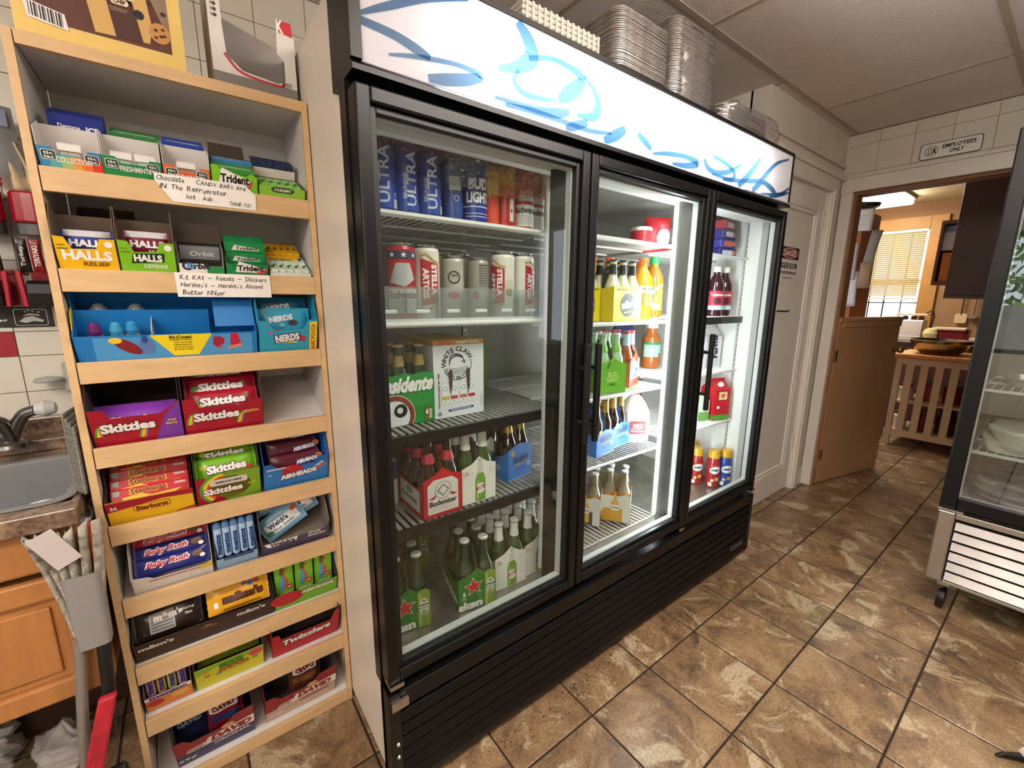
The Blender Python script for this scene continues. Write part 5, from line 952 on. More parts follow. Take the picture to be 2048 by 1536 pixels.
can('#dcd8d0', stel(.002), 'white can with a broad red vertical band in the clear organiser', (.24, .205, Z2), -.2)
p = Pr(); p.ring(-.004, .12, .014, .018, BK, 1, n=20); p.text('WHITE', -.004, .125, .007, BK, w=.02); p.rect(.03, .07, .05, .17, C('#50504e'), 1, 4); p.ell(-.004, .07, .018, .01, C('#a02a5a'), 1, 14); can('#b4b1a9', p, 'grey can with a black ring emblem and purple patch', (.332, .22, Z2), -.3, .18, .034)
p = Pr(); p.rect(-.01, .1, .028, .16, C('#55524e'), 1, 4)
for k in range(8): p.rect(-.008, .102+.007*k, .026, .105+.007*k, C('#a9a59c'), 2, 3)
p.ell(-.02, .07, .01, .012, C('#8a2a4a'), 1, 12); can('#9a978f', p, 'grey can turned to its barcode in the clear organiser', (.42, .225, Z2), -.1, .18, .034)
p = stel(-.034); p.ell(.008, .1, .016, .02, C('#c9c4b4'), 1, 16); p.ell(.008, .08, .012, .012, C('#9a8a5a'), 2, 12); can('#e0ddd6', p, 'white can turned to its crest, left of the last can', (.5, .205, Z2), -.25)
can('#e2dfd8', stel(.024), 'white can with a red band at its right edge, last in the organiser', (.578, .205, Z2), -.35)
o = T('can_organiser', 'clear plastic can organiser across the second shelf of the left bay', 'organiser', (.06, .15, 1.283)); CL2 = glassy('clear_acrylic', '#f2f6f6', .09, .06, .1); m = MB(); m.box(0, .57, 0, .003, .0, .09, CL2); m.build('front_panel', o)
for k in range(7): MB().box(.005+.0915*k, .007+.0915*k, .003, .3, 0, .085, CL2).build('divider', o)
MB().box(0, .57, -.003, .006, .0, .008, mat('frosted_edge', '#c9cdcd', .3)).build('base_edge', o)
for k in range(6):
    q = MB(); q.box(.03+.0915*k, .07+.0915*k, -.001, .004, .022, .032, mat('frosted_edge', '#c9cdcd', .3)); q.build('finger_grip', o, bevel=.003)
# back rows of the second shelf
for k, x in enumerate((.3, .37, .44)): can(['#c9b32a', '#b8a832', '#8a8a80'][k], None, '%s can far back on the second shelf' % ['yellow', 'olive yellow', 'stone grey'][k], (x, .36, Z2), 0, .2, .036, 'far back cans')
# --- middle bay
def yprint(mir=False):
    p = Pr(); Y1 = C('#d9c41a'); p.rect(-.09, .002, .09, .128, C('#dcc81f'), 0); p.ell(0, .062, .05, .048, C('#8a7a10'), 1, 28); p.poly([(.046*math.cos(a/8*PI)*(1+.05*(a % 2)), .062+.043*math.sin(a/8*PI)*(1+.05*(a % 2))) for a in range(16)], BK, 2); p.text("mike's", 0, .066, .034, wht, w=.085, bold=.05, rot=.12, l=3); p.text('hard lemonade', 0, .036, .008, C('#d9c41a'), w=.05, rot=.12, l=3); p.text('MORE REFRESHING THAN LEMONADE', 0, .12, .006, BK, w=.15); p.ell(-.078, .1, .014, .016, C('#e8dc6a'), 1, 14); return p
YC = C('#dcc81f'); Z2m = 1.2625
for x, y, rz, lb, g in ((1.075, .172, .06, 'yellow lemonade carton with a black emblem facing the glass', 'front'), (.885, .2, .25, 'yellow lemonade carton cut off by the left door frame', 'side')):
    o = T('lemonade_carton', lb, 'drink carton', (x, y, Z2m), (0, 0, rz), 'lemonade cartons'); m = MB(); w, d, h = .186, .126, .13
    thick(m, [(-w/2, 0, 0), (w/2, 0, 0), (w/2, 0, h), (-w/2, 0, h)], (0, -1, 0), .001, YC, KRAFT); thick(m, [(w/2, d, 0), (-w/2, d, 0), (-w/2, d, h), (w/2, d, h)], (0, 1, 0), .001, YC, KRAFT)
    for s in (-1, 1): thick(m, [(s*w/2, 0, 0), (s*w/2, d, 0), (s*w/2, d, h*.9), (s*w/2, 0, h)], (s, 0, 0), .001, YC, KRAFT)
    m.box(-w/2, w/2, 0, d, 0, .001, KRAFT); m.build('carton_body', o)
    m = MB(); thick(m, [(-w/2+.01, d/2, .01), (w/2-.01, d/2, .01), (w/2-.01, d/2, .15), (w/2-.05, d/2, .2), (-w/2+.02, d/2, .2), (-w/2+.01, d/2, .16)], (0, -1, 0), .001, C('#23272a'), C('#23272a')); m.build('carry_handle', o); Pr().text('MORE REFRESHING THAN ICE', 0, .188, .008, YC, w=.12).build('handle_print', o, front(d/2)); yprint().build('front_print', o, front(0))
    R = Matrix.Rotation(rz, 3, 'Z')
    for i in range(3):
        for k in range(2): put(B_MIK, Vector((x, y, Z2m+.0012))+R @ Vector(((i-1)*.0615, .0312+.0635*k, 0)), (0, 0, 0), 'pale lemonade bottle with black cap in the %s yellow carton' % g, 'bottles in the %s yellow carton' % g)
def juice(name, lab, loc, liquid, capm, h=.255, r=.043, pr=None, sq=False, rz=-.5, neckr=.4, glass=None, grp=None, fill=.8):
    o = T(name, lab, 'bottle', loc, (0, 0, rz), grp); m = MB(); n = 16
    m.lathe([(r*.92, 0), (r, .006), (r, h*.25), (r*.96, h*.3), (r, h*.35), (r, h*.6), (r*.9, h*.68), (r*.62, h*.77), (r*neckr, h*.84), (r*neckr, h*.89)], liquid, n); m.build('bottle_body', o, smooth=.8)
    MB().lathe([(r*neckr*1.18, h*.885, capm), (r*neckr*1.22, h*.89, capm), (r*neckr*1.18, h*.99, capm), (r*neckr*1.0, h, capm)], capm, 14).build('cap', o, smooth=.5)
    if pr: pr.build('label_print', o, cyl(r)) 
    return o
OJ = sheen('orange_juice', '#eb9a16', .12, .6); OJY = sheen('yellow_juice', '#efae1c', .12, .6); AMJ = sheen('amber_juice', '#b26a12', .1, .7); CAPO = sheen('orange_cap', '#ee6a22', .3, .2); CAPG = sheen('green_cap', '#1f9a4a', .3, .2); CAPW = sheen('white_cap', '#e6e4de', .35, .2)
def trop():
    p = Pr(); p.rect(-.055, .06, .055, .14, wht, 0); p.text('Tropicana', 0, .128, .018, C('#2a6a3a'), w=.07, bold=.04, l=2); p.ell(.0, .085, .028, .03, C('#e0702a'), 1, 18); p.ell(.012, .078, .014, .018, C('#f0a03a'), 2, 14); p.ell(-.03, .075, .008, .01, C('#5a4a2a'), 2, 10); return p
for k, (x, y, lb) in enumerate(((1.3, .245, 'front orange juice bottle with orange cap, beside the lemonade carton'), (1.17, .32, 'orange juice bottle standing behind the lemonade carton'), (1.08, .335, 'orange juice bottle furthest left behind the lemonade carton'))): juice('juice_bottle', lb, (x-.015, y+.02, Z2m), OJ, CAPO, pr=trop(), rz=-.55)
p = Pr(); p.rect(.0, .03, .03, .12, C('#f0c23a'), 1); p.ell(.0, .07, .02, .028, C('#e8862a'), 1, 14); p.rect(-.02, .035, .012, .06, C('#7fc0d0'), 2); p.band([(-.03, .1), (.02, .14)], .012, wht, 2); juice('juice_bottle', 'amber juice bottle with a green cap at the right of the middle bay', (1.392, .285, 1.2705), AMJ, CAPG, .26, .044, p)
juice('juice_bottle', 'tall yellow juice bottle pressed against the shelf standard', (1.43, .39, 1.2705), OJY, CAPO, .25, .042)
LIM = C('#6fb82e')
p = Pr(); p.text('BUD', .0, .075, .02, C('#b9dc7a'), w=.045, bold=.05); p.text('LIGHT', .0, .055, .02, C('#b9dc7a'), w=.055, bold=.05); p.poly([(-.03, .1), (-.018, .125), (-.012, .12), (-.024, .096)], C('#2f5a18'), 1); p.text('LIME', 0, .035, .01, C('#3f7a1a'), w=.03)
carrier('beer_carrier', 'lime green six-pack carrier in the middle bay', (1.0, .165, .9855), -.25, LIM, LIM, B_LIM, 'clear green bottle in the lime green carrier', 'bottles in the lime green carrier', p, None, he=.12, pk=.14)
CO = C('#b8452a')
p = Pr(); p.rect(-.06, .03, .06, .085, C('#dfe4ea'), 1); p.poly([(-.06, .085), (-.02, .12), (.02, .095), (.06, .115), (.06, .085)], C('#dfe4ea'), 1); p.poly([(-.03, .085), (-.01, .108), (.012, .088)], C('#5a86b8'), 2); p.text('COORS', 0, .068, .02, C('#1c2a5a'), w=.09, bold=.05, l=3); p.text('LIGHT', 0, .045, .02, C('#1c2a5a'), w=.085, bold=.05, l=3); p.rect(-.062, .002, .062, .03, CO, 0)
carrier('beer_carrier', 'orange-brown and white six-pack carrier beside the lime green one', (1.2, .215, .9855), .35, CO, CO, B_COO, 'orange-brown bottle in the white-labelled carrier of the middle bay', 'bottles beside the lime green carrier', p, None, he=.12, pk=.14)
def gable(name, lab, loc, rz, w, d, h, col, pr=None, ps=None, cap=None, grp=None, topm=None):
    o = T(name, lab, 'carton', loc, (0, 0, rz), grp); m = MB(); hb = h*.76; t = topm or col
    m.box(-w/2, w/2, 0, d, 0, hb, col); m.prism([(0, hb), (d, hb), (d/2+.004, h*.93), (d/2-.004, h*.93)], 'x', -w/2, w/2, t); m.box(-w/2, w/2, d/2-.002, d/2+.002, h*.9, h, t); m.build('carton_body', o)
    if pr: pr.build('front_print', o, front(0))
    if ps: ps.build('side_print', o, lambda u, v, dd: (-w/2-dd, d/2-u, v))
    if cap: MB().lathe([(.013, 0), (.013, .016), (.011, .018)], cap, 14).build('cap', o, smooth=.5).matrix_local = Matrix.Translation((0, d*.25, h*.84)) @ Matrix.Rotation(.9, 4, 'X')
    return o
p = Pr(); p.text('FARMS', 0, .12, .022, wht, w=.1, bold=.05, rot=PI/2); p.rect(-.045, .01, .045, .05, C('#2a6ac0'), 0); gable('milk_carton', 'navy blue milk carton at the back of the middle bay', (1.45, .46, 1.0005), -.5, .095, .095, .235, C('#26336e'), p, p)
p = Pr(); p.rect(-.06, .06, .06, .13, C('#a9cfc0'), 0); p.rect(-.06, .122, .06, .135, C('#2f8a5a'), 1); p.rect(-.03, .07, -.01, .09, wht, 1); p.ell(.03, .07, .01, .01, C('#b83a3a'), 1); juice('juice_bottle', 'brown juice bottle with a white cap and pale label', (1.6, .42, 1.0005), sheen('brown_juice', '#b5622a', .1, .6), CAPW, .23, .048, p, neckr=.5)
for x, y, rz, lb, g in ((1.02, .2, .12, 'bright blue six-pack carrier partly behind the door handle', 'handle-side'), (1.165, .235, .12, 'bright blue six-pack carrier beside the milk jug', 'jug-side')):
    carrier('beer_carrier', lb, (x, y, .7155), rz, MB_, MB_, B_MOD, 'gold-necked bottle in the %s blue carrier' % g, 'bottles in the %s blue carrier' % g, modelo_print(), modelo_print(), he=.1, pk=.108, inn=MB_)
# milk jug
JUG = mat('milky_plastic', '#e6e4dc', .35); o = T('milk_jug', 'white plastic milk jug with a red cap', 'milk jug', (1.291, .27, .7155), (0, 0, -.6)); m = MB()
def sqring(r, z, k=.72, n=24):
    return [(math.copysign(abs(math.cos(2*PI*i/n))**k, math.cos(2*PI*i/n))*r, math.copysign(abs(math.sin(2*PI*i/n))**k, math.sin(2*PI*i/n))*r, z) for i in range(n)]
R_ = [sqring(a, b, k) for a, b, k in ((.058, 0, .6), (.062, .006, .55), (.062, .12, .5), (.06, .14, .55), (.045, .175, .7), (.026, .2, .9), (.018, .208, 1), (.018, .216, 1))]
for a, b in zip(R_, R_[1:]): m.add(a+b, [(i, (i+1) % 24, 24+(i+1) % 24, 24+i) for i in range(24)], JUG)
m.add(R_[0], [tuple(range(24))[::-1]], JUG); m.build('jug_body', o, smooth=.9); MB().lathe([(.021, .212), (.021, .228), (.018, .231)], C('#d01f2a', .3), 16).build('cap', o, smooth=.5)
MB().tube(smooth([(.03, .035, .19), (.05, .05, .17), (.058, .058, .13), (.056, .056, .1)], 4), .008, JUG, 8).build('handle', o, smooth=.8)
p = Pr(); p.rect(-.035, .04, .035, .1, C('#c5262c'), 0); p.text('MILK', 0, .078, .016, wht, w=.045, bold=.05); p.rect(-.03, .05, .03, .056, wht, 1); p.rect(-.03, .062, .02, .066, wht, 1); p.build('label_print', o, front(-.0625))
gable('milk_carton', 'pale cream carton behind the milk jug', (1.46, .42, .7355), -.2, .09, .09, .22, C('#e2dfc4'))
CW = C('#dcd8cf'); CY = C('#d69a1a'); CD = C('#3a3830')
def cor(col, dark):
    p = Pr(); p.rect(-.062, .002, .062, .062, col, 0); p.poly([(-.018+.03, .012), (.018+.03, .012), (.018+.03, .085), (.006+.03, .105), (.004+.03, .14), (-.004+.03, .14), (-.006+.03, .105), (-.018+.03, .085)], C('#d9a52a'), 1); p.rect(.014, .055, .046, .08, wht, 2); p.text('Corona', .03, .068, .01, C('#1c2a5a'), w=.028, bold=.04, l=3); p.rect(-.05, .09, -.032, .118, CD if dark else C('#b8761a'), 1); p.ell(-.041, .106, .004, .007, CY, 2, 8); p.ell(-.035, .055, .014, .014, C('#e8c25a') if dark else wht, 2, 16); p.text('Extra', -.035, .03, .01, C('#f0dfae'), w=.03, l=3); return p
for x, y, rz, lb, g, dk in ((1.075, .25, .62, 'white and dark grey six-pack carrier on the middle bay floor', 'dark grey', True), (1.2, .19, .62, 'white and golden six-pack carrier on the middle bay floor', 'golden', False)):
    carrier('beer_carrier', lb, (x, y, .3825), rz, CW, CW, B_COR, 'amber bottle in the white and %s carrier' % g, 'bottles in the %s carrier' % g, cor(CD if dk else CY, dk), cor(CD if dk else CY, dk), he=.13, pk=.155, hs=.122, inn=C('#8a7a66', .8))
p = Pr(); p.ell(0, .06, .028, .04, wht, 1, 18); p.text('Folgers', 0, .11, .016, wht, w=.06, bold=.04)
RT = C('#b01d26', .35)
o = T('coffee_tub', 'red tub with a white lid on the middle bay\'s top shelf', 'tub', (1.3, .3, 1.5605)); MB().lathe([(.036, 0), (.043, .07), (.044, .075)], RT, 20).build('tub_body', o, smooth=.6); MB().lathe([(.046, .072), (.046, .084), (.043, .087)], CAPW, 20).build('lid', o, smooth=.5)
pouch('snack_bag', .12, .15, .05, RT, 'red bag with a white disc and twisted top beside the tub', 'snack bag', (1.4, .29, 1.5505), (0, 0, -.5), None, Pr().ell(.02, .06, .032, .038, wht, 1, 20), .006, zig=False)
# --- right bay
PUR = sheen('purple_juice', '#3a0f22', .1, .7)
def grape(): p = Pr(); p.rect(-.05, .03, .05, .12, C('#b0304a'), 0); p.text('Tropicana', 0, .1, .016, wht, w=.06, bold=.04, l=2); p.rect(-.05, .03, .05, .05, C('#bfe0ea'), 1); p.ell(0, .072, .02, .016, C('#5a1428'), 1, 14); return p
for x, lb in ((1.775, 'purple juice bottle with white cap, left of the pair'), (1.857, 'purple juice bottle with white cap, right of the pair')): juice('juice_bottle', lb, (x, .2, 1.2705), PUR, CAPW, .235, .039, grape(), rz=-.8, grp='purple juice bottles')
p = Pr(); p.rect(-.05, .03, .05, .11, C('#9fcfd8'), 0); p.poly([(-.05, .1), (.05, .12), (.05, .1)], C('#e0a02a'), 1); juice('juice_bottle', 'amber juice bottle with white cap in the right bay', (1.903, .265, 1.2705), AMJ, CAPW, .235, .039, p, rz=-.8)
for k, (x, y, z, c1, c2, lb) in enumerate(((1.78, .26, 0, '#2c2a78', '#c9cbe0', 'lowest'), (1.785, .262, .042, '#3a3a9a', '#d8602a', 'second'), (1.78, .258, .084, '#2c2a78', '#d8d8e6', 'third'), (1.79, .262, .126, '#a02a3a', '#e0d0d0', 'topmost red'))):
    o = T('snack_pack', 'purple blue snack pack stacked in the right bay, %s' % lb, 'snack pack', (x+.03, y-.085, 1.5505+z), (0, 0, .1*k-.2), 'stacked snack packs'); MB().box(-.06, .06, 0, .1, 0, .041, C(c1)).build('pack_body', o, bevel=.006); q = Pr(); q.rect(-.04, .008, .03, .03, C(c2), 0); q.ell(.04, .02, .012, .01, C('#e0862a'), 1, 12); q.text('SNACK', -.006, .019, .012, C(c1), w=.05, bold=.04) if False else None; q.build('front_print', o, front(0)); 
p = Pr(); p.rect(-.04, .01, .04, .05, C('#cfcfe0'), 0); p.text('Farms', .01, .11, .03, C('#23232a'), w=.12, rot=PI/2+.1, bold=.05)
gable('milk_carton', 'white milk carton with black slanted lettering in the right bay', (1.86, .225, 1.0005), -.3, .095, .095, .22, C('#e2e2e4'), p, p); gable('milk_carton', 'white milk carton set behind the black-lettered one', (1.75, .24, 1.0005), -.3, .095, .095, .22, C('#d9dade'), Pr().rect(-.03, .06, .03, .1, C('#6a4a8a'), 0), None)
MR = C('#c4202c')
p = Pr(); p.rect(-.047, .002, .047, .03, C('#4f9a3a'), 0); p.rect(-.02, .11, .03, .15, C('#e8d8b0'), 1); p.ell(.005, .13, .014, .012, C('#d86a2a'), 2, 12); p.ell(-.02, .07, .01, .008, wht, 1, 10); q = Pr(); q.rect(-.047, .002, .047, .03, C('#4f9a3a'), 0); q.ell(0, .09, .018, .012, wht, 1, 14)
gable('milk_carton', 'red milk carton with a green foot and white cap', (1.85, .15, .7355), -.35, .098, .098, .215, MR, p, q, CAPW)
gable('milk_carton', 'small white and green carton beside the red one', (1.755, .19, .7355), -.3, .07, .07, .14, C('#d8dcd0'), Pr().rect(-.034, .005, .034, .05, C('#7fae5a'), 0), None); gable('milk_carton', 'red carton behind the small white and green one', (1.74, .3, .7355), -.3, .09, .09, .215, MR)
def cream(lab, loc, col, c2):
    o = T('creamer_bottle', lab, 'creamer bottle', loc, (0, 0, -.75), 'creamer bottles'); b = sheen('creamer_'+col, '#'+col, .25, .3); m = MB(); m.lathe([(.03, 0), (.034, .008), (.035, .06), (.032, .09), (.034, .12), (.031, .15), (.026, .165)], b, 18); m.build('bottle_body', o, smooth=.8); MB().lathe([(.0285, .16), (.03, .166), (.0285, .2), (.026, .203)], sheen('gold_cap', '#d9a52e', .3, .3), 16).build('cap', o, smooth=.5)
    p = Pr(); p.ell(0, .1, .03, .022, C(c2), 1, 20, .2); p.ell(0, .1, .027, .019, wht, 2, 20, .2); p.text('delight', 0, .1, .016, C('#1c2f6a'), w=.044, bold=.05, rot=.1, l=3); p.ell(.012, .05, .012, .01, C('#e0b060'), 1, 12); p.ell(-.012, .042, .008, .008, C('#f0dcb0'), 1, 10); p.rect(-.03, .01, -.012, .03, wht, 1); p.build('label_print', o, cyl(.0348)); return o
cream('red creamer bottle nearest the glass', (1.85, .16, .3705), 'a3232a', '#d8862a'); cream('red creamer bottle nearest the left door frame', (1.815, .235, .3705), 'a3232a', '#d8862a'); cream('red creamer bottle standing at the back', (1.905, .315, .3705), 'a3232a', '#d8862a'); cream('blue creamer bottle beside the red ones', (1.913, .129, .3705), '2344a0', '#7fb0e0')

# ================================================================ ON TOP OF THE COOLER AND RACK
FOIL = mat('crinkled_foil', '#d2cdc9', .38, .75, var=.25, vscale=30, bump=.4, bscale=50)
def pan_mesh(w, d, h, m, name):
    mb = MB(); rim = .006; L = [((w/2-.03), (d/2-.03), .022, 0), (w/2-.012, d/2-.012, .03, h-.001), (w/2-.012, d/2-.012, .03, h), (w/2, d/2, .036, h), (w/2, d/2, .036, h-.0022)]
    rings = [[(a, b, z) for a, b in rrect(x, y, r, 4)] for x, y, r, z in L]; n = len(rings[0])
    for a, b in zip(rings, rings[1:]): mb.add(a+b, [(i, (i+1) % n, n+(i+1) % n, n+i) for i in range(n)], m)
    mb.add(rings[0], [tuple(range(n))[::-1]], m); return mb.mesh(name, .6)
def stack(x, y, w, d, n, step, h, z0, lab, grp, inv=False, rz=0):
    me = pan_mesh(w, d, h, FOIL, 'foil_pan')
    for k in range(n):
        o = bpy.data.objects.new('foil_pan', me); COL.objects.link(o); r = random.Random(k)
        o.location = (x+r.uniform(-.0012, .0012), y+r.uniform(-.0012, .0012), z0+k*step); o.rotation_euler = (0, 0, rz+r.uniform(-.006, .006)); tag(o, lab, 'foil pan', grp)
ZT = 1.9985
stack(.95, .24, .27, .36, 34, .0046, .05, ZT, 'foil pan in the tall stack left of the wrapped stack', 'foil pans, unwrapped stack')
stack(1.255, .25, .27, .36, 48, .005, .05, ZT, 'foil pan in the tall stack wrapped in plastic', 'foil pans, wrapped stack')
stack(1.65, .16, .36, .2, 14, .005, .04, ZT, 'foil pan in the bagged low stack at the right end', 'foil pans, bagged stack')
CRK = mat('white_ribbed_lid', '#c9c3b8', .5)
for k in range(6):
    o = T('carton_lid', 'pale ribbed carton lid piled at the left, number %s from below' % ('one', 'two', 'three', 'four', 'five', 'six')[k], 'lid', (.585, .22, ZT+.0125*k), (0, 0, .002*(k % 2)), 'carton lids on the cooler'); m = MB(); m.box(-.14, .14, -.17, .17, 0, .012, CRK); m.build('lid_body', o, bevel=.004)
    q = MB()
    for i in range(14): q.box(-.13+.02*i, -.122+.02*i, -.1722, -.1702, .0, .012, CRK)
    tag(q.build('lid_ribs', o), kind='stuff')
FILM = glassy('crinkled_film', '#f4f2f2', .14, .1, .07)
def bag(name, lab, c, sx, sy, z0, z1, seed, amp=.012, tuft=.05, m=None, nu=36, nv=16, cat='plastic bag'):
    r = random.Random(seed); f = [(r.randint(2, 9), r.uniform(2, 9), r.uniform(0, 6), r.uniform(.4, 1)) for _ in range(6)]
    def fn(u, v):
        a = 2*PI*u; n = sum(k*math.sin(p*a+q*v*3+s) for p, q, s, k in f)/4*amp
        e = .62; cx_ = math.copysign(abs(math.cos(a))**e, math.cos(a)); sy_ = math.copysign(abs(math.sin(a))**e, math.sin(a)); t = 1 if v < .8 else max(.03, 1-(v-.8)/.2*.97)
        return (c[0]+cx_*(sx+n)*t, c[1]+sy_*(sy+n)*t, z0+(z1-z0)*min(v/.8, 1)+(tuft*max(0, (v-.9)/.1)+n*.8 if v > .75 else 0))
    mb = MB(); mb.grid(fn, nu, nv, m or FILM); return tag(mb.build(name, smooth=2.6), lab, cat)
bag('plastic_bag', 'clear plastic film wrapped round the tall foil pan stack', (1.255, .25), .145, .19, 2.002, 2.27, 4, .006, .0)
bag('plastic_bag', 'loose crinkled clear bag round the low foil pan stack', (1.7, .15), .26, .125, 2.002, 2.1, 9, .02, .06)
# boxes on the rack
YB = C('#e0c06a', .55)
o = T('cookie_case', 'big pale yellow cookie case on top of the rack', 'carton', (-.372, RY+.01, 1.8405)); m = MB(); m.box(-.128, .135, 0, .24, 0, .21, YB); m.box(-.1282, -.1275, .0, .24, 0, .21, C('#f0e3a0')); m.build('carton_body', o, bevel=.002)
p = Pr(); p.rect(-.1, .03, .112, .2, C('#5a3226'), 0); p.poly([(-.02, .2), (.112, .2), (.112, .05), (.08, .14)], C('#8a7560'), 1); p.poly([(-.022, .2), (.07, .2), (.082, .075), (.075, .04), (-.012, .035), (-.02, .1)], C('#cfa864'), 2); p.poly([(.0, .2), (.006, .145), (.028, .13), (.05, .14), (.055, .1), (.064, .038), (.02, .036)], C('#4a2b22'), 3); p.poly([(.03+a, .118+b) for a, b in rrect(.028, .0065, .006, 3)], C('#e9dcc0'), 4); p.text('CHOCOLATE', .03, .1182, .009, C('#5a3226'), w=.05, bold=.05, l=5); p.poly([(.033+a, .104+b) for a, b in rrect(.014, .006, .005, 3)], C('#e9dcc0'), 4); p.text('CHIP', .033, .104, .008, C('#5a3226'), w=.02, bold=.05, l=5); p.rect(.012, .09, .045, .0915, C('#a88a70'), 4); p.rect(.016, .086, .042, .0875, C('#a88a70'), 4); p.ell(.062, .09, .009, .009, C('#1c2030'), 4, 14); p.ell(.03, .165, .025, .02, C('#e8e6e2'), 4, 18); p.ring(.03, .165, .022, .025, C('#2a3a7a'), 5)
p.ell(.094, .065, .018, .02, C('#c08a48'), 4, 20)
for a, b in ((.088, .07), (.1, .074), (.096, .06), (.087, .056), (.102, .062)): p.ell(a, b, .0035, .003, C('#3a2016'), 5, 8)
for a, b in ((.082, .118), (.104, .105)): p.ell(a, b, .005, .004, C('#3a2016'), 4, 8)
p.poly([(-.112, .062), (-.055, .05), (-.052, .022), (-.108, .03)], C('#e6e4e0'), 4)
for k in range(13): x = -.105+k*.0037; p.poly([(x, .058-.2*(x+.105)), (x+.0012+.0008*(k % 3), .058-.2*(x+.105)), (x+.0012+.0008*(k % 3), .034-.2*(x+.105)), (x, .034-.2*(x+.105))], BK, 5)
p.build('front_print', o, front(0))
o = T('torn_display_box', 'torn white display box with red trim standing on the rack', 'carton', (-.088, RY+.06, 1.8405)); WB = C('#d9d6d2', .5); GB = C('#a5a19c', .7); m = MB(); w, h, d = .186, .2, .16
outer = [(-w/2, .045), (w/2, .045), (w/2, .17), (.055, .17), (.055, .205), (.05, .12), (.066, .105), (.066, .06), (.05, .05), (-.03, .058), (-.062, .085), (-.066, .15), (-.066, .26), (-w/2, .26)]
thick(m, [(a, 0, b) for a, b in outer], (0, -1, 0), .002, WB, GB); m.box(-w/2, w/2, .0, .002, 0, .045, C('#7d7873', .7)); m.box(-w/2, -w/2+.002, .002, d, 0, .26, GB); m.box(w/2-.002, w/2, .002, d, 0, .17, GB); m.prism([(-w/2, 0), (w/2, 0), (w/2, .2), (-w/2, .25)], 'y', d-.002, d, GB); m.box(-w/2+.002, w/2-.002, .002, d, 0, .002, GB); m.build('box_body', o)
p = Pr(); p.poly([(.056, .2), (.058, .172), (.09, .168), (.088, .2)], C('#c3202c'), 1); p.text('K', .062, .186, .03, wht, w=.016, bold=.04); p.band(smooth([(-.066, .088), (-.06, .078), (-.03, .052), (.05, .045), (.062, .055)], 4), .006, C('#b8304a'), 1)
for k in range(4): p.rect(.055, .055-.004*k, .08, .057-.004*k, C('#6a6660'), 1)
for k in range(4): p.ell(-.078, .2-.012*k, .004, .004, C('#3a3836'), 1, 8); p.rect(-.086, .197-.012*k, -.082, .203-.012*k, C('#8a8680'), 1)
p.text('CHOCOLATE', .02, .012, .012, C('#3a3a5a'), w=.1); p.build('front_print', o, front(0))
MB().box(-.062, .062, .02, .06, .004, .055, C('#c8667a', .5)).build('wrapper_scraps', o)

# ================================================================ SINK CORNER
GRAN = mat('brown_granite', '#9c7f66', .25, hex2='#3b2a22', vscale=38, detail=10, coat=.3)
OAK = mat('honey_oak', '#ad7440', .4, var=.16, vscale=5, stretch=(6, 6, .8), detail=8)
SINKM = mat('dull_sink_steel', '#8a8b8c', .4, metal=.15, var=.06, vscale=5)
o = T('sink_worktop', 'speckled brown granite worktop around the sink', 'worktop', (0, 0, .86)); m = MB()
for a, b, c_, d in ((-1.6, -.535, .33, .385), (-1.6, -.535, .765, .965), (-1.6, -1.2, .385, .765), (-.55, -.535, .385, .765)): m.box(a, b, c_, d, 0, .04, GRAN)
m.build('slab', o, bevel=.003); MB().box(-1.6, -.535, .935, .966, .04, .125, GRAN).build('upstand', o, bevel=.003); MB().box(-1.6, -.535, .86, .934, .04, .075, GRAN).build('ledge', o, bevel=.003)
o = T('sink', 'stainless steel sink basin in the granite worktop', 'sink', (-.875, .575, .9)); m = MB(); x, y = .32, .185
R_ = [[(a, b, z) for a, b in rrect(p_, q_, r_, 5)] for p_, q_, r_, z in ((x+.012, y+.012, .05, .0015), (x+.012, y+.012, .05, .005), (x-.006, y-.006, .045, .004), (x-.012, y-.012, .04, -.002), (x-.016, y-.016, .04, -.14), (x-.04, y-.04, .03, -.155))]
for a, b in zip(R_, R_[1:]): m.add(a+b, [(i, (i+1) % 24, 24+(i+1) % 24, 24+i) for i in range(24)], SINKM)
m.add(R_[-1], [tuple(range(24))], SINKM); m.build('basin', o, smooth=.7); MB().lathe([(.04, -.1548), (.038, -.1535), (.01, -.157)], CHROME, 20).build('drain', o, smooth=.6)
o = T('plastic_tub', 'translucent round plastic tub lying in the sink', 'tub', (-.605, .44, .80), (.25, .3, 0)); TUB = glassy('frosted_plastic', '#f0f2f2', .08, .2, .35); MB().lathe([(.045, 0), (.058, .06), (.06, .062), (.062, .06), (.062, .056)], TUB, 24).build('tub_wall', o, smooth=.8)
MB().lathe([(.062, .058), (.064, .062), (.062, .064), (.058, .063)], mat('tub_rim', '#e3e4e4', .3), 24, cap=False).build('rim', o, smooth=.8)
o = T('faucet', 'grey metal sink faucet with a glass-knobbed lever', 'faucet', (-.725, .82, .935)); o.scale = (1.25, 1.25, 1.25); FA = mat('worn_nickel', '#8d8883', .28, 1, var=.1); 
MB().lathe([(.03, 0), (.028, .008), (.022, .014)], FA, 20).build('base', o, smooth=.6); MB().tube(smooth([(0, 0, .01), (-.004, -.003, .035), (-.012, -.012, .062), (-.035, -.05, .085), (-.07, -.1, .08)], 5), [.017]*10+[.014]*11, FA, 10).build('spout', o, smooth=.9)
MB().tube(smooth([(.002, 0, .01), (.012, 0, .04), (.03, -.005, .07), (.05, -.01, .078)], 5), .012, FA, 10).build('lever', o, smooth=.9); MB().lathe([(.0, -.02), (.012, -.016), (.018, 0), (.012, .016), (0, .02)], mat('clear_knob', '#cfd0ce', .08, coat=.8), 14).build('knob', o, smooth=.9).matrix_local = Matrix.Translation((.066, -.012, .08)) @ Matrix.Rotation(PI/2, 4, 'Y')
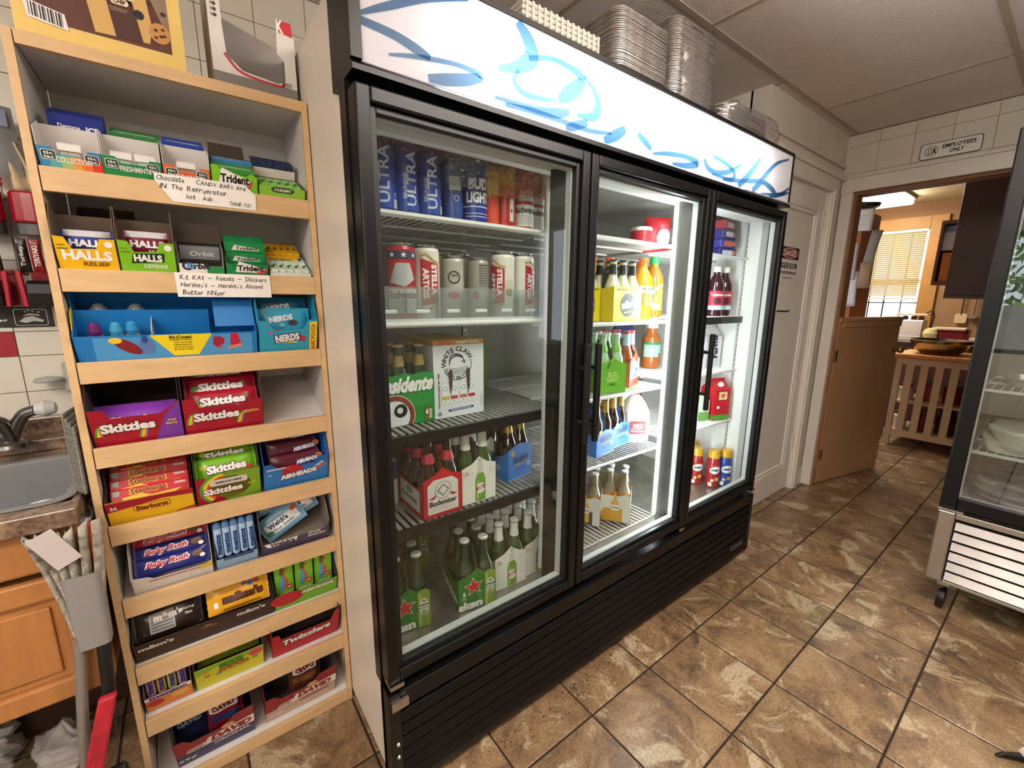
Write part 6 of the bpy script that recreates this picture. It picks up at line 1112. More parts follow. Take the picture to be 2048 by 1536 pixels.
o = T('sink_cabinet', 'honey oak cabinet under the granite worktop', 'cabinet', (0, 0, .43)); MB().box(-1.6, -.537, .372, .85, 0, .3, OAK).build('carcass', o)
q = MB(); q.box(-1.6, -.537, .352, .372, .33, .43, OAK); q.build('drawer_front', o, bevel=.008)
for a, b, nm in ((-.79, -.54, 'd'), (-1.06, -.8, 'd'), (-1.33, -1.07, 'd')):
    q = MB(); q.frame(a, b, .012, .315, .05, .352, .372, OAK); dd = q.build('door', o, bevel=.005); q = MB(); q.hexa([(a+.05, .364, .062), (b-.05, .364, .062), (b-.05, .37, .062), (a+.05, .37, .062), (a+.05, .364, .265), (b-.05, .364, .265), (b-.05, .37, .265), (a+.05, .37, .265)], OAK); q.box(a+.07, b-.07, .358, .366, .082, .245, OAK); q.build('door_panel', dd, bevel=.008)
MB().box(-1.6, -.56, .86, .95, -.43, .3, mat('dark_plinth', '#3b2618', .7)).build('plinth', o)
# wall things over the sink
o = T('hand_wash_sign', 'black and white hand washing sign on the wall tiles', 'sign', (-.79, .9685, 1.2815)); MB().box(-.17, .17, -.002, .001, -.029, .029, BK).build('plate', o, bevel=.002)
p = Pr(); p.text('Employees Must Wash', -.035, .008, .0115, wht, w=.2, bold=.04); p.text('Hands Before Returning', -.03, -.009, .0115, wht, w=.215, bold=.04); p.poly([(.125+a, b) for a, b in rrect(.034, .024, .006, 3)], wht, 0); p.poly([(.125+a, b) for a, b in rrect(.0325, .0225, .005, 3)], BK, 1); p.poly([(.1, -.012), (.112, .0), (.13, .004), (.138, -.002), (.15, -.008), (.148, -.014), (.13, -.011), (.114, -.016)], wht, 2); p.poly([(.108, .004), (.122, .012), (.14, .009), (.145, .003), (.13, .006)], wht, 2)
for a, b in ((.115, .016), (.13, .018), (.142, .015), (.122, .0195)): p.ell(a, b, .0025, .002, wht, 2, 8)
p.build('lettering', o, front(-.002))
CRED = sheen('red_gloss_plastic', '#a5112a', .2, .6); CGR = mat('smoked_grey_plastic', '#4a4644', .25, coat=.5)
for x, lb in ((-.70, 'glossy red rounded dispenser on the wall, the left one'), (-.612, 'glossy red rounded dispenser on the wall with a grey foot')):
    o = T('dispenser', lb, 'dispenser', (x, .88, 1.505), group='wall dispensers'); m = MB(); m.prism([(a, b+.045) for a, b in rrect(.038, .045, .028, 5)], 'z', .035, .118, CRED); m.build('cover', o, bevel=.006); m = MB(); m.prism([(a, b+.045) for a, b in rrect(.036, .043, .026, 5)], 'z', 0, .035, CGR); m.build('tray', o, bevel=.004)
JK = mat('red_plastic_rack', '#b0142e', .3)
for i, x in enumerate((-.715, -.61)):
    o = T('snack_stick_rack', 'red wall rack with a black curved bin, the %s one' % ('left', 'right')[i], 'rack', (x, .865, 1.315), group='red wall racks'); MB().tube([(-.036, -.01, .0), (-.04, -.012, .09), (-.036, .05, .09)], .007, JK, 6).build('side_arm', o); MB().tube([(.036, -.01, .0), (.04, -.012, .09), (.036, .05, .09)], .007, JK, 6).build('side_arm', o); MB().box(-.036, .036, .09, .1, 0, .1, JK).build('back_plate', o)
    q = MB(); q.prism([(-.02+.0, .0), (.085, 0), (.085, .07), (-.005, .07), (-.02, .06), (-.028, .035)], 'x', -.03, .03, BLACKP); q.build('bin', o, bevel=.004)
    for k, (tx, cc, c2) in enumerate((('Turkey', '#1c1614', '#d8d2ca'), ('TERIYAKI', '#8a1a22', '#e8e2d8'), ('Beef Steak', '#241a18', '#d8d2ca'))):
        p = Pr(); p.text(tx, 0, .045, .011, C(c2), w=.055, rot=PI/2, bold=.03); pouch('meat_stick_pack', .024, .09, .014, C(cc, .3), '%s lettered meat stick pack in the %s wall rack' % (('dark brown', 'red', 'black-brown')[k], ('left', 'right')[i]), 'snack pack', (x-.026+.026*k, .868, 1.406), (.15, 0, 0), None, p, zig=False)
o = T('cutlery_bag', 'clear bag of dark cutlery packs above the red dispensers', 'bag', (-.66, .9, 1.66)); MB().grid(lambda u, v: (-.05+.1*u, -.02*math.sin(PI*u)-.004*math.sin(9*v+5*u), .17*v), 10, 14, mat('grey_film', '#8d8f92', .2, coat=.5)).build('film', o, smooth=.8); p = Pr(); p.text('ICE', 0, .09, .02, BK, w=.06, rot=PI/2-.2, bold=.03); p.rect(-.04, .12, .04, .16, C('#3a4a78', .3), 0); p.build('print', o, lambda u, v, d: (u, -.02*math.sin(PI*(u+.05)/.1)-.006-d, v))
o = T('ribbed_hose', 'orange ribbed hose hanging beside the cream cloth', 'hose', (-.668, .9, 1.632)); MB().lathe([(.012+.003*(k % 2), k*.006) for k in range(12)], C('#d8581c', .4), 12).build('tube', o, smooth=.3)
o = T('cloth', 'cream cloth hanging between the bag and the rack', 'cloth', (-.61, .9, 1.625)); MB().grid(lambda u, v: (-.025+.05*u*(1-.6*v), -.01*math.sin(6*u+2*v), .12*v), 10, 10, mat('cream_cotton', '#d6c39a', .9)).build('cloth_sheet', o, smooth=1, solid=.002)
o = T('soap_holder', 'small grey soap holder clipped to the wall beside the rack', 'soap holder', (-.6, .93, 1.06)); G_ = mat('pale_grey_plastic', '#a9a9a6', .4); MB().lathe([(.014, 0), (.017, .004), (.017, .082), (.015, .086)], G_, 14).build('tube', o, smooth=.5); MB().lathe([(0, .03), (.032, .034), (.034, .038), (.03, .044), (.01, .048)], G_, 18, (-.046, -.01, 0)).build('dish', o, smooth=.6); MB().tube(smooth([(0, 0, 0), (.002, -.004, -.02), (.012, -.004, -.028), (.016, 0, -.015)], 4), .0014, CHROME, 5).build('wire_hook', o)
NEWS = mat('newsprint', '#9a978f', .9, hex2='#57554f', vscale=40, stretch=(1, 1, 5)); NEWL = mat('newsprint_light', '#cfc7b6', .9, hex2='#77716a', vscale=60)
for k in range(4):
    o = T('newspaper', 'folded grey newspaper hanging beside the rack, sheet %s from the sink' % ('one', 'two', 'three', 'four')[k], 'newspaper', (-.546+.0062*k, .43-.012*k, .9), (0, .0, -.1), 'newspapers beside the rack'); MB().box(-.0022, .0022, 0, .2, .002, .185-.008*k, NEWS).build('folded_sheets', o, bevel=.0015)
# paper bin, broom and dustpan
GBIN = mat('grey_bin_plastic', '#85827f', .5); o = T('paper_bin', 'slim grey paper bin stuffed with newspapers beside the rack', 'bin', (-.548, .34, .568), (0, 0, 0)); m = MB(); P0 = [(a, b) for a, b in rrect(.032, .026, .014, 4)]; P1 = [(a*.94, b*.94) for a, b in P0]; n = len(P0); rings = [[(a*.9, b*.9, 0) for a, b in P0], [(a, b, .18) for a, b in P0], [(a, b, .18) for a, b in P1], [(a*.9, b*.9, .006) for a, b in P1]]
for a, b in zip(rings, rings[1:]): m.add(a+b, [(i, (i+1) % n, n+(i+1) % n, n+i) for i in range(n)], GBIN)
m.add(rings[0], [tuple(range(n))[::-1]], GBIN); m.add(rings[3], [tuple(range(n))], GBIN); m.build('shell', o, smooth=.6)
for k in range(6):
    a = -.62+.2*k; o = T('newspaper', 'rolled newspaper in the grey paper bin, leaning %s' % ('far left', 'left', 'a little left', 'upright', 'a little right', 'right')[k], 'newspaper', (-.566+.0075*k, .338, .585), (0, a*.22-.03, 0), 'newspapers in the bin'); MB().grid(lambda u, v: (.004*math.sin(3*v+k)*1.2+(.006 if u > .5 else -.006), -.02+.04*abs(2*u-1), .27*v+.012*math.sin(5*u+k)), 6, 10, NEWL).build('folded_sheets', o, smooth=1, solid=.0015)
o = T('envelope', 'pale grey card sticking out of the paper bin at an angle', 'card', (-.556, .312, .785), (0, -.45, 0)); MB().box(-.022, .022, 0, .0015, 0, .085, mat('grey_card', '#b9b0ab', .7)).build('card_sheet', o)
o = T('folder', 'orange folder in the paper bin nearest the rack', 'folder', (-.524, .352, .70), (0, .02, 0)); MB().box(-.004, .004, -.012, .012, 0, .15, C('#d8562a', .6)).build('folder_sheet', o)
o = T('mop_handle', 'grey round mop handle standing against the cabinet', 'handle', (-.62, .34, 0)); MB().tube([(0, 0, .0), (.018, -.002, .3), (.05, -.012, .6)], .0105, mat('grey_tube', '#8f8880', .4, metal=.4), 12).build('pole', o, smooth=.6); MB().box(-.05, .05, -.02, .02, 0, .04, GBIN).build('mop_head', o, bevel=.01)
o = T('dustpan', 'black upright dustpan with a red arm beside the rack', 'dustpan', (-.585, .28, 0)); MB().tube([(.03, .04, .33), (.045, .045, .45), (.052, .05, .6)], .0125, BLACKP, 12).build('pole', o, smooth=.6); q = MB(); q.hexa([(-.05, -.03, .16), (-.012, -.03, .16), (-.012, -.008, .16), (-.05, -.008, .16), (.03, .012, .45), (.062, .012, .45), (.062, .03, .45), (.03, .03, .45)], mat('scuffed_red_plastic', '#a81c2c', .45, var=.3, vscale=20)); q.build('red_arm', o, bevel=.005); q = MB(); q.prism([(-.08, 0), (.07, 0), (.07, .2), (.05, .24), (-.03, .2), (-.08, .03)], 'x', -.06, .05, BLACKP); q.build('scoop', o, bevel=.008)
BAGW = mat('thin_white_plastic', '#d9d6d2', .3, alpha=.75)
bag('plastic_bag', 'crumpled white plastic bag on the floor beside the mop', (-.72, .7), .05, .05, .003, .09, 21, .02, .04, BAGW); bag('plastic_bag', 'crumpled clear plastic bag on the floor at the far left', (-.9, .8), .06, .05, .003, .1, 22, .025, .03, BAGW)

# ================================================================ SECOND COOLER AT THE RIGHT
F2 = T('display_cooler', 'smaller black glass-door cooler on casters with a steel louvred base', 'cooler', (2.2, -.655, 0))
W2, D2 = .69, .66            # runs along -y, depth along +x
def bx2(m, y0, y1, x0, x1, z0, z1, mt): return m.box(x0, x1, -y1, -y0, z0, z1, mt)
LN2 = mat('dim_liner', '#77726e', .5)
m = MB(); bx2(m, 0, .03, .05, D2, .47, 1.98, BLACK); bx2(m, W2-.03, W2, .05, D2, .47, 1.98, BLACK); bx2(m, .03, W2-.03, D2-.03, D2, .47, 1.98, BLACK); bx2(m, .03, W2-.03, .05, D2-.03, 1.9, 1.98, BLACK); bx2(m, .03, W2-.03, .05, D2-.03, .47, .5, LN2); m.build('case', F2)
m = MB(); bx2(m, .03, .034, .06, D2-.03, .5, 1.9, LN2); bx2(m, W2-.034, W2-.03, .06, D2-.03, .5, 1.9, LN2); bx2(m, .034, W2-.034, D2-.036, D2-.03, .5, 1.9, LN2); m.build('liner', F2)
m = MB(); bx2(m, 0, .05, 0, .045, .485, 1.97, BLACK); bx2(m, W2-.05, W2, 0, .045, .485, 1.97, BLACK); bx2(m, .05, W2-.05, 0, .045, .485, .54, BLACK); bx2(m, .05, W2-.05, 0, .045, 1.9, 1.97, BLACK); dr = m.build('door', F2, bevel=.005)
m = MB(); bx2(m, .05, W2-.05, .012, .018, .54, 1.9, glassy('cooler_glass', '#eef2f0', .16, .01)); m.build('pane', dr); m = MB(); bx2(m, .048, .055, .02, .04, .535, 1.905, GASK); bx2(m, .055, W2-.05, .02, .04, .535, .542, GASK); m.build('glazing_spacer', dr); m = MB(); bx2(m, -.002, .075, -.004, .03, .474, .483, CHROME); m.build('hinge', dr)
m = MB(); bx2(m, 0, .055, 0, .06, .145, .47, STEEL); m.build('corner_panel', F2, bevel=.006); m = MB(); bx2(m, .055, W2, .04, D2, .145, .47, BLACKP); m.build('machine_box', F2); m = MB(); bx2(m, .055, W2, .0, .05, .445, .47, STEEL); m.build('base_rail', F2, bevel=.002); m = MB(); bx2(m, .055, W2, .0, .05, .145, .158, STEEL); m.build('base_rail', F2, bevel=.002)
for k in range(6):
    z = .165+.0465*k; MB().hexa([(-.004, -W2, z), (.004, -W2, z), (.004, -.06, z), (-.004, -.06, z), (.012, -W2, z+.031), (.02, -W2, z+.031), (.02, -.06, z+.031), (.012, -.06, z+.031)], mat('louver_steel', '#8f8a86', .3, 1, var=.15, vscale=6)).build('louver', F2)
for y in (.06, W2-.06):
    for x in (.06, D2-.06):
        m = MB(); m.box(x-.02, x+.03, -y-.02, -y+.02, .115, .146, STEEL); w_ = m.build('caster_fork', F2, bevel=.003); q = MB(); q.lathe([(.03, -.014), (.046, -.012), (.048, 0), (.046, .012), (.03, .014)], BLACKP, 18); q.build('wheel', w_, smooth=.6).matrix_local = Matrix.Translation((x+.01, -y, .048)) @ Matrix.Rotation(PI/2, 4, 'X')
for z in (1.0, .735):
    m = MB()
    for k in range(24): y = .04+.61*k/23; bx2(m, y-.002, y+.002, .08, D2-.05, z-.004, z, SHW)
    for x in (.08, .1, .35, D2-.06): bx2(m, .036, W2-.036, x-.004, x+.004, z-.012, z-.004, SHW)
    m.build('shelf', F2)
bag('produce_bag', 'white plastic bag of produce on the smaller cooler\'s lower shelf', (2.42, -.88), .13, .15, .738, .84, 31, .02, .0, mat('cloudy_bag', '#b9bdb4', .25), cat='bag'); bag('produce_bag', 'green bag under the white one in the smaller cooler', (2.66, -.86), .1, .14, .738, .82, 32, .02, .0, mat('green_bag', '#5f7a3a', .25), cat='bag')
bag('produce_bag', 'white and purple bag on the smaller cooler\'s floor', (2.45, -.88), .13, .15, .503, .6, 33, .025, .0, mat('milky_bag', '#9d9890', .25, hex2='#5a3f6e', vscale=8), cat='bag')
o = T('foil_tray', 'silver tray on the smaller cooler\'s upper shelf', 'tray', (2.5, -.88, 1.001)); m = MB(); m.add(*(lambda rr, n: (sum(rr, []), [(j*n+i, j*n+(i+1) % n, (j+1)*n+(i+1) % n, (j+1)*n+i) for j in range(3) for i in range(n)]+[tuple(range(n))[::-1]]))([[(a, b, z) for a, b in rrect(p_, q_, .03, 4)] for p_, q_, z in ((.09, .12, 0), (.1, .13, .035), (.11, .14, .035), (.11, .14, .032))], 20), FOIL); m.build('tray_body', o, smooth=.6)
o = T('wire_bin', 'black object edge on the floor at the lower right corner', 'floor mat', (.99, -1.03, 0)) if False else None

# ================================================================ KITCHEN BEYOND THE DOORWAY
TAN = mat('tan_gloss_door', '#b48a60', .35, var=.08, vscale=3); BRASS = mat('aged_brass', '#a98c4a', .35, .9)
a0 = math.atan2(-.175, .77); hd = T('half_door', 'tan lower half of a kitchen door standing ajar', 'door', (3.315, .115, 0), (0, 0, a0)); L = .79
MB().box(0, L, 0, .036, .012, 1.205, TAN).build('leaf', hd, bevel=.003); MB().box(-.005, L+.005, -.012, .05, 1.205, 1.235, TAN).build('ledge', hd, bevel=.004); MB().box(.05, L, -.008, .0, 1.165, 1.205, TAN).build('batten', hd, bevel=.003)
for z in (.93, .2): q = MB(); q.box(-.004, .03, -.004, .002, z, z+.075, BRASS); q.lathe([(.007, z-.002), (.007, z+.078)], BRASS, 10, (-.004, -.004, 0)); q.build('hinge', hd, smooth=.6)
q = MB(); q.lathe([(.02, 0), (.02, .004), (.008, .008), (.008, .03), (.022, .04), (.026, .05), (.02, .062), (0, .066)], BRASS, 16); q.build('knob', hd, smooth=.8).matrix_local = Matrix.Translation((L-.05, 0, .985)) @ Matrix.Rotation(PI/2, 4, 'X')
# kitchen window and blind
w1 = T('window_1', 'kitchen window with a half-lowered slatted blind', 'window', (KX, 0, 0)); struct(w1); TRK = mat('amber_wood_trim', '#b2803f', .5, var=.12, vscale=5)
for nm, a, b, c_, d in (('window_casing', WY0-.14, WY0, WZ0-.05, WZ1+.13), ('window_casing', WY1, WY1+.14, WZ0-.05, WZ1+.13), ('window_casing', WY0, WY1, WZ1, WZ1+.13), ('window_sill', WY0-.12, WY1+.12, WZ0-.05, WZ0)): MB().box(-.035 if nm[-1] == 'g' else -.06, .01, a, b, c_, d, TRK).build(nm, w1, bevel=.005)
MB().box(.03, .07, WY0, WY1, 1.55, 1.6, TRIMW).build('sash_rail', w1); MB().box(.03, .07, WY0, WY1, WZ0, WZ0+.05, TRIMW).build('sash_rail', w1)
for y in (.42, .58, .72): MB().box(.09, .1, y-.006, y+.006, WZ0, WZ1, BLACKP).build('security_bar', w1)
MB().box(.09, .1, WY0, WY1, 1.33, 1.342, BLACKP).build('security_bar', w1); MB().box(.05, .054, WY0, WY1, WZ0, WZ1, glassy('window_glass', '#ffffff', .05)).build('pane', w1)
o = T('window_blind', 'cream slatted blind half lowered over the kitchen window', 'blind', (KX-.02, 0, 0)); SL = translu('cream_slat', '#e3cf96', .45); m = MB()
for k in range(31):
    z = 2.1-.0225*k; m.add([(-.014, WY0+.02, z+.009), (-.014, WY1-.02, z+.009), (.006, WY1-.02, z-.009), (.006, WY0+.02, z-.009)], [(0, 1, 2, 3)], SL)
tag(m.build('slats', o), kind='stuff'); MB().box(-.02, .012, WY0+.01, WY1-.01, 2.11, 2.138, TRIMW).build('head_rail', o); MB().box(-.016, .01, WY0+.02, WY1-.02, 1.375, 1.395, TRIMW).build('bottom_rail', o)
for y in (.36, .55, .7): MB().bar((-.016, y, 1.39), (-.016, y, 2.11), .0012, TRIMW, 4).build('ladder_cord', o)
o = T('kitchen_light', 'bright fluorescent wrap light on the kitchen ceiling', 'ceiling light', (5.25, .55, 2.34)); MB().box(-.62, .62, -.2, .2, .0, .05, emis('kitchen_tube', '#fff4e0', KLAMP)).build('diffuser', o, bevel=.02); MB().box(-.64, .64, -.215, .215, .05, .08, mat('brown_fixture_frame', '#5a3a2a', .5)).build('housing', o)
# cart with bowl
CT = mat('cream_cart_paint', '#cbb391', .5); WOODT = mat('butcher_block', '#c98a42', .4, var=.12, vscale=6, stretch=(1, 8, 8))
o = T('prep_cart', 'cream slatted kitchen cart with a wooden top', 'cart', (4.95, .12, 0)); MB().box(-.03, .6, -.62, .0, .845, .877, WOODT).build('top', o, bevel=.004)
for x, y in ((.0, -.03), (.0, -.58), (.55, -.03), (.55, -.58)): MB().box(x, x+.04, y-.045, y, 0, .845, CT).build('leg', o, bevel=.003)
MB().box(.006, .03, -.58, -.075, .78, .845, CT).build('top_rail', o); MB().box(.006, .03, -.58, -.075, .1, .16, CT).build('bottom_rail', o); MB().box(.02, .57, -.6, -.05, .42, .435, CT).build('shelf', o); MB().box(.02, .57, -.6, -.05, .13, .145, CT).build('shelf', o)
for k in range(5): y = -.105-.098*k; MB().box(.008, .026, y-.052, y, .16, .78, CT).build('slat', o)
o = T('mixing_bowl', 'wide shallow steel mixing bowl on the cart', 'bowl', (5.2, -.145, .8775)); MB().lathe([(.11, 0), (.13, .004), (.18, .05), (.205, .1), (.212, .126), (.222, .128), (.212, .131), (.2, .1), (.17, .052), (.12, .012), (0, .008)], mat('bowl_steel', '#a39a8c', .22, 1), 32).build('bowl_shell', o, smooth=.7)
for k, (x, y, z, r, h, cc, cp, lb) in enumerate(((5.15, .03, .146, .055, .16, '#cfc9c0', '#4a4a4a', 'clear jar on the cart\'s lower shelf'), (5.15, .02, .436, .06, .14, '#b9b2a8', '#8a1f22', 'jar with a red lid on the cart\'s upper shelf'), (5.18, -.13, .146, .07, .2, '#6a1f1c', '#3a2a22', 'dark red container on the cart\'s lower shelf'), (5.18, -.14, .436, .065, .2, '#8a2420', '#55504a', 'red container on the cart\'s upper shelf'), (5.18, -.29, .146, .07, .22, '#4a2a22', '#2a2220', 'brown container on the cart\'s lower shelf'), (5.18, -.3, .436, .07, .2, '#7a1c20', '#8a8680', 'crimson container with a grey lid on the cart'))):
    o = T('storage_jar', lb, 'jar', (x, y, z)); MB().lathe([(r*.95, 0), (r, .006), (r, h*.75), (r*.7, h*.85)], C(cc, .2), 18).build('jar_body', o, smooth=.6); MB().lathe([(r*.74, h*.84), (r*.74, h), (r*.7, h*1.01)], C(cp, .4), 18).build('lid', o, smooth=.6)
for k, (x, y, h, lb) in enumerate(((5.02, .2, .3, 'tall clear bottle on the floor left of the cart'), (5.2, .19, .26, 'shorter clear bottle on the floor left of the cart'), (5.1, .27, .35, 'tallest clear bottle on the floor left of the cart'))):
    o = T('water_bottle', lb, 'bottle', (x, y, 0)); MB().lathe([(.04, 0), (.043, .008), (.043, h*.6), (.03, h*.78), (.016, h*.86), (.016, h*.93)], mat('grey_blue_pet', '#7d868a', .12, coat=.6), 14).build('bottle_body', o, smooth=.7); MB().lathe([(.018, h*.92), (.018, h), (.015, h*1.01)], wht, 12).build('cap', o, smooth=.6)
# counter, scale, pots
DK = mat('dark_walnut', '#52362a', .45, var=.15, vscale=5)
o = T('kitchen_counter', 'dark kitchen counter under the window', 'counter', (5.72, 0, 0)); MB().box(0, .56, -1.6, 1.1, 0, .93, DK).build('base', o); MB().box(-.03, .56, -1.6, 1.1, .93, .97, mat('grey_laminate', '#a59c90', .4)).build('counter_top', o, bevel=.004)
o = T('food_scale', 'silver countertop machine with a red badge and knobs', 'scale', (5.8, .21, .9705)); m = MB(); m.prism([(0, 0), (.24, 0), (.24, .19), (.05, .19)], 'y', -.11, .11, STEEL); m.build('housing', o, bevel=.008); MB().box(-.04, .26, -.12, .12, -.0, .02, STEEL).build('base_plate', o); Pr().rect(-.06, .15, .04, .172, C('#7a1f22'), 0).build('badge_print', o, plane((.012, .0, 0), (0, -1, 0), (.255, 0, .967)))
for y in (-.07, -.01, .06): MB().lathe([(.022, .188), (.026, .21), (.018, .23)], mat('brown_knob', '#6a4a3a', .4), 12, (.14, y, 0)).build('knob', o, smooth=.6)
MB().box(.06, .2, -.13, .13, .235, .255, mat('ivory_enamel', '#d9cdb8', .35)).build('platter', o, bevel=.005); MB().tube(smooth([(.1, -.1, .25), (.1, -.14, .28), (.1, -.17, .24), (.1, -.16, .1), (.12, -.14, .02)], 5), .006, BLACKP, 6).build('cable', o, smooth=.9)
o = T('squash', 'pale cut squash on the counter beside the machine', 'squash', (5.8, .03, .9705), (0, 0, .3)); MB().lathe([(.02, 0), (.05, .02), (.06, .06), (.045, .1), (.01, .115), (0, .116)], mat('squash_skin', '#cfc38a', .5, var=.15, vscale=20), 16).build('squash_flesh', o, smooth=.9)
o = T('red_pot', 'dark red roasting pot on the counter', 'pot', (5.9, -.13, .9705)); MB().prism([(a, b) for a, b in rrect(.1, .11, .03, 4)], 'z', 0, .09, C('#6a1420', .25)).build('pot_body', o, bevel=.008); MB().prism([(a, b) for a, b in rrect(.108, .118, .03, 4)], 'z', .09, .1, C('#6a1420', .25)).build('rim', o)
o = T('cutting_board', 'white cutting board laid across the red pot', 'cutting board', (5.9, -.1, 1.071)); MB().box(-.1, .1, -.12, .12, 0, .022, mat('ivory_board', '#d9cbb2', .5)).build('board', o, bevel=.004)
o = T('baking_tray', 'pale tray on the counter right of the red pot', 'tray', (5.85, -.42, .9705)); MB().box(-.12, .12, -.16, .16, 0, .035, mat('tray_metal', '#cfc4b2', .4)).build('tray_body', o, bevel=.006)
for k, (y, lb) in enumerate(((-.11, 'wooden spatula hanging on the kitchen wall'), (-.2, 'steel ladle hanging on the kitchen wall'))):
    o = T('hanging_utensil', lb, 'utensil', (6.28, y, 1.15)); MB().bar((-.02, 0, .06), (-.02, 0, .3), .008, DK if k == 0 else STEEL, 8).build('handle', o)
    if k == 0: MB().prism([(a, b+.03) for a, b in rrect(.045, .05, .015, 3)], 'x', -.026, -.014, mat('pale_wood', '#d8bd94', .6)).build('blade', o)
    else: MB().lathe([(0, -.01), (.03, 0), (.045, .02), (.046, .022)], STEEL, 16, (-.03, 0, .03)).build('bowl', o, smooth=.8)
# cupboards
o = T('wall_cupboard', 'dark brown upper cupboard with its plain side toward the doorway', 'cupboard', (4.35, -.225, 1.395)); MB().box(0, 1.3, -.75, 0, 0, 1.02, DK).build('carcass', o, bevel=.004); MB().box(.0, 1.3, -.75, -.0, -.02, -.001, mat('cupboard_rail', '#5a4030', .5)).build('bottom_rail', o); MB().box(1.3, 1.32, -.02, .02, .5, 1.02, TRK).build('edge_trim', o)
o = T('spice_shelf', 'dark open wall shelf holding a white and an orange carton', 'shelf', (4.9, -.05, 1.49)); MB().frame(0, .02, 0, .53, .0, -.13, 0, DK) if False else None
for nm, b in (('back_panel', (.2, .215, -.16, 0, 0, .53)), ('side_panel', (0, .2, -.018, 0, 0, .53)), ('bottom_board', (0, .2, -.16, -.018, 0, .03)), ('top_board', (0, .2, -.16, -.018, .5, .53))): MB().box(*b, DK).build(nm, o)
o = T('white_carton', 'white and blue carton in the dark open shelf', 'carton', (4.95, -.12, 1.78)); MB().box(0, .12, -.05, .05, 0, .2, C('#d5d8de')).build('carton_body', o); MB().box(-.001, .121, -.051, .051, .15, .201, C('#7f94b8')).build('blue_band', o)
o = T('orange_carton', 'orange carton standing in the dark open shelf', 'carton', (4.95, -.125, 1.521)); MB().box(0, .12, -.045, .045, 0, .24, C('#d88a22')).build('carton_body', o, bevel=.006)
MB().box(0, .2, -.16, -.018, 0, .01, DK)
o = T('tall_cupboard', 'tall orange-brown cupboard hung with papers just inside the kitchen', 'cupboard', (3.66, .16, 0)); TC = mat('burnt_orange_wood', '#a9602c', .5, var=.15, vscale=4); MB().box(0, .4, 0, .5, 0, 1.99, TC).build('carcass', o, bevel=.004)
def sheet(name, lab, y0, y1, z0, z1, col, x=3.655, cat='paper', tilt=0, pr=None, bulge=.01):
    o = T(name, lab, cat, (x, (y0+y1)/2, z0), (tilt, 0, 0)); w = abs(y1-y0); m = MB(); m.grid(lambda u, v: (-bulge*math.sin(PI*v)*(.5+.5*math.sin(3*u+1))-.002, w*(u-.5), (z1-z0)*v), 6, 8, mat('sheet_'+col, '#'+col, .8)); m.build('sheet', o, smooth=1, solid=.0012)
    if pr: pr.build('writing', o, lambda u, v, d: (-bulge-.006-d, -u, v))
p = Pr()
for k in range(4): p.rect(-.04, .04+.02*k, .04-.01*(k % 2), .043+.02*k, C('#a8a29a'), 0)
sheet('paper_note', 'white square note pinned to the tall cupboard', .1, .22, 1.84, 1.99, 'cfc9bd', 3.63, tilt=.05, pr=p); sheet('paper_note', 'yellow paper strip on the tall cupboard', .215, .275, 1.78, 2.0, 'b89a35', 3.65)
sheet('paper_note', 'long pale lavender paper hanging on the tall cupboard', .13, .235, 1.31, 1.56, 'cfc6cb', 3.645, tilt=-.03); sheet('paper_note', 'pale lavender sheet above the long one', .155, .265, 1.5, 1.755, 'c4babf', 3.635, tilt=-.02)
sheet('paper_bag', 'brown paper bag hanging at the cupboard edge', .055, .13, 1.44, 1.62, '9a7a5e', 3.63, 'paper bag', bulge=.03); sheet('paper_bag', 'crumpled grey bag above the brown one', .06, .125, 1.6, 1.84, '84786c', 3.64, 'paper bag', .12, bulge=.03)
o = T('dark_bowl', 'dark green glass bowl of odds and ends on the tall cupboard', 'bowl', (3.72, .19, 1.991)); MB().lathe([(.05, 0), (.09, .02), (.1, .045), (.097, .045), (.08, .02), (0, .01)], mat('dark_green_glaze', '#2a3324', .25, coat=.5), 20).build('bowl_shell', o, smooth=.7)
for k in range(5): MB().tube(smooth([(-.05+.02*k, -.06, .03), (-.04+.02*k, 0, .055), (-.05+.025*k, .06, .035)], 3), .006, mat('twig_%d' % (k % 2), ['#6a5a3a', '#8a8a6a'][k % 2], .7), 6).build('odd_end', o)
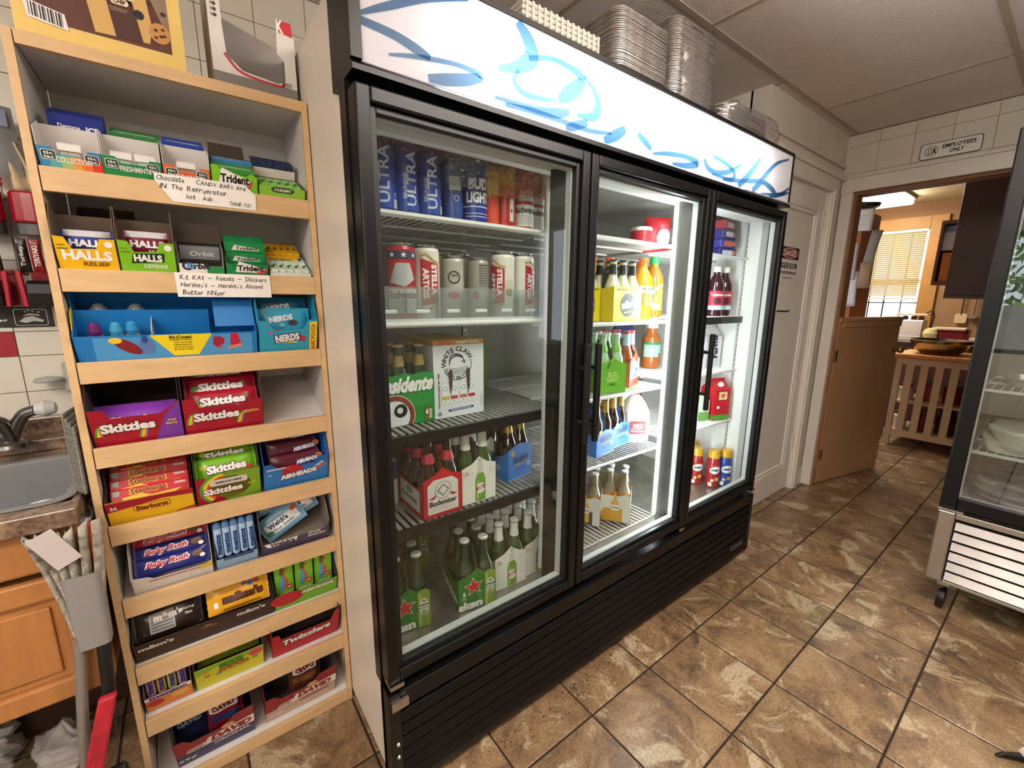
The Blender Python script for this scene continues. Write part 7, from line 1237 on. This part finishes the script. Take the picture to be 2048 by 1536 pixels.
# street outside the shop window: hedge and pale wall
o = T('hedge', 'bright green hedge outside the shop window', 'hedge', (-6.2, -.8, 0)); hm = MB(); r_ = random.Random(3); HGM = [mat('hedge_leaf_a', '#6f9a3a', .6), mat('hedge_leaf_b', '#8fb84a', .6), mat('hedge_leaf_c', '#4f7a2c', .6)]
for k in range(2600):
    c_ = Vector((r_.uniform(-.4, .3), r_.uniform(-2.6, 2.6), r_.uniform(1.25, 3.2))); a = Vector((r_.uniform(-1, 1), r_.uniform(-1, 1), r_.uniform(-1, 1))).normalized()*.07; b = Vector((r_.uniform(-1, 1), r_.uniform(-1, 1), r_.uniform(-1, 1))).normalized()*.06; hm.add([c_-a, c_+b, c_+a, c_-b], [(0, 1, 2, 3)], HGM[k % 3])
tag(hm.build('foliage', o), kind='stuff'); MB().box(-.35, .2, -2.6, 2.6, 0, 1.3, mat('pale_stone_wall', '#a9a49c', .9, var=.2, vscale=5)).build('stone_bank', o)
struct(MB().box(-9, -3.1, -6, 5, -.15, -.02, mat('pavement', '#a8a59f', .9, var=.08, vscale=3)).build('ground'))
# stool whose foot pokes in at the lower right corner
o = T('stool', 'black stool foot with a white cap poking in at the lower right corner', 'stool', (1.72, -1.22, 0)); cx0 = Vector((0, 0))
for k in range(4):
    a = math.atan2(.27, -.217)+k*PI/2; L_ = .346; u = Vector((math.cos(a), math.sin(a))); v = Vector((-u.y, u.x)); q = MB()
    def P_(l, w_, z): return (u.x*l+v.x*w_, u.y*l+v.y*w_, z)
    q.hexa([P_(0, -.025, .03), P_(L_, -.006, .0), P_(L_, .006, .0), P_(0, .025, .03), P_(0, -.02, .06), P_(L_-.02, -.005, .018), P_(L_-.02, .005, .018), P_(0, .02, .06)], BLACKP); q.build('foot', o, bevel=.004)
    q = MB(); q.hexa([P_(.2, -.02, .03), P_(.285, -.014, .022), P_(.285, .014, .022), P_(.2, .02, .03), P_(.2, -.016, .052), P_(.28, -.01, .04), P_(.28, .01, .04), P_(.2, .016, .052)], TRIMW); q.build('foot_cap', o, bevel=.003)
MB().lathe([(.03, .03), (.025, .06), (.025, .62)], CHROME, 16).build('post', o, smooth=.6); MB().lathe([(.05, .6), (.12, .625), (.125, .65), (.11, .675), (0, .68)], BLACKP, 24).build('seat', o, smooth=.8)
dm = MB(); r_ = random.Random(12); DIRT = mat('dirt_specks', '#17110d', .9)
for k in range(260):
    x = r_.choice((.62, .95, 1.2, .4))+r_.gauss(0, .08); y = -.012-abs(r_.gauss(0, .035)); s_ = r_.uniform(.0008, .003)
    dm.add([(x+s_*math.cos(a)*r_.uniform(.6, 1.3), y+s_*math.sin(a)*r_.uniform(.6, 1.3), .0008) for a in (0, 1.2, 2.5, 3.8, 5)], [(0, 1, 2, 3, 4)], DIRT)
tag(dm.build('floor_dirt'), 'dark dirt specks on the tiles along the cooler grille', 'dirt', kind='stuff')
